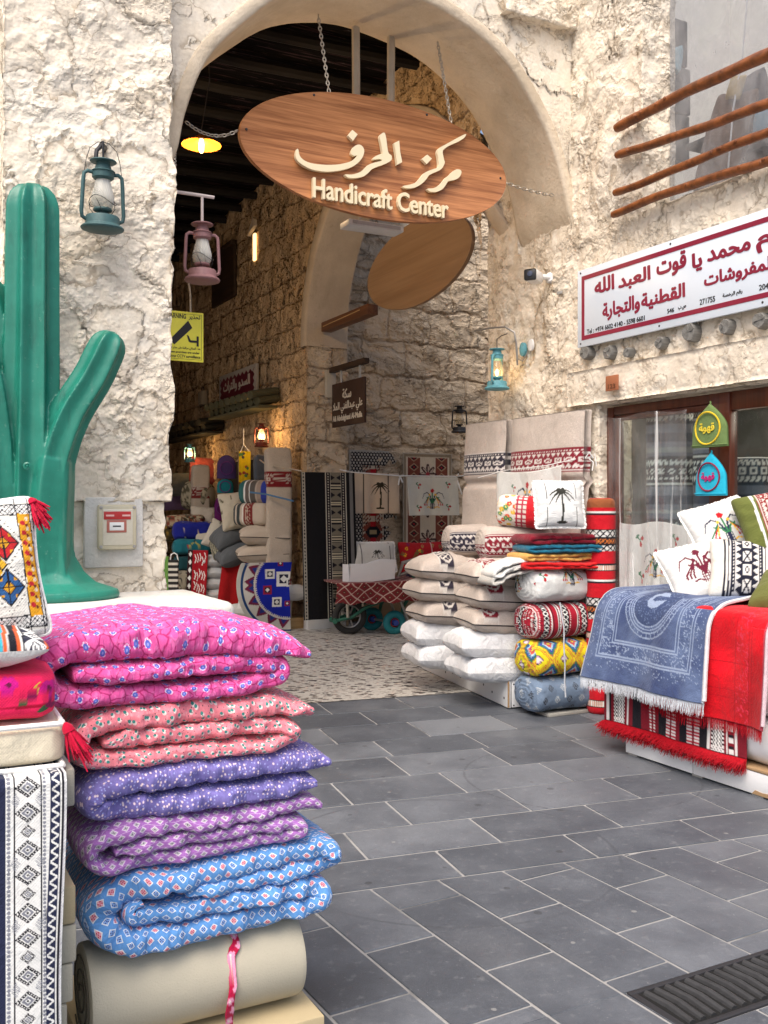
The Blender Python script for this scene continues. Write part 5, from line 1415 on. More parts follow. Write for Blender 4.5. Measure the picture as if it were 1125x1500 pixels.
    def sad(p):
        s = p.U + .01; L0 = .158
        f = np.mod(s, L0) / L0; v = p.V
        for a, b2, c in ((.05, .075, WHT), (.11, .125, BLK), (.19, .20, WHT), (.30, .62, BLK), (.72, .735, WHT), (.80, .82, BLK), (.88, .90, WHT), (.95, .965, BLK)): p.put((f > a) & (f < b2), c)
        m = (f > .31) & (f < .61); q = np.abs((f - .46) / .15); w = np.mod(v, .034) / .034; tri = np.abs(w - .5) * 2
        p.put(m & (np.abs(q - tri) < .22), WHT); p.put(m & (q > .90), DRED)
        p.put((np.abs(f - .155) < .018) & (np.mod(v, .012) < .006), WHT); p.put((np.abs(f - .68) < .018) & (np.mod(v, .012) < .006), WHT); p.put((np.abs(f - .25) < .022) & (np.mod(v, .018) < .009), BLK)
    col('rolled_mattress', .527, .47, .33, .250, sad, (.34, .010, .028), 'dark red rolled mattress with black and white woven stripes', seed=6)
    def bq(p):
        q = Paint(p.U, p.V, WHT); q.c = p.c; bouquet(q, .29, .24, .17); sprig(q, .05, .30, .07)
    col('rolled_mattress', .778, .46, .31, .235, bq, (.65, .66, .65), 'white rolled mattress embroidered with flowers, topmost of the rolled column', res=.0055, seed=7)
    # folded blankets
    def fold(name, L, tk, dep, c, loc, yw2, seed, label, layers=2, plush=True, wav=.0):
        h = tk * layers
        path = [(L, tk * 1.45), (L * .6, tk * 1.5 + wav), (L * .25, tk * 1.5), (tk * .8, tk * 1.4), (.004, tk), (tk * .8, tk * .55), (L * .25, tk * .5), (L * .6, tk * .5 + wav), (L * .99, tk * .5)]
        o = folded_quilt(name, path, ([0, .02, .5, .98, 1], [tk * .7, tk * 1.1, tk * 1.15, tk * 1.1, tk * .7]), dep, c, seed, res=.010, loc=loc, rot=RY(yw2), puck=.006); return tag(o, label, 'blanket', 'folded blankets on the bolster stack')
    mk = lambda n, c: cloth(n, c, plush=True, var=.18)
    b0 = Vector((.955, 6.56, 1.012)); yy = R(14)
    fold('folded_blanket', .56, .024, .34, mk('red_plush', (.58, .010, .012)), b0 + Vector((-.01, .0, .0)), yy, 3, 'bright red folded plush blanket, lowest of the four coloured ones')
    fold('folded_blanket', .52, .027, .34, mk('gold_plush', (.62, .34, .09)), b0 + Vector((.015, .01, .054)), yy + .05, 4, 'golden yellow folded plush blanket above the red one')
    fold('folded_blanket', .53, .026, .34, mk('teal_plush', (.01, .12, .20)), b0 + Vector((.03, .01, .112)), yy - .03, 5, 'teal blue folded plush blanket under the maroon one')
    fold('folded_blanket', .52, .033, .34, mk('maroon_plush', (.18, .006, .018)), b0 + Vector((.04, .02, .168)), yy + .02, 6, 'maroon folded plush blanket, topmost of the four coloured ones')
    g = Vector((.72, 6.56, .915))
    for i, (c, lb) in enumerate((((.46, .45, .42), 'pale grey folded blanket, lower of two hanging over the beige pillows'), ((.62, .62, .60), 'off white folded blanket with wavy edges over the beige pillows'))):
        L = .50; tk = .016
        path = [(L, .10 + tk * 1.6), (L * .72, .115 + tk), (L * .40, .095 + tk), (L * .14, .055 + tk), (.02, .018 + tk), (.0, .004), (.05, .012), (L * .2, .048), (L * .45, .080), (L * .75, .098), (L, .085)]
        o = folded_quilt('folded_blanket', path, ([0, .02, .98, 1], [tk * .8, tk * 1.7, tk * 1.7, tk * .8]), .30, cloth('grey_blanket%d' % i, c, plush=True), 8 + i, res=.010, loc=g + Vector((.02 + i * .012, 0, i * .048)), rot=RY(R(16 - 3 * i)), puck=.008); tag(o, lb, 'blanket', 'folded blankets on the bolster stack')
    # tall red roll
    def tall(p):
        z = p.U; v = p.V
        p.put(z > 1.43, (.26, .08, .03)); per = .47
        for k in range(4):
            z0 = 1.40 - k * per
            for a, b2, c in ((-.0, -.012, WHT), (-.012, -.022, BLK), (-.12, -.128, BLK), (-.175, -.185, BLK), (-.222, -.232, BLK), (-.36, -.368, BLK), (-.405, -.412, BLK)): p.put((z < z0 + a) & (z > z0 + b2), c)
            m = (z < z0 - .128) & (z > z0 - .175); p.put(m, (.66, .65, .63)); f = np.mod(v / .05, 1); t_ = np.abs((z - z0 + .1515) / .0235)
            p.put(m & (np.abs(np.abs(f - .5) * 2 - t_) < .25), BLK)
            m = (z < z0 - .185) & (z > z0 - .222); p.put(m, (.50, .14, .03)); p.put(m & (np.abs(np.abs(np.mod(v / .03, 1) - .5) * 2 - np.abs((z - z0 + .2035) / .0185)) < .25), BLK)
            m = (z < z0 - .232) & (z > z0 - .275); p.put(m, (.66, .65, .63)); p.put(m & (np.abs(np.abs(f - .5) * 2 - np.abs((z - z0 + .2535) / .0215)) < .25), BLK)
            m = (z < z0 - .368) & (z > z0 - .405); p.put(m, (.5, .14, .03)); p.put(m & (np.mod(v, .012) < .006), WHT)
    o = bolster('rolled_rug', 1.49, .205, .205, painted, tall, (.52, .010, .020), loc=W(880, 740, 6.80), rot=(0, R(-90), R(6)), res=.0065, seed=5, sq=2.0, puff=.0, wr=.003)
    o.location.z = .006; o.location.x += .10; tag(o, 'tall red rolled rug with woven bands standing by the shop door', 'rolled rug')
    b = MB(); k = base + Vector((.14, -.20, 0))
    b.tube([k + Vector((.06, .0, .80)), k + Vector((.085, -.02, .62)), k + Vector((.085, -.01, .52)), k + Vector((.09, -.025, .38)), k + Vector((.09, -.01, .27)), k + Vector((.095, -.02, .17))], .005, 6); o = b.build('tie_strap', M['fringe_pale']); tag(o, 'pale strap hanging down the front of the rolled mattresses', 'strap')
midstack()
# ------------------------------------------------------------------ shop front at the wing: bench, rugs, cushions, door
YB = TH - R(90)                     # local x runs along the bench towards the viewer, y into the wall
BO = NM(3.86, 4.37, 0)
def bench():
    root = empty('display_bench', BO, YB, 'low white painted bench base along the shop front under the rugs', 'bench')
    b = MB(); b.box((.26, .009, .072), (.52, .018, .112), bev=.002); b.build('front_panel', M['white_paint'], root)
    b = MB(); b.box((1.42, .012, .070), (1.79, .018, .110), bev=.002); b.build('front_panel', M['white_paint'], root)
    b = MB(); b.box((.009, .33, .072), (.018, .62, .112), bev=.002); b.build('side_panel', M['white_paint'], root)
    b = MB(); b.box((1.15, .32, .136), (2.32, .64, .014), bev=.002); b.build('top_board', M['chip'], root)
    for x in (.05, .55, .95, 1.6): b = MB(); b.box((x, .03, .008), (.07, .05, .0155)); b.build('foot', plain('grey_foot', (.25, .25, .24), .8), root)
    b = MB(); b.prism([(.92, .016), (1.16, .016), (1.14, .030), (1.10, .026), (1.04, .038), (.98, .032), (.94, .036)], (1, 0, 0), (0, 0, 1), (0, .006, 0), (0, -.0005, 0)); b.build('chipped_patch', M['chip'], root)
    # wrapped rolls
    k = 0
    lab = {(0, 0): 'lowest plastic wrapped white roll at the bench front', (0, 1): 'middle plastic wrapped white roll at the bench front', (0, 2): 'topmost plastic wrapped white roll under the red rug'}
    for j in range(2):
        for i in range(3):
            o = bolster('wrapped_roll', 2.1, .27, .245, M['wrap'], None, loc=BO + Vector((0, 0, .145 + .242 * i)) + NM(.15 + .27 * j, -.05), rot=(0, 0, YB), res=.02, seed=i + 3 * j, sq=2.3, wr=.004)
            tag(o, lab.get((j, i), 'plastic wrapped white roll in the hidden rear row of the bench, layer %s' % ('low', 'middle', 'high')[i]), 'roll', 'wrapped rolls on the bench')
bench()
def drape(name, x0, x1, prof, mat, paint, base, label, skew=0.0, nx=150, ny=220, wave=.012, thick=.010, cat='rug', seed=1):
    path, s = ribbon_path([(0, a, b) for a, b in prof], ny); L = s[-1]
    P = np.zeros((nx, ny, 3)); 
    for i, u in enumerate(np.linspace(0, 1, nx)):
        X_ = x0 + (x1 - x0) * u
        q = s / L
        w = wave * np.sin(u * 9 + seed) * q ** 2 + .006 * np.sin(u * 21 + s * 6 + seed) * q
        P[i, :, 0] = X_ + skew * q ** 2 * (u - .5) + .02 * np.sin(s * 5 + seed) * 0
        P[i, :, 1] = path[:, 1] - w; P[i, :, 2] = path[:, 2] + .010 * fbm(np.full(ny, u * 4), s * 4, seed) * (q < .55)
    U, V = np.meshgrid(np.linspace(0, x1 - x0, nx), s, indexing='ij')
    o = cloth_sheet(name, P, mat, paint, base, np.stack([U, V], -1), None, thick, BO, RY(YB)); tag(o, label, cat, None); return o, P, L
def rugs():
    # woven rug with red fringe
    Wd = 1.04
    def sad(p):
        u, v = p.U, p.V
        S = [(.0, .02, DRED), (.02, .04, WHT), (.04, .055, BLK), (.055, .075, DRED), (.075, .155, WHT), (.155, .175, DRED), (.175, .195, WHT), (.195, .23, DRED), (.23, .30, BLK), (.30, .36, DRED), (.36, .40, WHT), (.40, .43, DRED), (.43, .50, BLK), (.50, .58, WHT), (.58, .61, DRED), (.61, .66, BLK), (.66, .74, WHT), (.74, .80, BLK), (.80, .82, WHT), (.82, .83, DRED), (.83, .91, WHT), (.91, .925, DRED), (.925, .935, WHT), (.935, .975, DRED), (.975, .99, WHT), (.99, 1.1, DRED)]
        stripes(p, u, S)
        for a, b2 in ((.075, .155), (.83, .91)):
            m = (u > a) & (u < b2); p.put(m & (np.mod(u / .02 + np.floor(v / .011) * .5, 1) < .42) & (np.mod(v / .011, 1) < .75), BLK)
        for a, b2 in ((.50, .58), (.66, .74), (.36, .40)):
            m = (u > a) & (u < b2); p.put(m & (np.mod(v, .018) < .009), (.45, .03, .05)); p.put(m & (np.abs(u - (a + b2) / 2) < .006), DRED)
        m = (u > .94) & (u < .97); p.put(m & (np.mod(v, .06) < .03), WHT); p.put(m & (np.mod(v, .06) > .045), BLK)
    o, P, L = drape('woven_rug', -.15, -.15 + Wd, [(.50, .885), (.2, .885), (.06, .875), (.005, .83), (-.012, .6), (-.016, .35), (-.018, .18)], painted, sad, DRED, 'red black and white woven rug with a thick red fringe draped over the bench front', wave=.010, thick=.008, seed=2)
    e = [Vector(q) for q in P[:, -1]]
    fr = MB(); rg = random.Random(5)
    fringe('fringe', e, (0, -.35, -1), .082, M['fringe_red'], o, 1000, 3, .0017, .6)
    ee = [q + Vector((0, -.012, -.004)) for q in e]; fringe('fringe', ee, (0, -.9, -.6), .06, M['fringe_red'], o, 800, 9, .0018, .85)
    # red prayer rug
    def redp(p):
        u, v = p.U, p.V; w = p.U.max(); L2 = p.V.max(); d = np.minimum(u, w - u)
        p.put(d < .012, (.42, .05, .08)); lo = (.42, .0, .008)
        for k, t in ((.09, .003), (.105, .003), (.20, .003)): p.put(np.abs(d - k) < t, lo)
        p.c *= (1 + .35 * fbm(u * 5, v * 5, 6.0, 3))[..., None].clip(.55, 1.4); n = fbm(u * 42, v * 42, 3.0, 2); p.put((d > .11) & (d < .19) & (np.abs(n) < .12), (.62, .02, .05))
        for k in (.12, .16, .30): p.put((np.abs(v - (L2 - k)) < .003) & (d > .08), lo)
    o, P, L = drape('prayer_rug', .17, 1.04, [(.55, .915), (.22, .915), (.06, .905), (-.018, .855), (-.040, .62), (-.052, .355)], painted_plush, redp, (.56, .002, .010), 'bright red plush prayer rug hanging beside the blue one', wave=.030, thick=.012, seed=4)
    fringe('fringe', [Vector(q) for q in P[:, -1]], (0, -.08, -1), .062, M['fringe_red'], o, 260, 4, .0013, .26)
    b = MB(); b.tube([Vector(q) + Vector((.006, -.004, .0)) for q in P[-1, 40::6]], .010, 6); b.build('edge_binding', cloth('pale_binding', (.60, .46, .50)), o)
    # blue prayer rug
    def bluep(p):
        u, v = p.U, p.V; w = p.U.max(); L2 = p.V.max(); d = np.minimum(u, w - u); r = L2 - v
        n1 = fbm(u * 9, v * 9, 1.0, 3); n2 = fbm(u * 60, v * 60, 2.0, 2)
        c1, c2 = np.array((.038, .058, .145)), np.array((.115, .16, .28)); k = np.clip(.42 + n1 * .45, 0, 1)[..., None]; p.c[:] = c1 * (1 - k) + c2 * k
        dk, lt = (.035, .055, .13), (.24, .30, .43)
        p.put(d < .010, (.45, .48, .52))
        bd = np.minimum(d, r - .05)
        for q in (.085, .10, .175, .19): p.put(np.abs(bd - q) < .0035, lt)
        m = (bd > .105) & (bd < .17); p.put(m & (np.abs(n2) < .13), lt)
        m2 = (bd > .02) & (bd < .08); p.put(m2 & (np.abs(n2 - .2) < .05), lt)
        cx, cy = w * .50, L2 - .52; rr = np.hypot((u - cx), (v - cy) * .85)
        for q in (.150, .165, .180, .205): p.put((np.abs(rr - q) < .0032) & (v > cy - .05), lt)
        p.put((rr > .182) & (rr < .203) & (v > cy - .05) & (np.mod(np.arctan2(v - cy, u - cx) * 7, 1) < .12), lt)
        p.put((rr < .145), dk); p.put((rr < .14) & (np.abs(n2) < .06), c2); p.put((rr < .06) & (n1 > .02), lt)
        for i in range(5): p.put((np.abs(np.abs(u - cx) - (.20 + i * .012)) < .0025) & (v < cy - .04), lt)
    o, P, L = drape('prayer_rug', -.17, .67, [(.58, .955), (.40, .955), (.16, .945), (.02, .915), (-.050, .84), (-.085, .66), (-.13, .435)], painted_plush, bluep, (.16, .2, .32), 'grey blue plush prayer rug with an arch design draped over the bench', skew=.10, wave=.02, thick=.014, seed=1)
    fringe('fringe', [Vector(q) for q in P[:, -1]], (0, -.10, -1), .068, M['fringe_pale'], o, 380, 6, .0014, .28)
    b = MB(); b.tube([Vector(q) + Vector((.004, -.004, .0)) for q in P[-1, 60::6]], .011, 6); b.build('edge_binding', cloth('white_binding', (.62, .60, .62)), o)
rugs()
def cushions():
    def cz(px, py, Y): return W(px, py, Y)
    def f1(p): bouquet(p, .0, -.10, .20)
    o = pillow('embroidered_cushion', .40, .40, .14, painted, f1, (.58, .58, .57), loc=cz(1058, 778, 5.70), rot=(R(58), R(-16), R(4)), res=.0055, seed=3, plump=.48, frill=.012); tag(o, 'white cushion with a colourful embroidered date palm, upper of the two white ones', 'cushion')
    def f2(p): bouquet(p, .0, -.10, .22, (.12, .012, .03))
    o = pillow('embroidered_cushion', .42, .40, .14, painted, f2, (.58, .58, .57), loc=cz(1026, 836, 5.56), rot=(R(50), R(-14), R(2)), res=.0055, seed=4, plump=.48, frill=.012); tag(o, 'white cushion with a maroon embroidered date palm, resting on the blue rug', 'cushion')
    def f3(p): sadu(p, p.U, p.V, -.10, .10, .085, (.015, .016, .03), (.62, .60, .58)); p.put(np.abs(np.abs(p.U) - .115) < .006, (.015, .016, .03))
    o = pillow('banded_cushion', .40, .38, .20, painted, f3, (.72, .69, .62), loc=cz(1091, 836, 5.42), rot=(R(60), R(4), R(-14)), res=.0055, seed=5, plump=.42); tag(o, 'cream cushion with a broad black and white woven band', 'cushion')
    def f4(p):
        sadu(p, p.U, p.V, -.10, .02, .06, (.22, .015, .02), (.60, .55, .50)); p.put(np.abs(p.U + .12) < .008, WHT); p.put(np.abs(p.U - .04) < .008, WHT)
    f4.both = True
    o = pillow('olive_cushion', .46, .42, .20, painted, f4, (.12, .14, .035), loc=cz(1142, 766, 5.50), rot=(R(62), R(-12), R(-8)), res=.006, seed=6, plump=.42); tag(o, 'olive green cushion with a red and white woven stripe, against the shop window', 'cushion')
    o = pillow('olive_cushion', .40, .34, .18, cloth('olive_cotton', (.13, .14, .04)), None, loc=cz(1162, 866, 5.05), rot=(R(30), 0, R(-40)), res=.01, seed=7, plump=.42); tag(o, 'plain olive green cushion cut off by the picture edge above the red rug', 'cushion')
cushions()
def door():
    nf = NW + .07
    root = empty('shop_door', NM(nf, DOOR_M, 0), YB, 'dark mahogany framed glass shop door and window in the side wall', 'door')
    # local x: towards the viewer along the wall, y: into the wall
    def bar(name, x0, x1, z0, z1, y0=0.0, y1=.07, ch='n'):
        b = MB(); b.box(((x0 + x1) / 2, (y0 + y1) / 2, (z0 + z1) / 2), (x1 - x0, y1 - y0, z1 - z0), bev=.005); b.build(name, M['door_wood'], root)
    bar('door_post', .002, .065, 0, 2.145); bar('door_post', .067, .115, 0, 2.08, .012, .06); bar('door_post', .97, 1.135, 0, 2.145, -.008, .065)
    bar('top_rail', .067, .968, 2.085, 2.146, .004, .066); bar('top_rail', 1.137, 3.1, 2.03, 2.146, .004, .066); bar('bottom_rail', .117, .968, .0, .12, .01, .06); bar('bottom_rail', 1.137, 3.1, 0, .12, .01, .06); bar('inner_rail', .117, .968, 2.045, 2.083, .012, .058)
    b = MB(); b.box((.5425, .036, 1.08), (.85, .006, 1.92)); b.build('glass_pane', M['glass'], root)
    b = MB(); b.box((2.12, .036, 1.07), (1.96, .006, 1.90)); b.build('glass_pane', M['glass'], root)
door()
def pot_warmer(px0, px1, ptop, pbot, n, col, rim, txt, label):
    m0 = onN(px0, pbot, n); m1 = onN(px1, pbot, n); w = (m1 - m0).length; mid = (m0 + m1) / 2; h = (onN((px0 + px1) / 2 + 2, ptop, n) - mid).z
    root = empty('pot_warmer', mid, YB, label, 'pot warmer', 'pot warmers hung on the door post')
    nu, nv = 40, 50; V = []; Fs = []; U, T = np.meshgrid(np.linspace(-1, 1, nu), np.linspace(0, 1, nv), indexing='ij')
    hw = w / 2 * np.where(T < .45, 1 - .10 * T, (1 - .045) * np.clip(1 - (np.clip(T - .45, 0, 1) / .555) ** 1.55, 0, 1) ** .95)
    out = []
    for sg in (-1, 1):
        Yy = sg * .028 * np.sqrt(np.clip(1 - U ** 2, 0, 1)) * (1 - .6 * T ** 3)
        out.append(np.stack([U * hw, Yy, T * h], -1))
    o = link('body', grid_mesh(np.concatenate([out[0], out[1][::-1]]), np.zeros((2 * nu, nv, 2)), wrapu=True, flip=True), cloth(label[:6] + '_felt', col), root)
    b = MB(); b.tube([(0, 0, h * .96), (0, 0, h * 1.0), (.004, 0, h * 1.04), (0, 0, h * 1.07)], .005, 6); b.build('hanging_loop', cloth(label[:6] + '_felt', col), root); b = MB()
    b.tube([(x, -.022 * math.sqrt(max(0, 1 - (x / (w / 2)) ** 2)) - .006, .012) for x in np.linspace(-w / 2 * .98, w / 2 * .98, 20)], .004, 6); b.build('seam', cloth(label[:6] + '_felt', col), root)
    cz, r = h * .44, w * .33
    b = MB(); b.tube([(r * math.cos(a), -.027 - .004 + .018 * (r * math.cos(a) / (w / 2)) ** 2, cz + r * math.sin(a)) for a in np.linspace(0, 2 * math.pi, 40, endpoint=False)], .0055, 6, closed=True); b.build('embroidered_ring', cloth(label[:6] + '_thread', rim), root)
    b = MB(); add_text(b, "قهوة", (-r * .62, -.0285, cz - r * .34), (1, 0, 0), (0, 0, 1), (0, -1, 0), width=r * 1.24, depth=.004, arabic=True, bold=.03); b.build('lettering', cloth(label[:6] + '_word', txt), root, smooth=False)
pot_warmer(1014, 1068, 592, 655, 4.50, (.13, .20, .07), (.68, .48, .03), (.68, .55, .05), 'green felt pot warmer with a yellow ring and lettering, above the blue one')
pot_warmer(1019, 1066, 664, 726, 4.50, (.02, .40, .58), (.22, .02, .05), (.45, .02, .16), 'bright blue felt pot warmer with a dark red ring and pink lettering')
def shop_goods():
    # tablecloth and plastic film hung on the glass
    def sheet(m0, m1, z0, z1, n, nu=110, nv=90, wv=.012, seed=1):
        P = np.zeros((nu, nv, 3))
        for i, s in enumerate(np.linspace(0, 1, nu)):
            for j, q in enumerate(np.linspace(0, 1, nv)):
                d = wv * (math.sin(s * 14 + seed) + .6 * math.sin(s * 31 + 2 + q * 2)) * (.3 + q)
                P[i, j] = A3(NM(n - .015 - d, m0 + (m1 - m0) * s, z0 + (z1 - z0) * q - .012 * math.sin(s * 9) * (1 - q)))
        return P
    def tc(p):
        q = Paint(p.U, -p.V, WHT); q.c = p.c; bouquet(q, .36, -.36, .19)
        q = Paint(p.U, -p.V, WHT); q.c = p.c; sprig(q, .19, -.11, .09); sprig(q, .53, -.10, .08); sprig(q, .20, -.37, .09)
    o = cloth_sheet('tablecloth', sheet(5.20, 4.50, 1.33, .84, 4.56), painted, tc, (.64, .65, .63), thick=.004); tag(o, 'white embroidered tablecloth hung under clear film beside the red roll', 'tablecloth')
    o = cloth_sheet('plastic_film', sheet(5.29, 4.56, 2.06, .80, 4.535, 90, 60, .014, 3), M['film'], thick=.0015); tag(o, 'clear crinkled plastic film hanging over the shop glass', 'plastic film')
    # rolls standing behind the glass
    def bands(p):
        z, v = p.U, p.V
        for k in range(5):
            z0 = .25 + k * .42; sadu(p, z, v, z0, z0 + .20, .07, (.03, .035, .055), (.74, .73, .70)); stripes(p, z, [(z0 + .23, z0 + .26, (.30, .30, .31)), (z0 + .30, z0 + .36, (.05, .06, .10))])
    for i, (m, n, r, hh, lab) in enumerate(((5.04, 4.86, .17, 2.02, 'thick navy and white woven roll standing behind the film covered glass'), (4.66, 4.86, .13, 2.0, 'narrower navy and white woven roll behind the door post'), (4.72, 5.25, .18, 1.7, 'dim woven roll at the back of the shop, behind the two navy rolls'))):
        o = bolster('woven_roll', hh, 2 * r, 2 * r, painted, bands, (.17, .18, .23), loc=NM(n, m, .07) + D2 * 0 + Vector((r, 0, 0)), rot=(0, R(-90), 0), res=.012, seed=i, sq=2.0, puff=0, wr=.003); tag(o, lab, 'rolled rug', 'woven rolls inside the shop')
    # bundles and hanging cloth behind the right pane
    def cl(p): q = Paint(p.U, -p.V, WHT); q.c = p.c; [sprig(q, a, -b, .10, (.14, .02, .05)) for a, b in ((.12, .10), (.32, .12), (.12, .34), (.34, .36), (.2, .55))]
    o = cloth_sheet('hanging_cloth', sheet(4.20, 3.70, 1.98, 1.35, 5.0), painted, cl, (.50, .50, .52), thick=.004); tag(o, 'pale cloth with maroon motifs hanging inside the shop', 'cloth')
    for i, (m, z, n) in enumerate(((4.15, 1.30, 5.0), (3.75, 1.28, 5.0), (4.0, 1.05, 4.95), (3.6, 1.02, 4.95), (4.1, .80, 4.95))):
        o = pillow('cloth_bundle', .44, .36, .26, M['white_cloth'] if i % 2 else cloth('grey_cotton', (.42, .42, .42)), loc=NM(n, m, z), rot=(R(20), R(15 * (i % 3 - 1)), R(30 * i)), res=.014, seed=20 + i, plump=.5); tag(o, 'crumpled pale cloth bundle heaped inside the shop, ' + ('beneath the hanging cloth', 'beside the pane edge', 'in the middle of the heap', 'low beside the pane edge', 'lowest of the heap')[i], 'bundle', 'cloth bundles inside the shop')
shop_goods()
def shop_lamp():
    a, b_ = onN(1060, 686, 5.7), onN(1150, 684, 5.7)
    r = empty('strip_lamp', a, 0, 'thin glowing strip lamp seen through the shop door glass', 'lamp')
    b = MB(); b.tube([(0, 0, 0), b_ - a], .018, 10); b.build('tube', emit('strip_lamp_glow', (1, .78, .5), 2.5), r)
    b = MB(); b.box(tuple((b_ - a) / 2 + Vector((0, .03, .03))), ((b_ - a).length, .05, .03), rot=Matrix.Rotation(YB, 3, 'Z')); b.build('housing', M['white_plastic'], r)
    for i, (m, n) in enumerate(((4.9, 5.35), (3.6, 5.5))):
        l = bpy.data.lights.new('shop_fill_light', 'POINT'); l.energy = 12; l.color = (1, .88, .72); l.shadow_soft_size = .25  # fill lights added off the tube to brighten the shop
        lo = bpy.data.objects.new('shop_fill_light', l); COL.objects.link(lo); lo.parent = r; lo.location = NM(n, m, 2.25) - a
shop_lamp()
def upper_window():
    n = NW + .24
    root = empty('upper_window', NM(n, WIN_M, WIN_Z), YB, 'dusty frameless upper window behind the wooden rails', 'window')
    b = MB(); b.box((1.4, .004, 1.30), (2.78, .008, 2.60)); b.build('glass_pane', M['dusty_glass'], root)
    b = MB(); b.box((1.4, .02, .012), (2.78, .04, .024), bev=.003); b.build('bottom_channel', plain('grey_green_channel', (.20, .25, .22), .6), root)
    # things seen through it
    b = MB()
    for z, w in ((.0, .34), (.36, .36), (.72, .30)): b.box((0, 0, z + .175), (.34, w, .345), bev=.006)
    pos = onN(962, 180, NW + .75); pos.z = 4.05
    o = b.build('dark_cabinet', plain('dark_grey_cabinet', (.035, .036, .04), .6), None, pos, RY(YB)); tag(o, 'dark stepped cabinet seen through the dusty window', 'cabinet')
    b = MB(); b.box((.9, 0, 0), (2.2, .5, .04), bev=.004); b.box((.9, .2, -.30), (2.2, .03, .60)); o = b.build('shelf', plain('grey_shelf', (.16, .16, .16), .8), None, NM(NW + .85, 5.0, 4.02), RY(YB)); tag(o, 'grey shelf counter inside the upper room', 'shelf')
    def bundle(name, px, py, dn, w, d, t, rot, c, lab, cat='cloth'):
        o = pillow(name, w, d, t, cloth(name + '_cloth', c), loc=onN(px, py, NW + dn), rot=rot, res=.02, seed=int(px), plump=.5); tag(o, lab, cat)
    bundle('draped_brown_garment', 1062, 215, .42, .36, .75, .22, (R(84), R(14), YB), (.16, .105, .075), 'brown garment hanging behind the dusty window')
    bundle('yellow_cloth', 1078, 128, .36, .13, .16, .07, (R(86), R(20), YB), (.45, .32, .10), 'small yellow cloth pinned inside the dusty window')
    bundle('blue_bag', 985, 92, .70, .18, .22, .12, (R(80), 0, YB), (.22, .36, .42), 'pale blue bag behind the dusty window', 'bag')
    bundle('dark_garment', 1100, 150, .55, .26, .40, .2, (R(84), R(-8), YB), (.04, .04, .05), 'dark garment behind the yellow cloth in the upper window')
    bundle('blue_cloth', 1118, 180, .45, .14, .22, .1, (R(84), 0, YB), (.10, .26, .36), 'bright blue cloth at the edge of the upper window')
    b = MB(); b.tube([onN(1096, -20, NW + .34), onN(1088, 80, NW + .34), onN(1074, 160, NW + .34), onN(1066, 255, NW + .34)], .006, 6); o = b.build('white_string', M['white_plastic']); tag(o, 'thin white cord hanging down inside the upper window', 'cord')
upper_window()
def rails():
    ends = [((903, 188), (1125, 78), .034), ((903, 230), (1125, 150), .028), ((900, 281), (1125, 196), .0255), ((898, 314), (1125, 234), .027)]
    labs = ['thickest varnished wooden rail, topmost across the upper window', 'second varnished wooden rail from the top', 'third varnished wooden rail from the top, gently curved', 'lowest varnished wooden rail just over the window ledge']
    for i, (a, b_, r) in enumerate(ends):
        n = NW - .055 - i * .004; A, B = onN(*a, n), onN(*b_, n); B = A + (B - A) * 1.5
        rg = random.Random(i); ax = (B - A).normalized(); pts = []; rr = []
        N = 46
        for k in range(N):
            t = k / (N - 1); q = A.lerp(B, t) - A
            q += Vector((0, 0, 1)) * (.012 * math.sin(t * 6 + i * 2) + .0025 * math.sin(t * 23 + i)) + D2 * (.005 * math.sin(t * 9 + i))
            pts.append(q); rr.append(r * (1 + .03 * math.sin(k * .7 + i) + .025 * rg.uniform(-1, 1)) * (1 + .10 * t) * (.86 if k == 0 else 1))
        b = MB()
        rot = Matrix.Identity(4)
        b.tube(pts, rr, 14)
        for k in range(7):
            t = rg.uniform(.04, .95); q = A.lerp(B, t) - A; b.lathe([(.013, -.004), (.011, .004), (.006, .007), (0, .008)], 8, Matrix.Translation(q - D2 * (r - .001) + Vector((0, 0, .012 * math.sin(t * 6 + i * 2) + rg.uniform(-.3, .3) * r))) @ (-D2).to_track_quat('Z', 'Y').to_matrix().to_4x4())
        o = b.build('wooden_rail', M['pole_wood'], None, A); tag(o, labs[i], 'rail', 'wooden rails across the upper window')
rails()
def logs():
    spec = [(861, 517, 21, 'roundest weathered log end, under the corner of the white signboard'), (895, 517, 22, 'weathered log end above the number plate'), (923, 517, 15, 'smallest weathered log end, between the number plate and the centre of the row'), (971, 503, 19, 'weathered log end with a split face, alone in the middle of the row'), (1014, 487, 29, 'largest weathered log end, cracked and angular'), (1067, 479, 22, 'weathered log end just past the largest one'), (1118, 470, 26, 'weathered log end at the picture edge')]
    for i, (px, py, d, lab) in enumerate(spec):
        c = onN(px, py, NW - .02); Y = c.y; r = d * Y / F / 2 * 1.0; rg = random.Random(i * 7)
        b = MB(); n = 11; prof = [1 + rg.uniform(-.14, .14) for _ in range(n)]
        rings = [(-.10, 1.0), (-.06, 1.02), (.0, 1.0), (.030, .95), (.037, .86), (.035, .5), (.039, .25), (.037, .0)]
        V = []; Fs = []
        for z, k in rings:
            for j in range(n): a = 2 * math.pi * j / n; V.append((r * k * prof[j] * math.cos(a), r * k * prof[j] * math.sin(a), z))
        for q in range(len(rings) - 1):
            for j in range(n): Fs.append((q * n + j, q * n + (j + 1) % n, (q + 1) * n + (j + 1) % n, (q + 1) * n + j))
        b.add(V, Fs)
        for k in range(3):
            a = rg.uniform(0, 6.28); b.tube([(0, 0, .0375), (r * .45 * math.cos(a), r * .45 * math.sin(a), .039), (r * .85 * math.cos(a + .2), r * .85 * math.sin(a + .2), .035)], [.004, .004, .002], 5)
        o = b.build('log_end', M['log'], None, c); o.rotation_euler = (-D2).to_track_quat('Z', 'Y').to_euler(); tag(o, lab, 'log', 'log ends in the side wall')
logs()
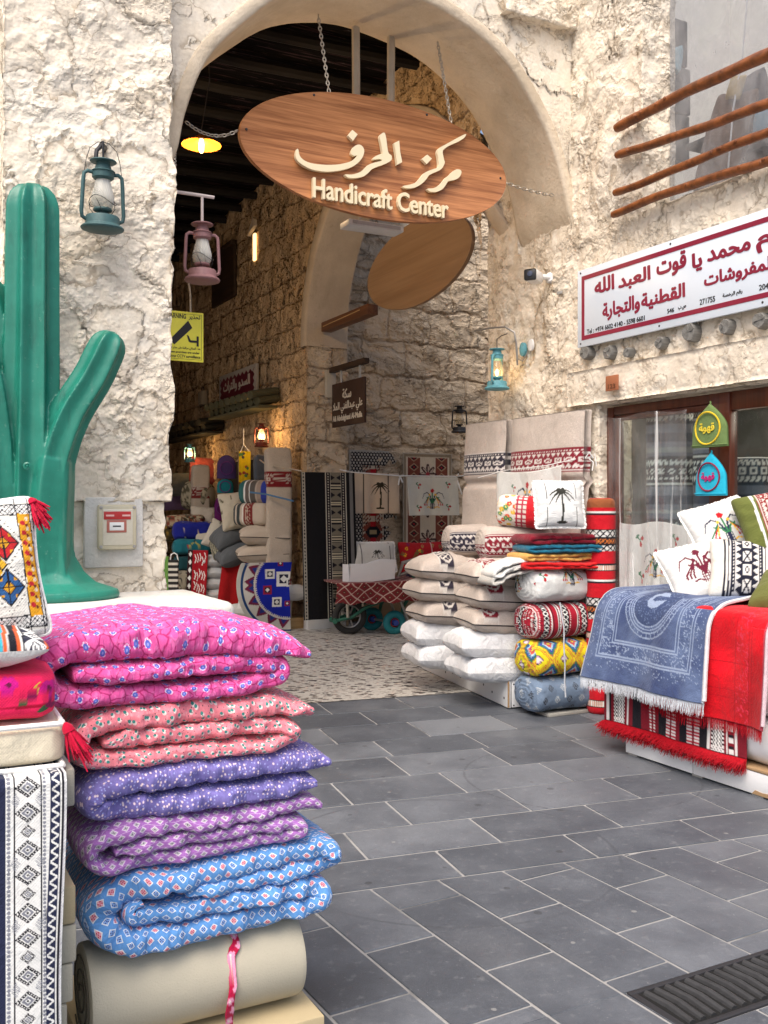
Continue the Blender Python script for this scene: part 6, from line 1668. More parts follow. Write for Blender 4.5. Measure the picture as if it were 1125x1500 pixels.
# ------------------------------------------------------------------ goods inside the alley
def S(Y): return Y / F                       # metres per photo pixel at depth Y
def at(px, py, Y, z=None):
    p = W(px, py, Y)
    if z is not None: p.z = z
    return p
def flat_sheet(name, px0, py0, px1, py1, Y0, Y1, paint, base, label, cat, wave=.01, lean=.0, mat=None, nu=80, nv=100, thick=.008, group=None, skew=0.0):
    """hanging cloth or carpet; the given pixels are the corners of the upper and lower edges, Y0/Y1 the depth of its two vertical edges"""
    P = np.zeros((nu, nv, 3)); A0, B0 = W(px0, py0, Y0), W(px1, py0, Y1); hgt = (py1 - py0) * S((Y0 + Y1) / 2)
    ax = (B0 - A0); ax.z = 0; nrm = Vector((ax.y, -ax.x, 0)).normalized()
    zt = (A0.z + B0.z) / 2
    for i, s in enumerate(np.linspace(0, 1, nu)):
        for j, q in enumerate(np.linspace(0, 1, nv)):
            b = A0.lerp(B0, s); d = wave * (math.sin(s * 8 + 1) * .5 + math.sin(s * 19 + 2) * .35) * (.3 + q) + lean * q
            b = b + ax * (skew * q * 1.0)
            P[i, j] = A3(Vector((b.x, b.y, zt - hgt * q)) + nrm * d)
    U, V = np.meshgrid(np.linspace(0, ax.length, nu), np.linspace(0, hgt, nv), indexing='ij')
    o = cloth_sheet(name, P, mat or painted, paint, base, np.stack([U, V], -1), None, thick); return tag(o, label, cat, group)
def flip(p): q = Paint(p.U, -p.V, WHT); q.c = p.c; return q
TAN, RUST = (.56, .49, .39), (.24, .06, .04)
def carpets():
    def c1(p):
        u, v = p.U, p.V; w, h = p.U.max(), p.V.max(); d = np.minimum(np.minimum(u, w - u), np.minimum(v, h - v))
        p.put(d < .19, BLK); p.put((d < .18) & (d > .02) & (np.hypot(np.mod(u + np.floor(v / .035) * .0225, .045) - .0225, np.mod(v, .035) - .0175) < .014), (.50, .47, .42))
        p.put(d < .02, (.42, .40, .36)); p.put(d >= .19, TAN)
        for x0 in (.20, w - .32):
            m = (u > x0) & (u < x0 + .11) & (d > .19); p.put(m & (np.mod(v / .05 + u / .05, 1) < .5), RUST); p.put(m & (np.mod(v, .05) < .014), BLK); p.put(m & (np.abs(np.mod(u - x0, .055) - .0275) < .006), TAN)
        for k in range(6):
            y0 = .36 + k * .33; st = np.floor(np.abs(v - y0) / .02) * .02; a = np.abs(u - w / 2)
            p.put((a < .16 - np.abs(st - .04) * 1.3) & (np.abs(v - y0) < .13), RUST); p.put((a < .11 - st) & (np.abs(v - y0) < .09), BLK); p.put((a < .05) & (np.abs(v - y0) < .03), (.35, .28, .16)); p.put((a < .04) & (np.abs(np.abs(v - y0) - .10) < .03), RED)
    flat_sheet('patterned_carpet', 511, 660, 581, 905, 12.0, 12.35, c1, TAN, 'carpet with a black and white dotted border and stepped diamonds on the back wall', 'carpet', wave=.004, group='carpets hung on the back wall', nu=110, nv=240)
    def c2(p):
        u, v = p.U, p.V; w, h = p.U.max(), p.V.max(); d = np.minimum(np.minimum(u, w - u), v)
        p.put(d < .045, (.24, .19, .13)); p.put(d < .015, (.40, .36, .30)); p.put((d > .045) & (d < .06), TAN)
        for x0 in (.07, w - .25):
            m = (u > x0) & (u < x0 + .18) & (d > .06); p.put(m, (.17, .05, .035)); q = np.abs(u - x0 - .09) / .085 + np.abs(np.mod(v, .12) - .06) / .06
            p.put(m & (q < .55), BLK); p.put(m & (np.abs(q - .75) < .10), (.40, .28, .18)); p.put(m & (q < .2), RED)
        for k in range(5):
            y0 = .27 + k * .42; a = np.arctan2(v - y0, u - w / 2); r = np.hypot(u - w / 2, v - y0)
            p.put(r < .135 * (.45 + .55 * np.abs(np.cos(4 * a)) ** 1.2), (.06, .03, .03)); p.put((r < .11 * (.35 + .65 * np.abs(np.cos(4 * a)))) & (np.mod(a * 8 / 6.283, 1) < .4), (.45, .36, .30)); p.put(r < .03, (.30, .04, .05))
    flat_sheet('patterned_carpet', 590, 664, 662, 905, 12.25, 12.6, c2, TAN, 'carpet with rust side bands and dark star medallions on the back wall', 'carpet', wave=.004, group='carpets hung on the back wall', nu=110, nv=240)
    def t1(p):
        q = flip(p); w = p.U.max(); palm(q, w / 2 + .06, -.42, .40, (.035, .03, .02)); p.put(np.abs(np.abs(p.U - w / 2) - .16) < .006, (.08, .06, .05))
    flat_sheet('palm_towel', 516, 693, 584, 752, 11.5, 11.75, t1, (.60, .49, .38), 'beige towel with an embroidered palm tree hung before the dotted carpet', 'towel', wave=.03)
    def t2(p):
        q = flip(p); w = p.U.max(); bouquet(q, w / 2, -.37, .24)
        for a, b in ((.14, -.10), (w - .14, -.09), (.14, -.37), (w - .14, -.36)): sprig(q, a, b, .08)
    flat_sheet('flowered_towel', 596, 699, 670, 755, 11.6, 11.85, t2, (.64, .65, .60), 'white towel with embroidered flowers hung before the star carpet', 'towel', wave=.035, skew=.02)
    b = MB(); pts = [W(498, 688, 11.4), W(516, 692, 11.5), W(586, 697, 11.72), W(668, 698, 11.85), W(700, 694, 11.9)]; b.tube(pts, .008, 6); k = pts[2]
    for dx, dz in ((.03, -.08), (-.02, -.11), (.05, .0)): b.tube([k, k + Vector((dx, -.02, dz))], .009, 6)
    k = pts[3]
    for dx, dz in ((.04, -.14), (.07, -.22), (.03, .03)): b.tube([k, k + Vector((dx, -.02, dz))], .009, 6)
    o = b.build('hanging_line', M['white_cloth']); tag(o, 'pale cloth line holding the two towels before the carpets', 'line')
    # black carpet on the pillar
    def c3(p):
        u, v = p.U, p.V
        for a, b2, c in ((.0, .012, BLK), (.012, .05, (.40, .38, .32)), (.05, .062, BLK)): p.put((u > a) & (u < b2), c)
        p.put((u > .018) & (u < .044) & (np.abs(np.mod(v, .04) - .02) / .02 + np.abs(u - .031) / .013 < .8), BLK)
        x0, x1 = .30, .56
        p.put((u > x0) & (u < x1), (.42, .40, .34)); 
        for a in (x0 + .02, x0 + .055, x1 - .055, x1 - .02): p.put(np.abs(u - a) < .009, BLK)
        m = (u > x0 + .065) & (u < x1 - .065); p.put(m, BLK)
        f = np.mod(v / .20, 1); c = np.abs(u - (x0 + x1) / 2); hg = np.abs(f - .30) * .34
        p.put(m & (f < .6) & (c < hg + .006), (.17, .155, .12)); p.put(m & (f > .64) & (f < .96) & (np.mod(v, .028) < .015), (.48, .44, .32))
        for a in (x0 + .0375, x1 - .0375): p.put((np.abs(u - a) < .010) & (np.mod(v, .03) < .014), BLK)
        p.put((u > .60) & (u < .64), (.16, .16, .16))
    flat_sheet('black_carpet', 440, 692, 519, 905, 11.0, 11.3, c3, (.008, .008, .010), 'black carpet with a patterned grey stripe hung on the corner pillar', 'carpet', wave=.012, lean=.10, nu=150, nv=220)
    b = MB(); b.box((0, 0, .10), (.50, .12, .20), bev=.01); o = b.build('white_block', M['white_paint'], None, at(476, 905, 11.45, 0), RY(TH)); tag(o, 'low white block under the black carpet at the pillar foot', 'block')
carpets()
def cart():
    # wheelbarrow covered with a rug
    Y = 10.9; k = S(Y); g = onZ(512, 929)
    root = empty('wheelbarrow', Vector((g.x, g.y, 0)), R(16), 'old wheelbarrow covered with a red diamond rug before the carpets', 'wheelbarrow')
    def wheel(name, cx, cy, r, w, tyre, rim, hub, parent, n=8):
        whl = empty(name, (0, 0, 0)); whl.parent = parent; whl.location = (cx, cy, r)
        b = MB(); pts = [((r - w / 2) * math.cos(a), 0, (r - w / 2) * math.sin(a)) for a in np.linspace(0, 2 * math.pi, 40, endpoint=False)]; b.tube(pts, w / 2, 12, closed=True); b.build('tyre', tyre, whl)
        b = MB(); b.tube([((r - w) * math.cos(a), 0, (r - w) * math.sin(a)) for a in np.linspace(0, 2 * math.pi, 36, endpoint=False)], .012, 8, closed=True)
        for i in range(n): a = 2 * math.pi * i / n; b.tube([(0, 0, 0), ((r - w) * math.cos(a), 0, (r - w) * math.sin(a))], .010, 6)
        b.build('rim', rim, whl)
        b = MB(); b.lathe([(0, -.06), (.03, -.06), (.035, -.02), (.035, .02), (.03, .06), (0, .06)], 14, Matrix.Rotation(R(90), 4, 'X')); b.build('hub', hub, whl)
    wheel('wheel', 0, 0, .20, .075, M['rubber'], M['grey_metal'], M['iron'], root, 5)
    b = MB()
    for sy in (-.10, .10): b.tube([(-.16, sy * .9, .17), (0, sy, .20), (.14, sy * 1.3, .30), (.50, sy * 2.2, .46), (.95, sy * 2.5, .60)], .019, 8)
    b.tube([(-.19, -.09, .16), (-.16, 0, .165), (-.19, .09, .16)], .03, 8); b.build('frame', M['green_metal'], root)
    b = MB()
    for sy in (-.12, .12): b.tube([(-.06, sy, .58), (-.05, sy, .2)], .017, 8); b.tube([(.14, sy, .50), (.12, sy, .32)], .012, 8)
    b.build('fork', plain('worn_cream_tube', (.45, .42, .34), .6), root)
    for sy in (-.24, .24):
        b = MB(); b.tube([(.50, sy, .46), (.56, sy, .30), (.68, sy, .02), (.74, sy, .02), (.70, sy, .40)], .016, 8); b.build('stand', M['grey_metal'], root)
    P = np.zeros((150, 160, 3)); U, V = np.meshgrid(np.linspace(0, 1, 150), np.linspace(0, 1, 160), indexing='ij')
    x = -.25 + U * 1.15; q = (V - .5) * 2; y = np.clip(q * .62, -.34, .34) * 1.0; drop = np.clip(np.abs(q) * .62 - .34, 0, 1)
    P[..., 0] = x + .02 * np.sin(V * 9); P[..., 1] = y - np.sign(q) * .0 + np.sign(-q) * 0 - .02 * np.sin(U * 12) * (drop > 0); P[..., 2] = .60 + .05 * np.sin(U * 2.4) - drop * .78 - .05 * np.sin(U * 3.14) + .012 * np.sin(U * 30) * (drop > 0) 
    def rg(p):
        a = np.mod((p.U + p.V * 1.0) / .15, 1); b2 = np.mod((p.U - p.V * 1.0) / .15, 1); p.put((a < .09) | (b2 < .09), (.55, .42, .36)); p.put((np.abs(a - .54) < .14) & (np.abs(b2 - .54) < .14), (.06, .02, .02)); p.put((np.abs(a - .54) < .06) & (np.abs(b2 - .54) < .06), (.40, .25, .15))
    P[..., 1] -= .02
    cloth_sheet('rug_cover', P, painted, rg, (.17, .022, .025), np.stack([U * 1.15, V * 1.24], -1), root, .014)
    b = MB(); b.prism([(0, 0), (.52, .05), (.54, .26), (.36, .27), (.20, .22), (.02, .22)], (1, 0, 0), (0, 0, 1), (0, .10, 0)); b.prism([(0, 0), (.10, .0), (.10, .22), (0.02, .22)], (-.6, .8, 0), (0, 0, 1), (.01, .01, 0))
    o = b.build('white_carton', M['card_white'], None, at(512, 858, 10.75), RY(R(16)), smooth=False); o.location.z = .575; tag(o, 'torn open white carton lying on the wheelbarrow rug', 'carton')
    # hand truck
    g = onZ(577, 931); rt = empty('hand_truck', Vector((g.x, g.y + .1, 0)), R(20), 'green hand truck with teal wheels behind the pillow stack', 'hand truck')
    wheel('wheel', 0, -.02, .135, .085, M['teal_rubber'], M['red_hub'], M['blue_hub'], rt, 4); wheel('wheel', -.12, .40, .135, .085, M['teal_rubber'], M['red_hub'], M['blue_hub'], rt, 4)
    b = MB(); b.tube([(0, -.02, .135), (-.12, .40, .135)], .014, 8); b.build('axle', M['grey_metal'], rt)
    b = MB(); b.tube([(.08, .02, .12), (.12, .02, .30), (.22, .02, .45), (.26, .02, .72)], .02, 8); b.tube([(-.04, .42, .12), (.0, .42, .30), (.10, .42, .45), (.14, .42, .72)], .02, 8); b.build('frame', M['green_metal'], rt)
    b = MB(); b.tube([(.26, .02, .72), (.06, .0, .66), (.10, -.02, .80), (.34, -.05, .86)], .024, 8); b.build('handle', M['grey_metal'], rt)
    b = MB(); b.box((.08, .2, .60), (.26, .5, .03), bev=.004); b.build('load_board', M['dark_wood'], rt)
    def f(p): palm(p, .03, -.14, .26, (.035, .035, .03)); [p.put(np.abs(p.U - a) < .004, (.06, .05, .06)) for a in (-.16, .19)]
    o = pillow('palm_pillow', .56, .37, .16, painted, f, (.58, .58, .55), loc=at(547, 816, 11.35), rot=(R(72), 0, R(18)), res=.011, seed=3, plump=.45, frill=.02); tag(o, 'white palm tree pillow standing behind the carton', 'pillow')
    def g2(p):
        rg_ = random.Random(1)
        for i in range(26):
            u, v = rg_.uniform(-.26, .26), rg_.uniform(-.2, .2); p.dia(u, v, .022, .028, rg_.choice([YEL, (.30, .22, .08), (.15, .02, .10), (.1, .15, .05)])); p.dia(u, v, .009, .011, RED)
        p.put(np.abs(p.U - .12) < .004, (.6, .4, .4))
    o = pillow('red_patterned_pillow', .58, .50, .2, painted, g2, (.36, .012, .018), loc=at(617, 822, 11.6), rot=(R(74), 0, R(16)), res=.011, seed=5, plump=.45); tag(o, 'red pillow with small yellow diamonds below the star carpet', 'pillow')
    o = bolster('dark_bundle', .6, .3, .34, cloth('navy_cover', (.03, .03, .07)), None, loc=at(600, 870, 11.2, .42), rot=(0, 0, R(18)), res=.02); tag(o, 'dark navy bundle on the hand truck beside the pillows', 'bundle')
    b = MB(); b.box((.4, .2, .16), (.95, .4, .32), bev=.01); o = b.build('cardboard_box', plain('cardboard', (.30, .21, .12), .9), None, at(540, 928, 11.95, 0), RY(TH)); tag(o, 'low cardboard box in the shade behind the wheelbarrow', 'box')
cart()
def shop_row():
    g = 'goods along the alley wall'
    TB = (.50, .43, .35)
    # tall folded mattress by the pillar
    def slab(name, px0, px1, pyt, pyb, Y, dep, bandz, dark, label, rz):
        w, h = (px1 - px0) * S(Y), (pyb - pyt) * S(Y)
        def f(p):
            for a, b in bandz: sadu(p, p.U, p.V, h - (b - pyt) * S(Y), h - (a - pyt) * S(Y), .12, dark, (.50, .44, .38))
        o = bolster(name, h, w, dep, painted_plush, f, TB, loc=at((px0 + px1) / 2, pyb, Y), rot=(0, R(-90), rz), res=.014, seed=px0, sq=7, puff=.01, spiral=False); tag(o, label, 'mattress')
        return o
    slab('tall_mattress', 408, 443, 657, 912, 11.5, .30, [(692, 714), (846, 872)], (.20, .015, .02), 'tall beige mattress with red bands standing beside the black carpet', R(15))
    slab('tall_mattress', 291, 322, 682, 780, 13.7, .25, [(712, 730)], (.20, .03, .03), 'beige mattress with a brown red band standing deep in the alley', R(15))
    o = slab('grey_mattress', 381, 409, 667, 705, 12.3, .2, [], BLK, 'folded grey mattress on top of the striped blue bolster', R(15)); o.data.materials[0] = cloth('grey_blue_cloth', (.10, .12, .15))
    b = MB(); b.box((0, 0, .065), (.72, .5, .13), bev=.006); o = b.build('wooden_pallet', M['plank'], None, at(398, 918, 11.5, 0), RY(TH)); tag(o, 'pale wooden plank base under the blue round rug', 'plank base')
    # round rug, its straight edge to the pillar
    Rr = .60; na, nr = 180, 130; A_, Q = np.meshgrid(np.linspace(math.pi * .46, math.pi * 1.52, na), np.linspace(0.0, 1, nr), indexing='ij')
    rm = np.where(np.sin(A_) > 1e-3, np.minimum(Rr, .25 / np.maximum(np.sin(A_), 1e-3)), Rr); x, z = rm * Q * np.cos(A_), rm * Q * np.sin(A_)
    P = np.stack([x, .05 * np.cos(x * 5) + .02 * np.sin(z * 9) - .12 * z, z], -1)
    P[..., 2] = np.minimum(P[..., 2], .25)
    def rr(p):
        r = np.hypot(p.U, p.V) / Rr; a = np.arctan2(p.V, p.U)
        p.put(r < .93, (.015, .05, .16)); p.put(r < .88, (.58, .57, .53)); f = np.abs(np.mod(a / .34, 1) - .5) * 2
        p.put((r < .86) & (r > .68) & ((r - .68) / .18 < f), (.16, .02, .06)); p.put((r < .85) & (r > .68) & ((r - .68) / .18 < f - .45), (.02, .04, .22))
        p.put(r < .67, (.58, .57, .53)); p.put(r < .645, (.010, .022, .36)); p.put((np.abs(r - .655) < .03) & (np.mod(a / .06, 1) < .5), (.58, .57, .53))
        for (u, v, s, c) in ((-.22, .12, .055, WHT), (-.10, .24, .03, (.3, .02, .05)), (-.06, .06, .085, WHT), (-.25, -.06, .05, (.3, .02, .05)), (-.14, -.20, .055, WHT), (.02, .02, .05, WHT), (-.02, -.22, .03, (.3, .02, .05))):
            d = np.maximum(np.abs(p.U - u), np.abs(p.V - v)); p.put(d < s, c); p.put(d < s * .6, (.02, .02, .05)); p.put((np.abs(p.U - u) + np.abs(p.V - v)) < s * .5, WHT)
    o = cloth_sheet('round_rug', P, painted, rr, (.50, .50, .46), np.stack([x, z], -1), None, .014, at(424, 856, 11.05), RY(R(12))); tag(o, 'blue round rug with white zigzags hung folded over white pillows', 'rug')
    # pillows and bolsters
    def plw(name, px, py, Y, w, d, t, c, label, rot=(0, 0, 0), mat=None, paint=None, pip=None, seed=1, grp=None):
        o = pillow(name, w, d, t, mat or (painted if paint else cloth('c_' + name + label[:5], c)), paint, c, loc=at(px, py, Y), rot=rot, res=.013, seed=seed, plump=.45, piping=pip); return tag(o, label, 'pillow', grp)
    plw('beige_pillow', 387, 784, 11.5, .62, .45, .25, TB, 'plain beige pillow, upper of two above the blue round rug', (R(6), R(2), R(10)), pip=M['ink'], seed=2, grp='beige pillows in the alley')
    plw('beige_pillow', 384, 810, 11.5, .64, .45, .24, TB, 'plain beige pillow, lower of two above the blue round rug', (R(4), R(-2), R(12)), pip=M['ink'], seed=3, grp='beige pillows in the alley')
    plw('white_pillow', 366, 898, 11.5, .55, .4, .22, (.55, .55, .54), 'white pillow behind the lower edge of the round rug', (0, R(8), R(12)), seed=4); plw('white_pillow', 385, 850, 11.55, .6, .4, .22, (.55, .55, .54), 'white pillow mostly hidden by the round rug', (0, R(-6), R(12)), seed=5)
    plw('white_pillow', 432, 868, 11.35, .30, .3, .2, (.55, .55, .54), 'small white pillow between the round rug and the pillar', (0, 0, R(12)), seed=6)
    plw('grey_pillow', 338, 786, 12.1, .50, .4, .30, (.10, .11, .12), 'dark grey pillow in film, upper, beside the beige pillows', (R(20), R(-24), R(20)), seed=7); plw('grey_pillow', 345, 812, 12.0, .5, .4, .26, (.12, .12, .12), 'dark grey pillow in film, lower, beside the beige pillows', (R(12), R(-20), R(20)), seed=8)
    def zb(p): p.put(np.mod((p.U + .3 * np.sin(p.V * 20)) / .03, 1) < .5, (.05, .05, .04))
    plw('zebra_pillow', 326, 800, 12.2, .34, .34, .26, (.36, .34, .25), 'olive and black striped pillow beside the grey pillows', (R(40), R(-30), 0), paint=zb, seed=9)
    def bnd(p): stripes(p, p.U, [(0, .05, (.05, .06, .06)), (.05, .08, TB), (.08, .12, (.04, .05, .05)), (.16, .17, WHT)]); sadu(p, p.U, p.V, .18, .30, .09, (.17, .02, .02), (.45, .38, .30))
    o = bolster('banded_bolster', .46, .36, .28, painted, bnd, TB, loc=at(352, 770, 11.7), rot=(0, 0, R(-28)), res=.011, seed=4, sq=3.4, cap_col=TB, spiral=False); tag(o, 'beige bolster with dark and red bands on the beige pillows', 'bolster')
    def sb(p): stripes(p, p.U, [(0, .10, (.03, .12, .12)), (.10, .12, WHT), (.12, .17, (.12, .10, .09)), (.17, .19, WHT), (.19, .26, (.10, .09, .08)), (.26, .29, (.40, .34, .28)), (.29, .34, (.30, .24, .20))])
    o = bolster('striped_bolster', .44, .36, .30, painted, sb, (.03, .05, .30), loc=at(360, 740, 11.7), rot=(0, 0, R(-28)), res=.011, seed=5, sq=3.0, cap_col=(.015, .03, .33), spiral=False); tag(o, 'striped bolster with a royal blue end, topmost by the pillar mattress', 'bolster')
    b = MB(); b.tube([W(366, 721, 11.3), W(390, 724, 11.25), W(430, 734, 11.2)], .010, 6); o = b.build('blue_string', cloth('blue_cord', (.08, .18, .32))); tag(o, 'blue cord across the striped bolster', 'cord')
    b = MB(); b.tube([W(381, 674, 12), W(392, 682, 11.4), W(410, 684, 11.2), W(442, 690, 11.1)], .009, 6); o = b.build('grey_string', M['rope']); tag(o, 'grey cord strung from the grey mattress to the tall beige mattress', 'cord')
    def cr(p): rg = random.Random(2); [p.ell(rg.uniform(-.2, .2), rg.uniform(-.2, .2), .03, .012, (.12, .11, .07), rg.uniform(0, 3)) for i in range(9)]
    plw('cream_pillow', 346, 748, 12.0, .42, .50, .2, (.52, .48, .38), 'cream pillow with dark sprigs standing beside the banded bolster', (R(80), R(-8), R(16)), paint=cr, seed=10)
    plw('cream_pillow', 320, 785, 12.4, .34, .40, .2, (.50, .47, .40), 'smaller cream pillow with dark sprigs under the taller one', (R(74), R(25), R(10)), paint=cr, seed=11)
    for (px, py, Y, w, d, c, lb) in ((300, 690, 14.6, .5, .45, (.30, .06, .05), 'dull red cushion hung high among the far bundles'), (300, 762, 13.3, .42, .40, (.55, .50, .42), 'pale cushion between the far mattress and the sprigged pillows'), (262, 728, 14.9, .5, .45, (.16, .10, .20), 'dusky violet cushion behind the wrapped cushion'), (308, 795, 12.9, .40, .32, (.50, .46, .38), 'cream cushion standing on the small white pillow stack')):
        plw('alley_cushion', px, py, Y, w, d, .2, c, lb, (R(76), R(px % 17 - 8), R(12)), seed=int(px))
    # flat hanging things
    def yl(p):
        rg = random.Random(7); [p.ell(rg.uniform(0, .16), rg.uniform(0, .5), .02, .02, rg.choice([(.25, .05, .03), (.05, .15, .05), (.05, .05, .05)])) for i in range(16)]
        p.put(np.abs(np.mod(p.V, .05) - .025) < .0, BLK)
    flat_sheet('yellow_hanging', 350, 661, 367, 724, 12.3, 12.35, yl, (.55, .40, .01), 'yellow embroidered hanging on a cord by the shop door', 'hanging', wave=.006, nu=24, nv=60)
    b = MB(); b.tube([W(352, 662, 12.3), W(357, 651, 12.25), W(365, 661, 12.3)], .006, 5); b.tube([W(357, 651, 12.25), W(357, 628, 12.3)], .005, 5); o = b.build('hanging_string', M['white_plastic']); tag(o, 'white cord carrying the yellow hanging', 'cord')
    def cap(px0, px1, pt, pb, Y, c, label):
        w, h = (px1 - px0) * S(Y), (pb - pt) * S(Y); nu, nv = 24, 24; U, T = np.meshgrid(np.linspace(-1, 1, nu), np.linspace(0, 1, nv), indexing='ij')
        hw = w / 2 * np.where(T < .5, 1, np.sqrt(np.clip(1 - ((T - .5) / .51) ** 2.2, 0, 1))); out = []
        for sg in (-1, 1): out.append(np.stack([U * hw, sg * .03 * np.sqrt(1 - U ** 2), T * h], -1))
        o = link('pot_warmer', grid_mesh(np.concatenate([out[0], out[1][::-1]]), np.zeros((2 * nu, nv, 2)), wrapu=True, flip=True), cloth('felt' + label[:6], c), None, at((px0 + px1) / 2, pb, Y), RY(R(10))); tag(o, label, 'pot warmer', 'pot warmers in the alley')
        r = w * .33; b = MB(); b.tube([(r * math.cos(a), -.034, h * .45 + r * math.sin(a)) for a in np.linspace(0, 6.283, 24, endpoint=False)], .006, 5, closed=True); b.build('embroidered_ring', cloth('dim_ring', (.12, .03, .16)), o)
    cap(318, 346, 667, 701, 12.6, (.06, .035, .12), 'purple pot warmer hanging above the teal one in the alley'); cap(318, 342, 702, 722, 12.6, (.01, .16, .19), 'teal pot warmer hanging under the purple one in the alley'); cap(314, 336, 726, 762, 12.7, (.10, .01, .09), 'magenta pot warmer, lowest of the alley ones')
    # far bundles
    def pt(p): p.put(fbm(p.U * 30, p.V * 30, 1.0, 2) > .1, (.10, .09, .06))
    o = bolster('wrapped_cushion', .40, .34, .40, painted, pt, (.40, .36, .26), loc=at(270, 745, 13.8), rot=(0, R(8), R(-20)), res=.02, seed=2, cap_col=(.5, .46, .38), spiral=False); tag(o, 'patterned cream cushion in clear wrap high on the far bundles', 'cushion')
    def fq(px0, px1, pyt, pyb, Y, c, label, layers=1, rz=R(10), paint=None):
        w, h = (px1 - px0) * S(Y), (pyb - pyt) * S(Y)
        o = bolster('folded_bundle', w, .42, h, painted if paint else cloth('cl' + label[:8], c), paint, c, loc=at(px0, pyb, Y), rot=(0, 0, rz), res=.016, seed=int(px0 + pyb), sq=4.5, spiral=False, wr=.012); return tag(o, label, 'bundle', 'folded bundles in the alley')
    def ps(p): p.put(fbm(p.U * 40, p.V * 40, 1.0, 2) > .05, (.22, .05, .03)); p.put(fbm(p.U * 40, p.V * 40, 9.0, 2) > .3, (.05, .05, .03))
    fq(245, 297, 754, 772, 13.2, (.40, .33, .22), 'folded paisley blanket on top of the blue and teal bundles', paint=ps)
    def bb(p): rg = random.Random(3); [p.ell(rg.uniform(0, .5), rg.uniform(.2, .7), .016, .010, rg.choice([(.5, .4, .2), (.4, .35, .3)]), 1) for i in range(12)]
    fq(255, 311, 764, 791, 13.0, (.012, .018, .22), 'royal blue embroidered bundle above the teal one', paint=bb)
    def tb(p): p.ell(.2, .30, .02, .02, RED); p.line([(.2, .3), (.27, .36), (.34, .30)], .008, (.35, .32, .08)); p.line([(.27, .36), (.29, .44)], .008, BLK)
    fq(255, 309, 790, 813, 12.9, (.012, .13, .17), 'teal bundle with an embroidered red flower', paint=tb); fq(256, 285, 813, 836, 12.9, (.01, .05, .06), 'dark teal bundle under the flowered teal one')
    def dt(p): q = np.hypot(np.mod(p.U, .10) - .05, np.mod(p.V, .10) - .05); p.put(q < .03, (.05, .045, .04)); p.put(q < .012, (.3, .27, .2))
    fq(258, 284, 836, 868, 12.6, (.26, .23, .17), 'beige bundle with dark dots beside the striped bag', paint=dt)
    def gold(p): p.put(fbm(p.U * 25, p.V * 25, 4.0, 2) > .1, (.25, .15, .03))
    fq(238, 256, 768, 792, 13.4, (.06, .045, .02), 'dark gilded bundle at the pier edge', paint=gold)
    def rs(p):
        m = p.U < .07; p.put(m, (.03, .008, .01)); p.put(m & (np.abs(p.U - .035) / .03 + np.abs(np.mod(p.V, .10) - .05) / .045 < .8), WHT)
        rg = random.Random(9)
        for y in (.06, .26, .42):
            for i in range(5): a, b = .10 + i * .035, y + rg.uniform(-.03, .03); p.line([(a, b), (a + .02, b + .05), (a + .005, b + .10)], .006, WHT)
    flat_sheet('red_banner_rug', 276, 806, 305, 880, 12.3, 12.2, rs, (.32, .008, .016), 'red rug with white motifs hanging beside white pillows', 'rug', wave=.012, nu=40, nv=80, lean=.05)
    for i, y in enumerate((822, 838, 854, 870)): plw('white_pillow', 316, y, 12.4, .34, .4, .17, (.52, .53, .54), ('topmost', 'second', 'third', 'lowest')[i] + ' white pillow in the small stack between the two red cloths', (0, 0, R(10)), seed=30 + i, grp='white pillows stacked in the alley')
    P = np.zeros((50, 60, 3)); pr, s = ribbon_path([(0, .35, .80), (0, .1, .82), (0, .0, .74), (0, -.06, .45), (0, -.10, .05)], 60)
    for i, u in enumerate(np.linspace(0, 1, 50)): P[i, :, 0] = u * .40 + .03 * np.sin(s * 5); P[i, :, 1] = pr[:, 1] - .02 * np.sin(u * 12) * (s / s[-1]); P[i, :, 2] = pr[:, 2] + .03 * math.sin(u * 3) 
    o = cloth_sheet('red_blanket', P, cloth('dark_red_plush', (.30, .006, .008), plush=True), None, RED, thick=.02, loc=at(322, 905, 11.9, 0), rot=RY(R(12))); tag(o, 'dark red plush blanket draped over goods beside the round rug', 'blanket')
    b = MB(); b.box((0, .012, .3), (.035, .02, .66)); o = b.build('white_board', M['white_paint'], None, at(348, 905, 11.3, .06), (R(-5), R(5), 0)); tag(o, 'narrow white board edge beside the red blanket', 'board')
    flat_sheet('green_towel', 229, 815, 247, 885, 11.9, 11.9, None, (.12, .26, .06), 'green towel hanging at the pier edge beside the striped bag', 'towel', wave=.012, nu=24, nv=60, thick=.03, mat=painted_plush)
    def st(p): p.put(np.mod(p.V, .066) < .033, (.025, .025, .025))
    flat_sheet('striped_bag', 247, 820, 261, 885, 11.8, 11.8, st, (.60, .58, .52), 'black and white striped bag beside the green towel', 'bag', wave=.004, nu=20, nv=90, thick=.06)
    b = MB(); c0 = W(249, 822, 11.8); b.tube([c0 + Vector((0, 0, 0)), c0 + Vector((.015, 0, .08)), c0 + Vector((.05, 0, .10)), c0 + Vector((.085, 0, .08)), c0 + Vector((.10, 0, 0))], .008, 6); o = b.build('bag_handle_loop', M['white_cloth']); o.parent = bpy.data.objects['striped_bag']
    o = pillow('clear_wrapped_bundle', .5, .4, .3, cloth('dim_bundle', (.10, .10, .09)), loc=at(268, 710, 14.6), rot=(R(60), 0, 0), res=.03, seed=5); tag(o, 'dim wrapped bundle hanging far back in the alley', 'bundle')
    # black panel painted for the shade inside the shop doorway, door frames, ledges and shutter on the alley wall
    def onwall(px, py, dn): return onN(px, py, NA - dn)
    b = MB(); a = onwall(330, 640, .03); c = onwall(398, 640, .03)
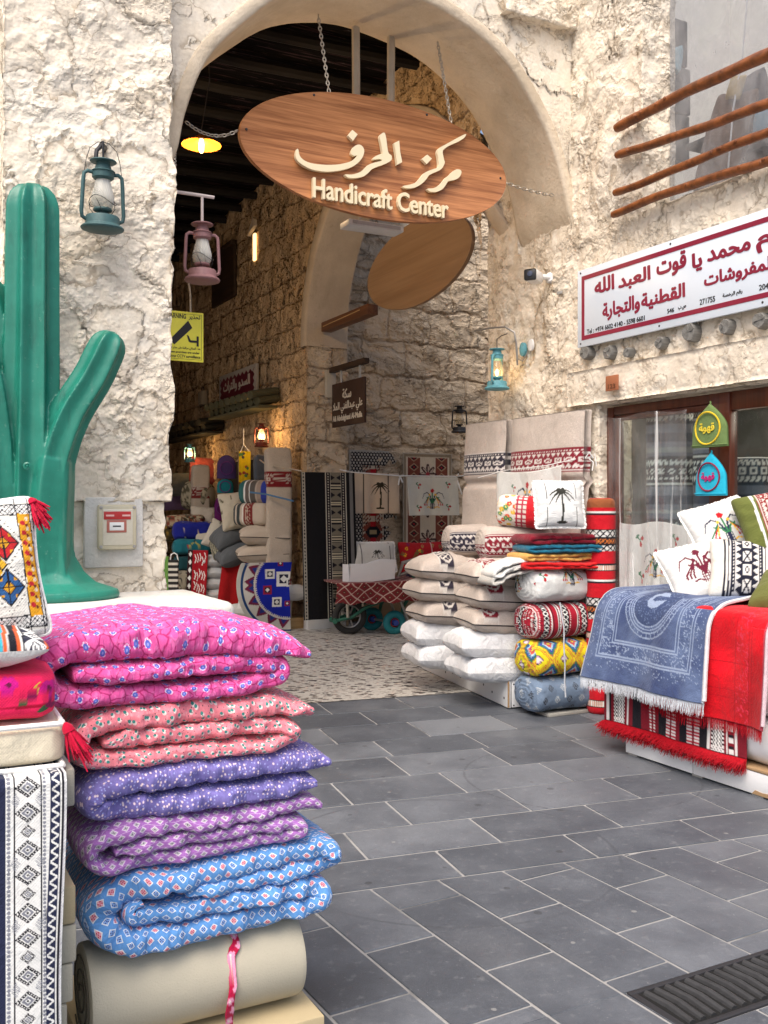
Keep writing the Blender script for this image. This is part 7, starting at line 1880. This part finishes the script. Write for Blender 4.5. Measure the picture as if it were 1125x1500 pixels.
    b.box(((c - a).length / 2, 0, -1.0), ((c - a).length, .05, 2.0)); o = b.build('shop_doorway', plain('doorway_shade', (.012, .009, .007), .9), None, Vector((a.x, a.y, 2.05)), RY(YB)); tag(o, 'near-black panel painted as the shaded shop doorway behind the goods in the alley wall', 'doorway')
    for px in (337, 352, 397):
        b = MB(); b.box((0, -.05, -1.0), (.10, .06, 2.1), bev=.004); p_ = onwall(px, 640, .03); b.build('door_post', M['beam_wood'], o, None); o2 = b; ob = bpy.data.objects[-1] if False else None
    for ch in [c_ for c_ in bpy.data.objects if c_.parent == o]: pass
    ks = [c_ for c_ in bpy.data.objects if c_.parent == o]
    for ch, x in zip(ks, (.02, (c - a).length * .45, (c - a).length - .02)): ch.location = (x, 0, 0)
    b = MB(); b.box((0, 0, 0), (.035, .02, .66)); 
    def ledge(px0, px1, py0, py1, label, col, rows):
        A_, B_ = onwall(px0, py0, .05), onwall(px1, py1, .05); L = (B_ - A_); L.z = 0; zc = (A_.z + B_.z) / 2
        b = MB(); n = 9
        for r_ in range(rows):
            for i in range(n):
                t = (i + .5) / n; x = L.length * t; b.lathe([(0, -.02), (.05, -.02), (.055, .0), (.05, .34 - .08 * r_), (0, .34 - .08 * r_)], 8, Matrix.Translation((x, .02, -.09 * r_)) @ Matrix.Rotation(R(100), 4, 'X') @ Matrix.Rotation(R(random.uniform(-4, 4)), 4, 'Y'), (L.length / n / .105, 1))
        b.box((L.length / 2, -.12, -.10 * rows), (L.length, .26, .03), bev=.004)
        o = b.build('pole_awning', plain('awning' + label[:6], col, .9, var=.35), None, Vector((A_.x, A_.y, zc)), RY(YB)); tag(o, label, 'awning')
    ledge(330, 406, 592, 574, 'greenish pole awning under the maroon signboard', (.10, .095, .05), 2)
    ledge(252, 326, 632, 612, 'dark pole awning deeper in the alley', (.03, .025, .015), 2)
    b = MB(); A_, B_ = onwall(312, 402, .02), onwall(345, 336, .02)
    L = abs(onwall(345, 370, .02).x - onwall(312, 370, .02).x) / abs(D1.x); b.box((L / 2, 0, -.36), (L, .05, .72), bev=.004); b.box((L / 2, -.03, .02), (L + .06, .08, .06), bev=.004)
    o = b.build('wooden_shutter', M['dark_wood'], None, Vector((onwall(312, 370, .02).x, onwall(312, 370, .02).y, H + (HY - 352) * S(13.4))), RY(YB)); tag(o, 'dark wooden shutter high on the alley wall', 'shutter')
    c = onwall(373, 362, .015); b = MB(); b.box((0, 0, 0), (.075, .03, .36), bev=.008); o = b.build('lit_slit', M['slit'], None, c, RY(YB)); tag(o, 'narrow lit slit opening glowing high on the alley wall', 'lit slit')
    b = MB(); b.prism([(-.16, 0), (.10, .08), (.10, .16), (.06, .20)], (1, 0, 0), (0, 0, 1), (0, -.05, 0)); b.build('stone_head', M['ring_inner'], o, (0, 0, .18))
    b = MB(); b.box((0, 0, 0), (.20, .10, .22), bev=.02); o = b.build('wall_box', plain('dusty_beige_box', (.30, .25, .18), .8), None, onwall(297, 583, .06), RY(YB)); tag(o, 'small beige box mounted on the alley wall beside the maroon signboard', 'wall box')
    b = MB(); b.tube([(.06 * math.cos(a), 0, .06 * math.sin(a)) for a in np.linspace(0, 3.14, 12)], .008, 6); b.build('handle', M['iron'], o, (0, 0, .11))
shop_row()
# ------------------------------------------------------------------ signs, lamps, chains
def lantern(loc, rz, paint, glassm, label, scale=1.0, lit=0.0, guard=True, bail=True, tilt=0.0, group='hurricane lanterns'):
    root = empty('hurricane_lantern', loc, rz, label, 'lantern', group); root.scale = (scale,) * 3; root.rotation_euler = (tilt, 0, rz)
    b = MB(); b.lathe([(0, .0), (.098, .0), (.108, .004), (.112, .012), (.104, .022), (.090, .030), (.088, .034), (.088, .066), (.082, .074), (.050, .080), (.0, .080)], 32); b.build('fuel_tank', paint, root)
    b = MB(); b.lathe([(0, .080), (.026, .080), (.026, .094), (.046, .100), (.050, .108), (.046, .116), (.0, .116)], 24); b.build('burner', paint, root)
    b = MB(); b.lathe([(.040, .114), (.052, .126), (.060, .150), (.059, .175), (.050, .210), (.041, .245), (.036, .268), (.034, .268), (.039, .244), (.048, .208), (.057, .175), (.058, .150), (.050, .128), (.040, .117)], 28); b.build('glass_globe', glassm, root)
    b = MB(); b.lathe([(.034, .262), (.048, .266), (.056, .274), (.056, .302), (.062, .306), (.056, .312), (.042, .316), (.040, .334), (.036, .340), (.036, .352), (.066, .354), (.070, .358), (.066, .363), (.030, .368), (.0, .370)], 28); b.build('cap', paint, root)
    for sx in (-1, 1):
        b = MB(); b.tube([(sx * .050, 0, .296), (sx * .080, 0, .300), (sx * .098, 0, .286), (sx * .102, 0, .25), (sx * .106, 0, .16), (sx * .110, 0, .09), (sx * .106, 0, .062), (sx * .084, 0, .050)], .0105, 10); b.build('side_tube', paint, root)
    if guard:
        b = MB(); b.tube([(.070 * math.cos(a), .070 * math.sin(a), .150 + .02 * math.sin(a * 2)) for a in np.linspace(0, 6.283, 30, endpoint=False)], .002, 5, closed=True)
        for a in (.6, 2.5, 4.0, 5.4): b.tube([(.070 * math.cos(a), .070 * math.sin(a), .15), (.066 * math.cos(a + .3), .066 * math.sin(a + .3), .11), (.045 * math.cos(a + .4), .045 * math.sin(a + .4), .085)], .002, 5)
        b.build('wire_guard', M['iron'], root)
    if bail:
        b = MB(); b.tube([(-.100, 0, .27), (-.088, 0, .36), (-.070, 0, .42), (-.03, 0, .455), (.0, 0, .46), (.03, 0, .455), (.070, 0, .42), (.088, 0, .36), (.100, 0, .27)], .002, 5); b.build('bail_wire', M['iron'], root)
    if lit:
        b = MB(); b.lathe([(0, .120), (.010, .128), (.013, .145), (.009, .168), (.0, .185)], 14); b.build('flame', M['bulb'], root)
        l = bpy.data.lights.new('lantern_light', 'POINT'); l.energy = lit; l.color = (1, .62, .28); l.shadow_soft_size = .03
        lo = bpy.data.objects.new('lantern_light', l); COL.objects.link(lo); lo.parent = root; lo.location = (0, 0, .15)
    return root
def lamps():
    p = onM(150, 338, 5.44); r = lantern(p, R(30), M['teal_paint'], M['lamp_glass'], 'dusty teal hurricane lantern on an iron arm on the white pier', 1.04, bail=True, tilt=R(3))
    b = MB(); b.tube([(.004, .20, .44), (.0, .15, .455), (.0, .05, .47), (-.004, .0, .462), (-.002, -.004, .40), (0, 0, .365)], .006, 8); b.tube([(.05, .20, .475), (.04, .12, .468), (.0, .02, .452), (-.035, .0, .41), (-.04, .0, .36)], .0115, 8); b.build('iron_arm', M['iron'], r)
    p = NM(1.80, 5.92, 0); p.z = H + (HY - 413) * S(p.y); r = lantern(p, R(25), M['pink_paint'], M['lamp_glass'], 'faded pink hurricane lantern hanging from a white bar inside the arch', 1.0, bail=False)
    b = MB(); b.tube([(0, 0, .36), (0, 0, .53)], .009, 8); b.tube([(-.24, .02, .548), (0, 0, .540), (.075, -.006, .536)], .011, 8); b.build('hanger_bar', plain('pinkish_white_bar', (.55, .48, .47), .6), r)
    p = onN(728, 571, NW - .16); r = lantern(p, R(60), M['blue_paint'], M['clear_lamp'], 'sky blue lit hurricane lantern on the arch jamb', .90, lit=1.0, guard=False, bail=False)
    b = MB(); b.tube([(0, 0, .36), (.0, -.0, .45), (.0, -.04, .475), (.0, -.10, .49)], .004, 6); b.build('hook_wire', M['iron'], r)
    q = onN(768, 512, NW - .02); root = empty('wall_bracket', q, YB, 'blue grey bracket and white junction cap beside the lantern on the jamb', 'bracket')
    b = MB(); b.lathe([(0, 0), (.055, .0), (.055, .02), (.02, .03), (0, .03)], 20, Matrix.Rotation(R(90), 4, 'X'), (.7, 1)); b.build('bracket_plate', M['blue_paint'], root)
    b = MB(); b.lathe([(0, 0), (.042, .0), (.04, .015), (0, .02)], 20, Matrix.Translation((.10, 0, .02)) @ Matrix.Rotation(R(90), 4, 'X'), (.8, 1.15)); b.build('junction_cap', M['white_plastic'], root)
    b = MB(); b.tube([(-.05, -.03, -.12), (-.04, -.05, .06), (-.05, -.06, .14), (-.12, -.10, .19), (-.28, -.13, .205), (-.50, -.14, .215)], .008, 8); b.tube([(.08, -.02, -.03), (.03, -.04, -.10), (-.04, -.035, -.07)], .006, 6); b.build('arm', M['grey_metal'], root)
    p = onM(673, 634, 10.62); lantern(p, R(20), M['iron'], M['clear_lamp'], 'black hurricane lantern hanging on the shaded back wall', .95, bail=True)
    p = onN(383, 655, 4.20); lantern(p, R(10), M['red_paint'], M['clear_lamp'], 'lit dark red lantern hanging over the stacked alley goods', .80, lit=8.0, guard=False, bail=True)
    p = onN(278, 677, 4.05); lantern(p, R(10), M['blue_paint'], M['clear_lamp'], 'small lit lantern deep in the alley near the pier', .72, lit=8.0, guard=False, bail=True)
    # pendant
    Y = 8.2; c = W(295, 212, Y); root = empty('pendant_lamp', c, 0, 'lit pendant lamp with a flat amber shade under the dark roof', 'pendant lamp')
    b = MB(); pr = [(.03, .075), (.05, .06), (.10, .035), (.150, .012), (.168, 0), (.166, -.004), (.148, .007), (.098, .028), (.045, .052), (.028, .068)]; b.lathe(pr, 36); b.build('shade', plain('amber_enamel', (.36, .11, .006), .45, .1), root)
    b = MB(); b.lathe([(0, .12), (.02, .12), (.028, .10), (.028, .055), (0, .05)], 16); b.build('socket', M['iron'], root)
    b = MB(); b.lathe([(0, .05), (.016, .045), (.024, .0), (.022, -.045), (.012, -.065), (0, -.07)], 16); b.build('bulb', M['bulb'], root)
    b = MB(); b.tube([(0, 0, .12), (.03, 0, .30), (.07, 0, .55), (.06, 0, .80), (.02, .0, ZC - c.z)], .005, 6); b.build('cable', M['iron'], root)
    l = bpy.data.lights.new('pendant_light', 'POINT'); l.energy = 40; l.color = (1, .66, .33); l.shadow_soft_size = .05
    lo = bpy.data.objects.new('pendant_light', l); COL.objects.link(lo); lo.parent = root; lo.location = (0, 0, -.22)
lamps()
def chain(name, A, B, sag, label, link_l=.036, r=.0036):
    A, B = Vector(A), Vector(B); L = (B - A).length; n = max(4, int(L / (link_l * .72))); b = MB()
    f = lambda t: A.lerp(B, t) + Vector((0, 0, -sag * 4 * t * (1 - t)))
    for i in range(n):
        t0, t1 = i / n, (i + 1) / n; c = f((t0 + t1) / 2); d = (f(t1) - f(t0)).normalized()
        q = d.to_track_quat('Z', 'Y').to_matrix().to_4x4(); T = Matrix.Translation(c) @ q @ Matrix.Rotation(R(90 * (i % 2) + 20), 4, 'Z')
        pts = [(.010 * math.cos(a), 0, link_l / 2 * math.sin(a) * 1.0) for a in np.linspace(0, 6.283, 12, endpoint=False)]
        b.tube(pts, r, 6, T, closed=True)
    o = b.build(name, M['chain'], None); tag(o, label, 'chain', 'chains holding the oval sign'); return o
SM = 5.98
def oval(name, n_c, z_c, plane, ax, n_in, label, mat):
    root = empty(name, plane, math.atan2(ax.y, ax.x), label, 'sign')
    a, b_ = 1.033, .418; n = 120; V = []; Fs = []
    prof = [(-.018, .985), (-.020, .992), (-.014, 1.0), (.012, 1.0), (.018, .992), (.016, .985)]
    for y, k in prof:
        for i in range(n): t = 2 * math.pi * i / n; V.append((a * math.cos(t) - a * (1 - k) * math.cos(t) * .4, y, b_ * math.sin(t) - b_ * (1 - k) * math.sin(t)))
    for q in range(len(prof) - 1):
        for i in range(n): Fs.append((q * n + i, q * n + (i + 1) % n, (q + 1) * n + (i + 1) % n, (q + 1) * n + i))
    Fs += [tuple(range(n))[::-1], tuple((len(prof) - 1) * n + i for i in range(n))]
    mb = MB(); mb.add(V, Fs); mb.build('board', mat, root); return root
def main_sign():
    c = NM(3.09, SM, 3.84)
    root = oval('oval_sign', 0, 0, c, D2, 0, 'big oval teak sign reading Handicraft Center hanging in the arch', M['sign_wood'])
    inv = lambda px, py: (lambda p: ((p - c).dot(D2), p.z - c.z))(onM(px, py, SM - .03))
    cr = lambda q: inv(420 + q[0] * .29333, 180 + q[1] * .29333)
    strokes = [
        [(46, 135), (53, 140), (58, 165), (75, 187), (110, 204), (170, 213), (240, 213), (295, 203), (325, 190), (345, 168), (330, 169), (317, 160), (319, 143), (330, 123), (350, 113), (366, 117), (378, 132), (380, 152), (370, 180), (345, 208), (310, 228), (255, 243), (190, 248), (125, 238), (80, 218), (48, 193), (39, 165)],
        [(300, 68), (322, 40), (348, 62), (325, 94)],
        [(458, 70), (480, 53), (490, 80), (500, 150), (517, 168), (516, 190), (490, 207), (450, 222), (420, 235), (400, 255), (375, 272), (335, 280), (300, 277), (285, 262), (320, 262), (355, 252), (380, 235), (400, 215), (430, 203), (470, 192), (455, 185), (425, 187), (435, 172), (462, 160), (472, 158), (465, 110)],
        [(530, 105), (555, 93), (560, 150), (570, 200), (545, 214), (540, 170)],
        [(668, 185), (695, 163), (718, 183), (692, 210)],
        [(886, 60), (880, 78), (850, 98), (810, 115), (780, 135), (772, 150), (778, 185), (782, 205), (765, 235), (735, 250), (705, 265), (690, 285), (665, 310), (630, 328), (590, 330), (573, 320), (610, 312), (640, 300), (660, 280), (680, 255), (710, 240), (745, 228), (752, 215), (750, 180), (745, 150), (755, 130), (790, 110), (835, 85)],
        [(862, 240), (864, 258), (850, 280), (825, 290), (800, 295), (790, 310), (770, 335), (740, 348), (710, 347), (695, 333), (725, 330), (750, 318), (770, 300), (785, 280), (805, 265), (820, 250), (840, 236)]]
    def smooth(poly):
        if len(poly) <= 6: return poly
        out = []
        n = len(poly)
        for i in range(n):
            a, b, c2, d = [np.array(poly[(i + k) % n], float) for k in (-1, 0, 1, 2)]
            for t in (0, .33, .67): out.append(tuple(.5 * (2 * b + (c2 - a) * t + (2 * a - 5 * b + 4 * c2 - d) * t * t + (3 * b - a - 3 * c2 + d) * t ** 3)))
        return out
    b = MB()
    for s in strokes: b.prism([cr(q) for q in smooth(s)], (1, 0, 0), (0, 0, 1), (0, .028, 0), (0, -.050, 0))
    b.build('arabic_lettering', M['cream'], root, smooth=False)
    b = MB(); l, bs = inv(457, 291); r_, _ = inv(655, 323); top = inv(457, 262)[1]
    
    add_text(b, "Handicraft Center", (l, -.022, -.352), (1, 0, 0), (0, 0, 1), (0, -1, 0), width=r_ - l, height=(top - bs) * 1.04, depth=.028, bold=.022); b.build('latin_lettering', M['cream'], root, smooth=False)
    for (x, z) in ((-1.0, .03), (.995, .02), (-.52, .352), (.36, .382)):
        m = MB(); m.lathe([(0, 0), (.009, 0), (.007, .005), (0, .006)], 10, Matrix.Rotation(R(90), 4, 'X')); m.build('screw', M['iron'], root, (x * .985, -.019, z * .97))
    chain('hanging_chain', NM(2.70, SM, 4.20), onM(466, 22, SM + .05), 0, 'vertical chain nearer the lit pendant lamp, from the arch to the oval sign'); chain('hanging_chain', NM(3.66, SM, 4.185), onM(641, 62, SM + .05), 0, 'vertical chain between the ropes and the right end of the oval sign'.replace('right end', 'far end'))
    chain('side_chain', NM(2.055, SM, 3.86), onM(272, 178, SM - .03), .06, 'sagging chain from the pier edge to the near tip of the oval sign'); chain('side_chain', NM(4.13, SM, 3.84), onM(810, 286, MF + .1), .01, 'short taut chain from the far tip of the oval sign to the arch reveal')
    # second oval board, hung in the side arch
    r2 = oval('oval_board', 0, 0, Vector(onN(610, 386, 4.68)), -D1, 0, 'second blank oval board hung in the shaded side arch', M['board_wood'])
    # rope wrapped pipes
    for a, bt, dx, lab in ((521, 140, 0, 'rope wrapped hanging pipe, nearer to the lit pendant'), (573, 160, 0, 'rope wrapped hanging pipe with a bent top')):
        A, B = onM(a, 40 if a < 550 else 52, 6.28), onM(a + (1 if a < 550 else -1), bt + 40, 6.28); b = MB(); N = 120
        b.tube([A, B], .020, 10); pts = []
        for i in range(N * 6): t = i / (N * 6); g = 2 * math.pi * i / 6; pts.append(A.lerp(B, t) + Vector((math.cos(g) * .024, math.sin(g) * .024, 0)))
        b.tube(pts, .006, 5)
        if a > 550: b.tube([A, A + Vector((-.02, .0, .03)), A + Vector((-.12, -.02, .055)), A + Vector((-.17, -.02, .06))], .026, 8)
        o = b.build('rope_pipe', M['rope']); tag(o, lab, 'pipe', 'rope wrapped pipes behind the oval sign')
    root = empty('flood_light', onM(545, 334, 6.55), TH, 'flat grey light fitting just under the oval sign', 'light fitting')
    b = MB(); b.box((0, 0, 0), (.46, .16, .045), bev=.006); b.build('housing', plain('grey_fitting', (.50, .50, .51), .5), root); b = MB(); b.box((0, -.082, .002), (.40, .006, .026), bev=.001); b.build('lens', plain('fitting_lens', (.30, .30, .31), .3), root)
    b = MB(); b.tube([(-.1, 0, .02), (-.1, .02, .35)], .012, 8); b.build('bracket', M['grey_metal'], root)
main_sign()
def shop_sign():
    n = NW - .055; O = onN(846, 510, n); ax = -D1
    root = empty('shop_signboard', O, YB, 'long white signboard with maroon Arabic lettering and border above the door', 'sign')
    L, h = 2.5, .555
    b = MB(); b.box((L / 2, .012, h / 2), (L, .024, h), bev=.003); b.build('panel', M['grey_white'], root)
    b = MB(); i0, w = .048, .030
    b.box((L / 2, -.0012, i0 + w / 2), (L - 2 * i0, .0024, w)); b.box((L / 2, -.0012, h - i0 - w / 2), (L - 2 * i0, .0024, w)); b.box((i0 + w / 2, -.0012, h / 2), (w, .0024, h - 2 * i0 - 2 * w)); b.build('border', M['maroon'], root, smooth=False)
    loc = lambda px, py: (lambda p: ((p - O).dot(ax), p.z - O.z))(onN(px, py, n))
    cr = lambda x, y: loc(835 + x * .25778, 290 + y * .25778)
    def word(mb, s, xl, xr, yb, yt, ar=True, bold=.045):
        """xl, xr, yb (baseline row at xl), yt in crop pixels"""
        x0, z0 = cr(xl, yb); x1, _ = cr(xr, yb); _, z1 = cr(xl, yt)
        add_text(mb, s, (x0, 0, z0), (1, 0, 0), (0, 0, 1), (0, -1, 0), width=x1 - x0, height=z1 - z0, depth=.0022, arabic=ar, bold=bold)
    b = MB()
    word(b, "الله", 140, 252, 550, 463); word(b, "العبد", 275, 458, 535, 436); word(b, "قوت", 492, 662, 470, 345); word(b, "يا", 693, 752, 425, 318)
    word(b, "محمد", 780, 1028, 368, 302); word(b, "م", 1058, 1150, 320, 222)
    word(b, "والتجارة", 185, 398, 705, 600); word(b, "القطنية", 405, 655, 645, 545); word(b, "للمفروشات", 762, 1170, 525, 430)
    b.build('arabic_lettering', M['maroon'], root, smooth=False)
    b = MB()
    word(b, "Tel : +974 6602 4140 - 5598 6601", 97, 425, 774, 748, False, .01); word(b, "546", 553, 592, 657, 632, False, .01); word(b, "ص.ب", 615, 660, 640, 618, True, .02)
    word(b, "271755", 738, 825, 609, 577, False, .01); word(b, "رقم الرخصة", 868, 980, 575, 545, True, .02); word(b, "204", 1075, 1130, 527, 495, False, .01)
    b.build('small_print', M['ink'], root, smooth=False)
    for x in (.035, .83, 1.66, 2.45):
        for z in (.025, h - .022):
            if x < .1 or True:
                m = MB(); m.lathe([(0, 0), (.008, 0), (.006, .003), (0, .004)], 8, Matrix.Rotation(R(90), 4, 'X')); m.build('screw', M['ink'], root, (x + (.1 if z > .1 and x > .1 else 0), 0, z))
    # number plate
    c = onN(896, 561, NW - .083); r = empty('number_plate', c, YB, 'small terracotta plate with the number 123 on the lintel', 'number plate')
    b = MB(); b.box((0, .004, 0), (.125, .012, .105), bev=.003); b.build('tile', M['terracotta'], r); b = MB(); add_text(b, "123", (-.035, -.002, -.038), (1, 0, 0), (0, 0, 1), (0, -1, 0), width=.075, height=.032, depth=.002, bold=.02); b.build('numerals', plain('dark_terracotta', (.14, .05, .02), .8), r, smooth=False)
    # jamb camera
    c = onN(800, 409, NW - .02); r = empty('security_camera', c, math.atan2(-.75, .45), 'white bullet security camera on the arch jamb beside the signboard', 'security camera')
    r.rotation_euler = (0, 0, R(-28))
    b = MB(); b.lathe([(0, 0), (.045, 0), (.045, .03), (.03, .05), (0, .05)], 20, Matrix.Translation((.03, .04, .01)) @ Matrix.Rotation(R(90), 4, 'X')); b.tube([(.02, .0, .01), (-.02, -.05, .01)], .022, 10); b.build('mount', M['white_plastic'], r)
    b = MB(); b.box((-.055, -.12, .0), (.105, .17, .095), bev=.03); b.build('body', M['white_plastic'], r); b = MB(); b.box((-.055, -.206, -.002), (.092, .01, .084), bev=.012); b.build('front_glass', M['black_plastic'], r)
    b = MB(); b.lathe([(0, 0), (.022, 0), (.020, .006), (0, .008)], 18, Matrix.Translation((-.055, -.2105, .004)) @ Matrix.Rotation(R(90), 4, 'X')); b.build('lens', plain('lens_blue', (.05, .06, .10), .15, 0, .6), r)
    o = MB(); o.box((0, 0, 0), (.055, .012, .022), bev=.003); q = o.build('wall_tag', plain('grey_tag', (.35, .34, .32), .6), None, onN(820, 429, NW - .012), RY(YB)); tag(q, 'tiny grey tag on the jamb beside the security camera', 'tag')
shop_sign()
def small_signs():
    # yellow camera warning
    m = 6.12; O = onM(239, 527, m); w = (onM(298, 533, m) - O).dot(D2); h = .318
    r = empty('warning_sign', O, TH, 'yellow camera warning sign hanging at the pier edge', 'sign')
    b = MB(); b.box((w / 2, .002, h / 2), (w, .005, h), bev=.001); b.build('panel', plain('yellow_panel', (.82, .76, .07), .4, var=.12), r)
    b = MB()
    for (x0, x1, z0, z1) in ((.012, w - .012, h - .015, h - .0135), (.012, w - .012, .0135, .015), (w - .0135, w - .012, .015, h - .015)): b.box(((x0 + x1) / 2, -.0011, (z0 + z1) / 2), (x1 - x0, .001, z1 - z0))
    c = (w * .52, 0, h * .62)
    b.prism([(-.085, -.085), (-.055, -.115), (.062, .0), (.035, .045)], (1, 0, 0), (0, 0, 1), (0, -.001, 0), (c[0] - .01, -.0006, c[2] + .02)); b.prism([(.015, -.045), (.028, -.05), (.045, -.085), (.030, -.09)], (1, 0, 0), (0, 0, 1), (0, -.001, 0), (c[0], -.0006, c[2] + .018)); b.prism([(.035, -.078), (.085, -.078), (.085, -.092), (.035, -.092)], (1, 0, 0), (0, 0, 1), (0, -.001, 0), (c[0], -.002, c[2] + .018)); b.prism([(.080, -.050), (.094, -.050), (.094, -.115), (.080, -.115)], (1, 0, 0), (0, 0, 1), (0, -.001, 0), (c[0], -.003, c[2] + .018))
    add_text(b, "WARNING", (w * .06, -.0006, h * .855), (1, 0, 0), (0, 0, 1), (0, -1, 0), width=w * .50, height=.030, depth=.001, bold=.03); add_text(b, "تحذير", (w * .63, -.0006, h * .84), (1, 0, 0), (0, 0, 1), (0, -1, 0), width=w * .29, height=.034, depth=.001, arabic=True, bold=.02)
    add_text(b, "هذه المباني مراقبة على مدار الساعة", (w * .06, -.0006, h * .225), (1, 0, 0), (0, 0, 1), (0, -1, 0), width=w * .86, height=.022, depth=.001, arabic=True, bold=.02)
    add_text(b, "These premises are under", (w * .10, -.0006, h * .145), (1, 0, 0), (0, 0, 1), (0, -1, 0), width=w * .80, height=.019, depth=.001, bold=.02); add_text(b, "24 hour CCTV surveillance", (w * .08, -.0006, h * .07), (1, 0, 0), (0, 0, 1), (0, -1, 0), width=w * .84, height=.019, depth=.001, bold=.02)
    b.build('print', M['ink'], r, smooth=False)
    b = MB(); b.tube([(w * .68, .004, h), (w * .68, .01, h + .12), (w * .66, .03, h + .2)], .006, 6); b.build('hanging_wire', M['rope'], r)
    # street name sign on its bracket
    n = 4.70; A = onN(486, 543, n); B = onN(537, 524, n); L = (B - A).dot(-D1)
    r = empty('street_sign', A, YB, 'brown street name sign with white lettering hanging from a bracket on the corner pillar', 'sign')
    b = MB(); b.box((L / 2, 0, 0), (L, .07, .06), bev=.005); b.build('arm', M['dark_wood'], r)
    pw = L * .92; ph = .50
    b = MB(); b.box((.04 + pw / 2, 0, -.20 - ph / 2 + .03), (pw, .03, ph), bev=.003); b.build('panel', plain('sign_brown', (.045, .022, .014), .6), r)
    b = MB(); b.box((-.04, .0, -.15), (.06, .12, .32), bev=.004); b.build('back_bracket', plain('pale_bracket', (.45, .42, .36), .6), r)
    for x in (.28, .82): b = MB(); b.tube([(L * x, 0, -.03), (L * x, 0, -.19)], .014, 8); b.build('hanger', M['grey_metal'], r)
    b = MB(); y = -.0155
    add_text(b, "(سكة)", (.04 + pw * .34, y, -.36), (1, 0, 0), (0, 0, 1), (0, -1, 0), width=pw * .28, height=.11, depth=.002, arabic=True, bold=.03)
    add_text(b, "علي عبدالغني الملا", (.04 + pw * .04, y, -.525), (1, 0, 0), (0, 0, 1), (0, -1, 0), width=pw * .92, height=.135, depth=.002, arabic=True, bold=.03)
    add_text(b, "Ali Abdulghani Al-Mulla", (.04 + pw * .03, y, -.625), (1, 0, 0), (0, 0, 1), (0, -1, 0), width=pw * .92, height=.085, depth=.002, bold=.04); b.build('lettering', plain('sign_white', (.62, .58, .50), .5), r, smooth=False)
    # square beam end
    P0, P1 = onN(478, 480, 4.68), onN(546, 459, 4.68); Lb = (P1 - P0).dot(-D1); b = MB(); b.box((Lb / 2, 0, 0), (Lb, .13, .11), bev=.006); o = b.build('square_beam', M['beam_wood'], None, P0, RY(YB)); tag(o, 'square brown timber jutting from the side arch above the street sign', 'beam')
    b = MB(); b.tube([(Lb * .85, -.067, .02), (.06, -.067, .0)], .006, 5); b.build('batten', M['plank'], o)
    # maroon shop signboard in the alley
    n = NA - .06; A = onN(321, 606, n); B = onN(375, 574, n); Lx = (B - A).dot(-D1); hz = (onN(321, 552, n) - A).z
    r = empty('maroon_signboard', A, YB, 'maroon signboard with a zigzag white border and pale lettering on the alley wall', 'sign')
    b = MB(); b.box((Lx / 2, .02, hz / 2), (Lx, .04, hz), bev=.004); b.build('panel', plain('dim_white_panel', (.42, .38, .33), .6), r)
    z = []; k = 9
    for i in range(k): z += [(.06 + (Lx - .12) * i / k, .05), (.06 + (Lx - .12) * (i + .5) / k, .10)]
    z += [(Lx - .06, .05)]
    for i in range(5): z += [(Lx - .06, .05 + (hz - .1) * i / 5), (Lx - .12, .05 + (hz - .1) * (i + .5) / 5)]
    z += [(Lx - .06, hz - .05)]
    for i in range(k): z += [(Lx - .06 - (Lx - .12) * i / k, hz - .05), (Lx - .06 - (Lx - .12) * (i + .5) / k, hz - .10)]
    z += [(.06, hz - .05)]
    for i in range(5): z += [(.06, hz - .05 - (hz - .1) * i / 5), (.12, hz - .05 - (hz - .1) * (i + .5) / 5)]
    b = MB(); b.prism(z, (1, 0, 0), (0, 0, 1), (0, -.004, 0), (0, -.0005, 0)); b.build('maroon_field', plain('dim_maroon', (.13, .012, .025), .5), r, smooth=False)
    b = MB(); add_text(b, "السدو والتراث", (Lx * .14, -.006, hz * .46), (1, 0, 0), (0, 0, 1), (0, -1, 0), width=Lx * .72, height=hz * .34, depth=.003, arabic=True, bold=.03); add_text(b, "للمفروشات والتجارة", (Lx * .16, -.006, hz * .20), (1, 0, 0), (0, 0, 1), (0, -1, 0), width=Lx * .70, height=hz * .16, depth=.003, arabic=True, bold=.02); b.build('lettering', plain('dim_lettering', (.60, .55, .48), .5), r, smooth=False)
    # fire alarm call point on the pier
    c = onM(170, 772, 5.60); r = empty('alarm_box', c, TH, 'clear plastic cover over a red and white alarm call point low on the white pier', 'alarm box')
    b = MB(); b.box((-.01, .022, -.03), (.33, .044, .40), bev=.012); b.build('render_patch', M['plinth'], r)
    b = MB(); b.box((0, -.022, 0), (.215, .05, .255), bev=.014); b.build('cover', plain('yellowed_clear_cover', (.52, .47, .34), .2, 0, .5), r)
    b = MB(); b.box((0, -.047, 0), (.168, .012, .205), bev=.006); b.build('window', plain('cover_window', (.60, .56, .46), .15, 0, .5), r)
    b = MB(); b.box((-.004, -.055, .066), (.150, .006, .045), bev=.002); b.build('red_label', plain('alarm_red', (.45, .03, .03), .4), r)
    b = MB(); b.box((-.008, -.0545, .005), (.110, .005, .070), bev=.002); b.build('red_frame', plain('alarm_dull_red', (.40, .13, .10), .4), r)
    b = MB(); b.box((-.008, -.0580, .005), (.080, .003, .046), bev=.001); b.build('white_plate', M['white_plastic'], r)
    b = MB(); b.box((-.008, -.0600, .006), (.045, .002, .007)); b.build('dark_print', M['ink'], r, smooth=False)
    b = MB()
    for s in (-1, 1): b.box((s * .045, -.0585, .066), (.045, .001, .010))
    b.build('pale_print', plain('label_print', (.75, .45, .42), .5), r, smooth=False)
    for sx in (-1, 1):
        for sz in (-1, 1): b = MB(); b.lathe([(0, 0), (.010, 0), (.008, .004), (0, .005)], 10, Matrix.Rotation(R(90), 4, 'X')); b.build('screw', M['grey_metal'], r, (sx * .092, -.046, sz * .11))
small_signs()
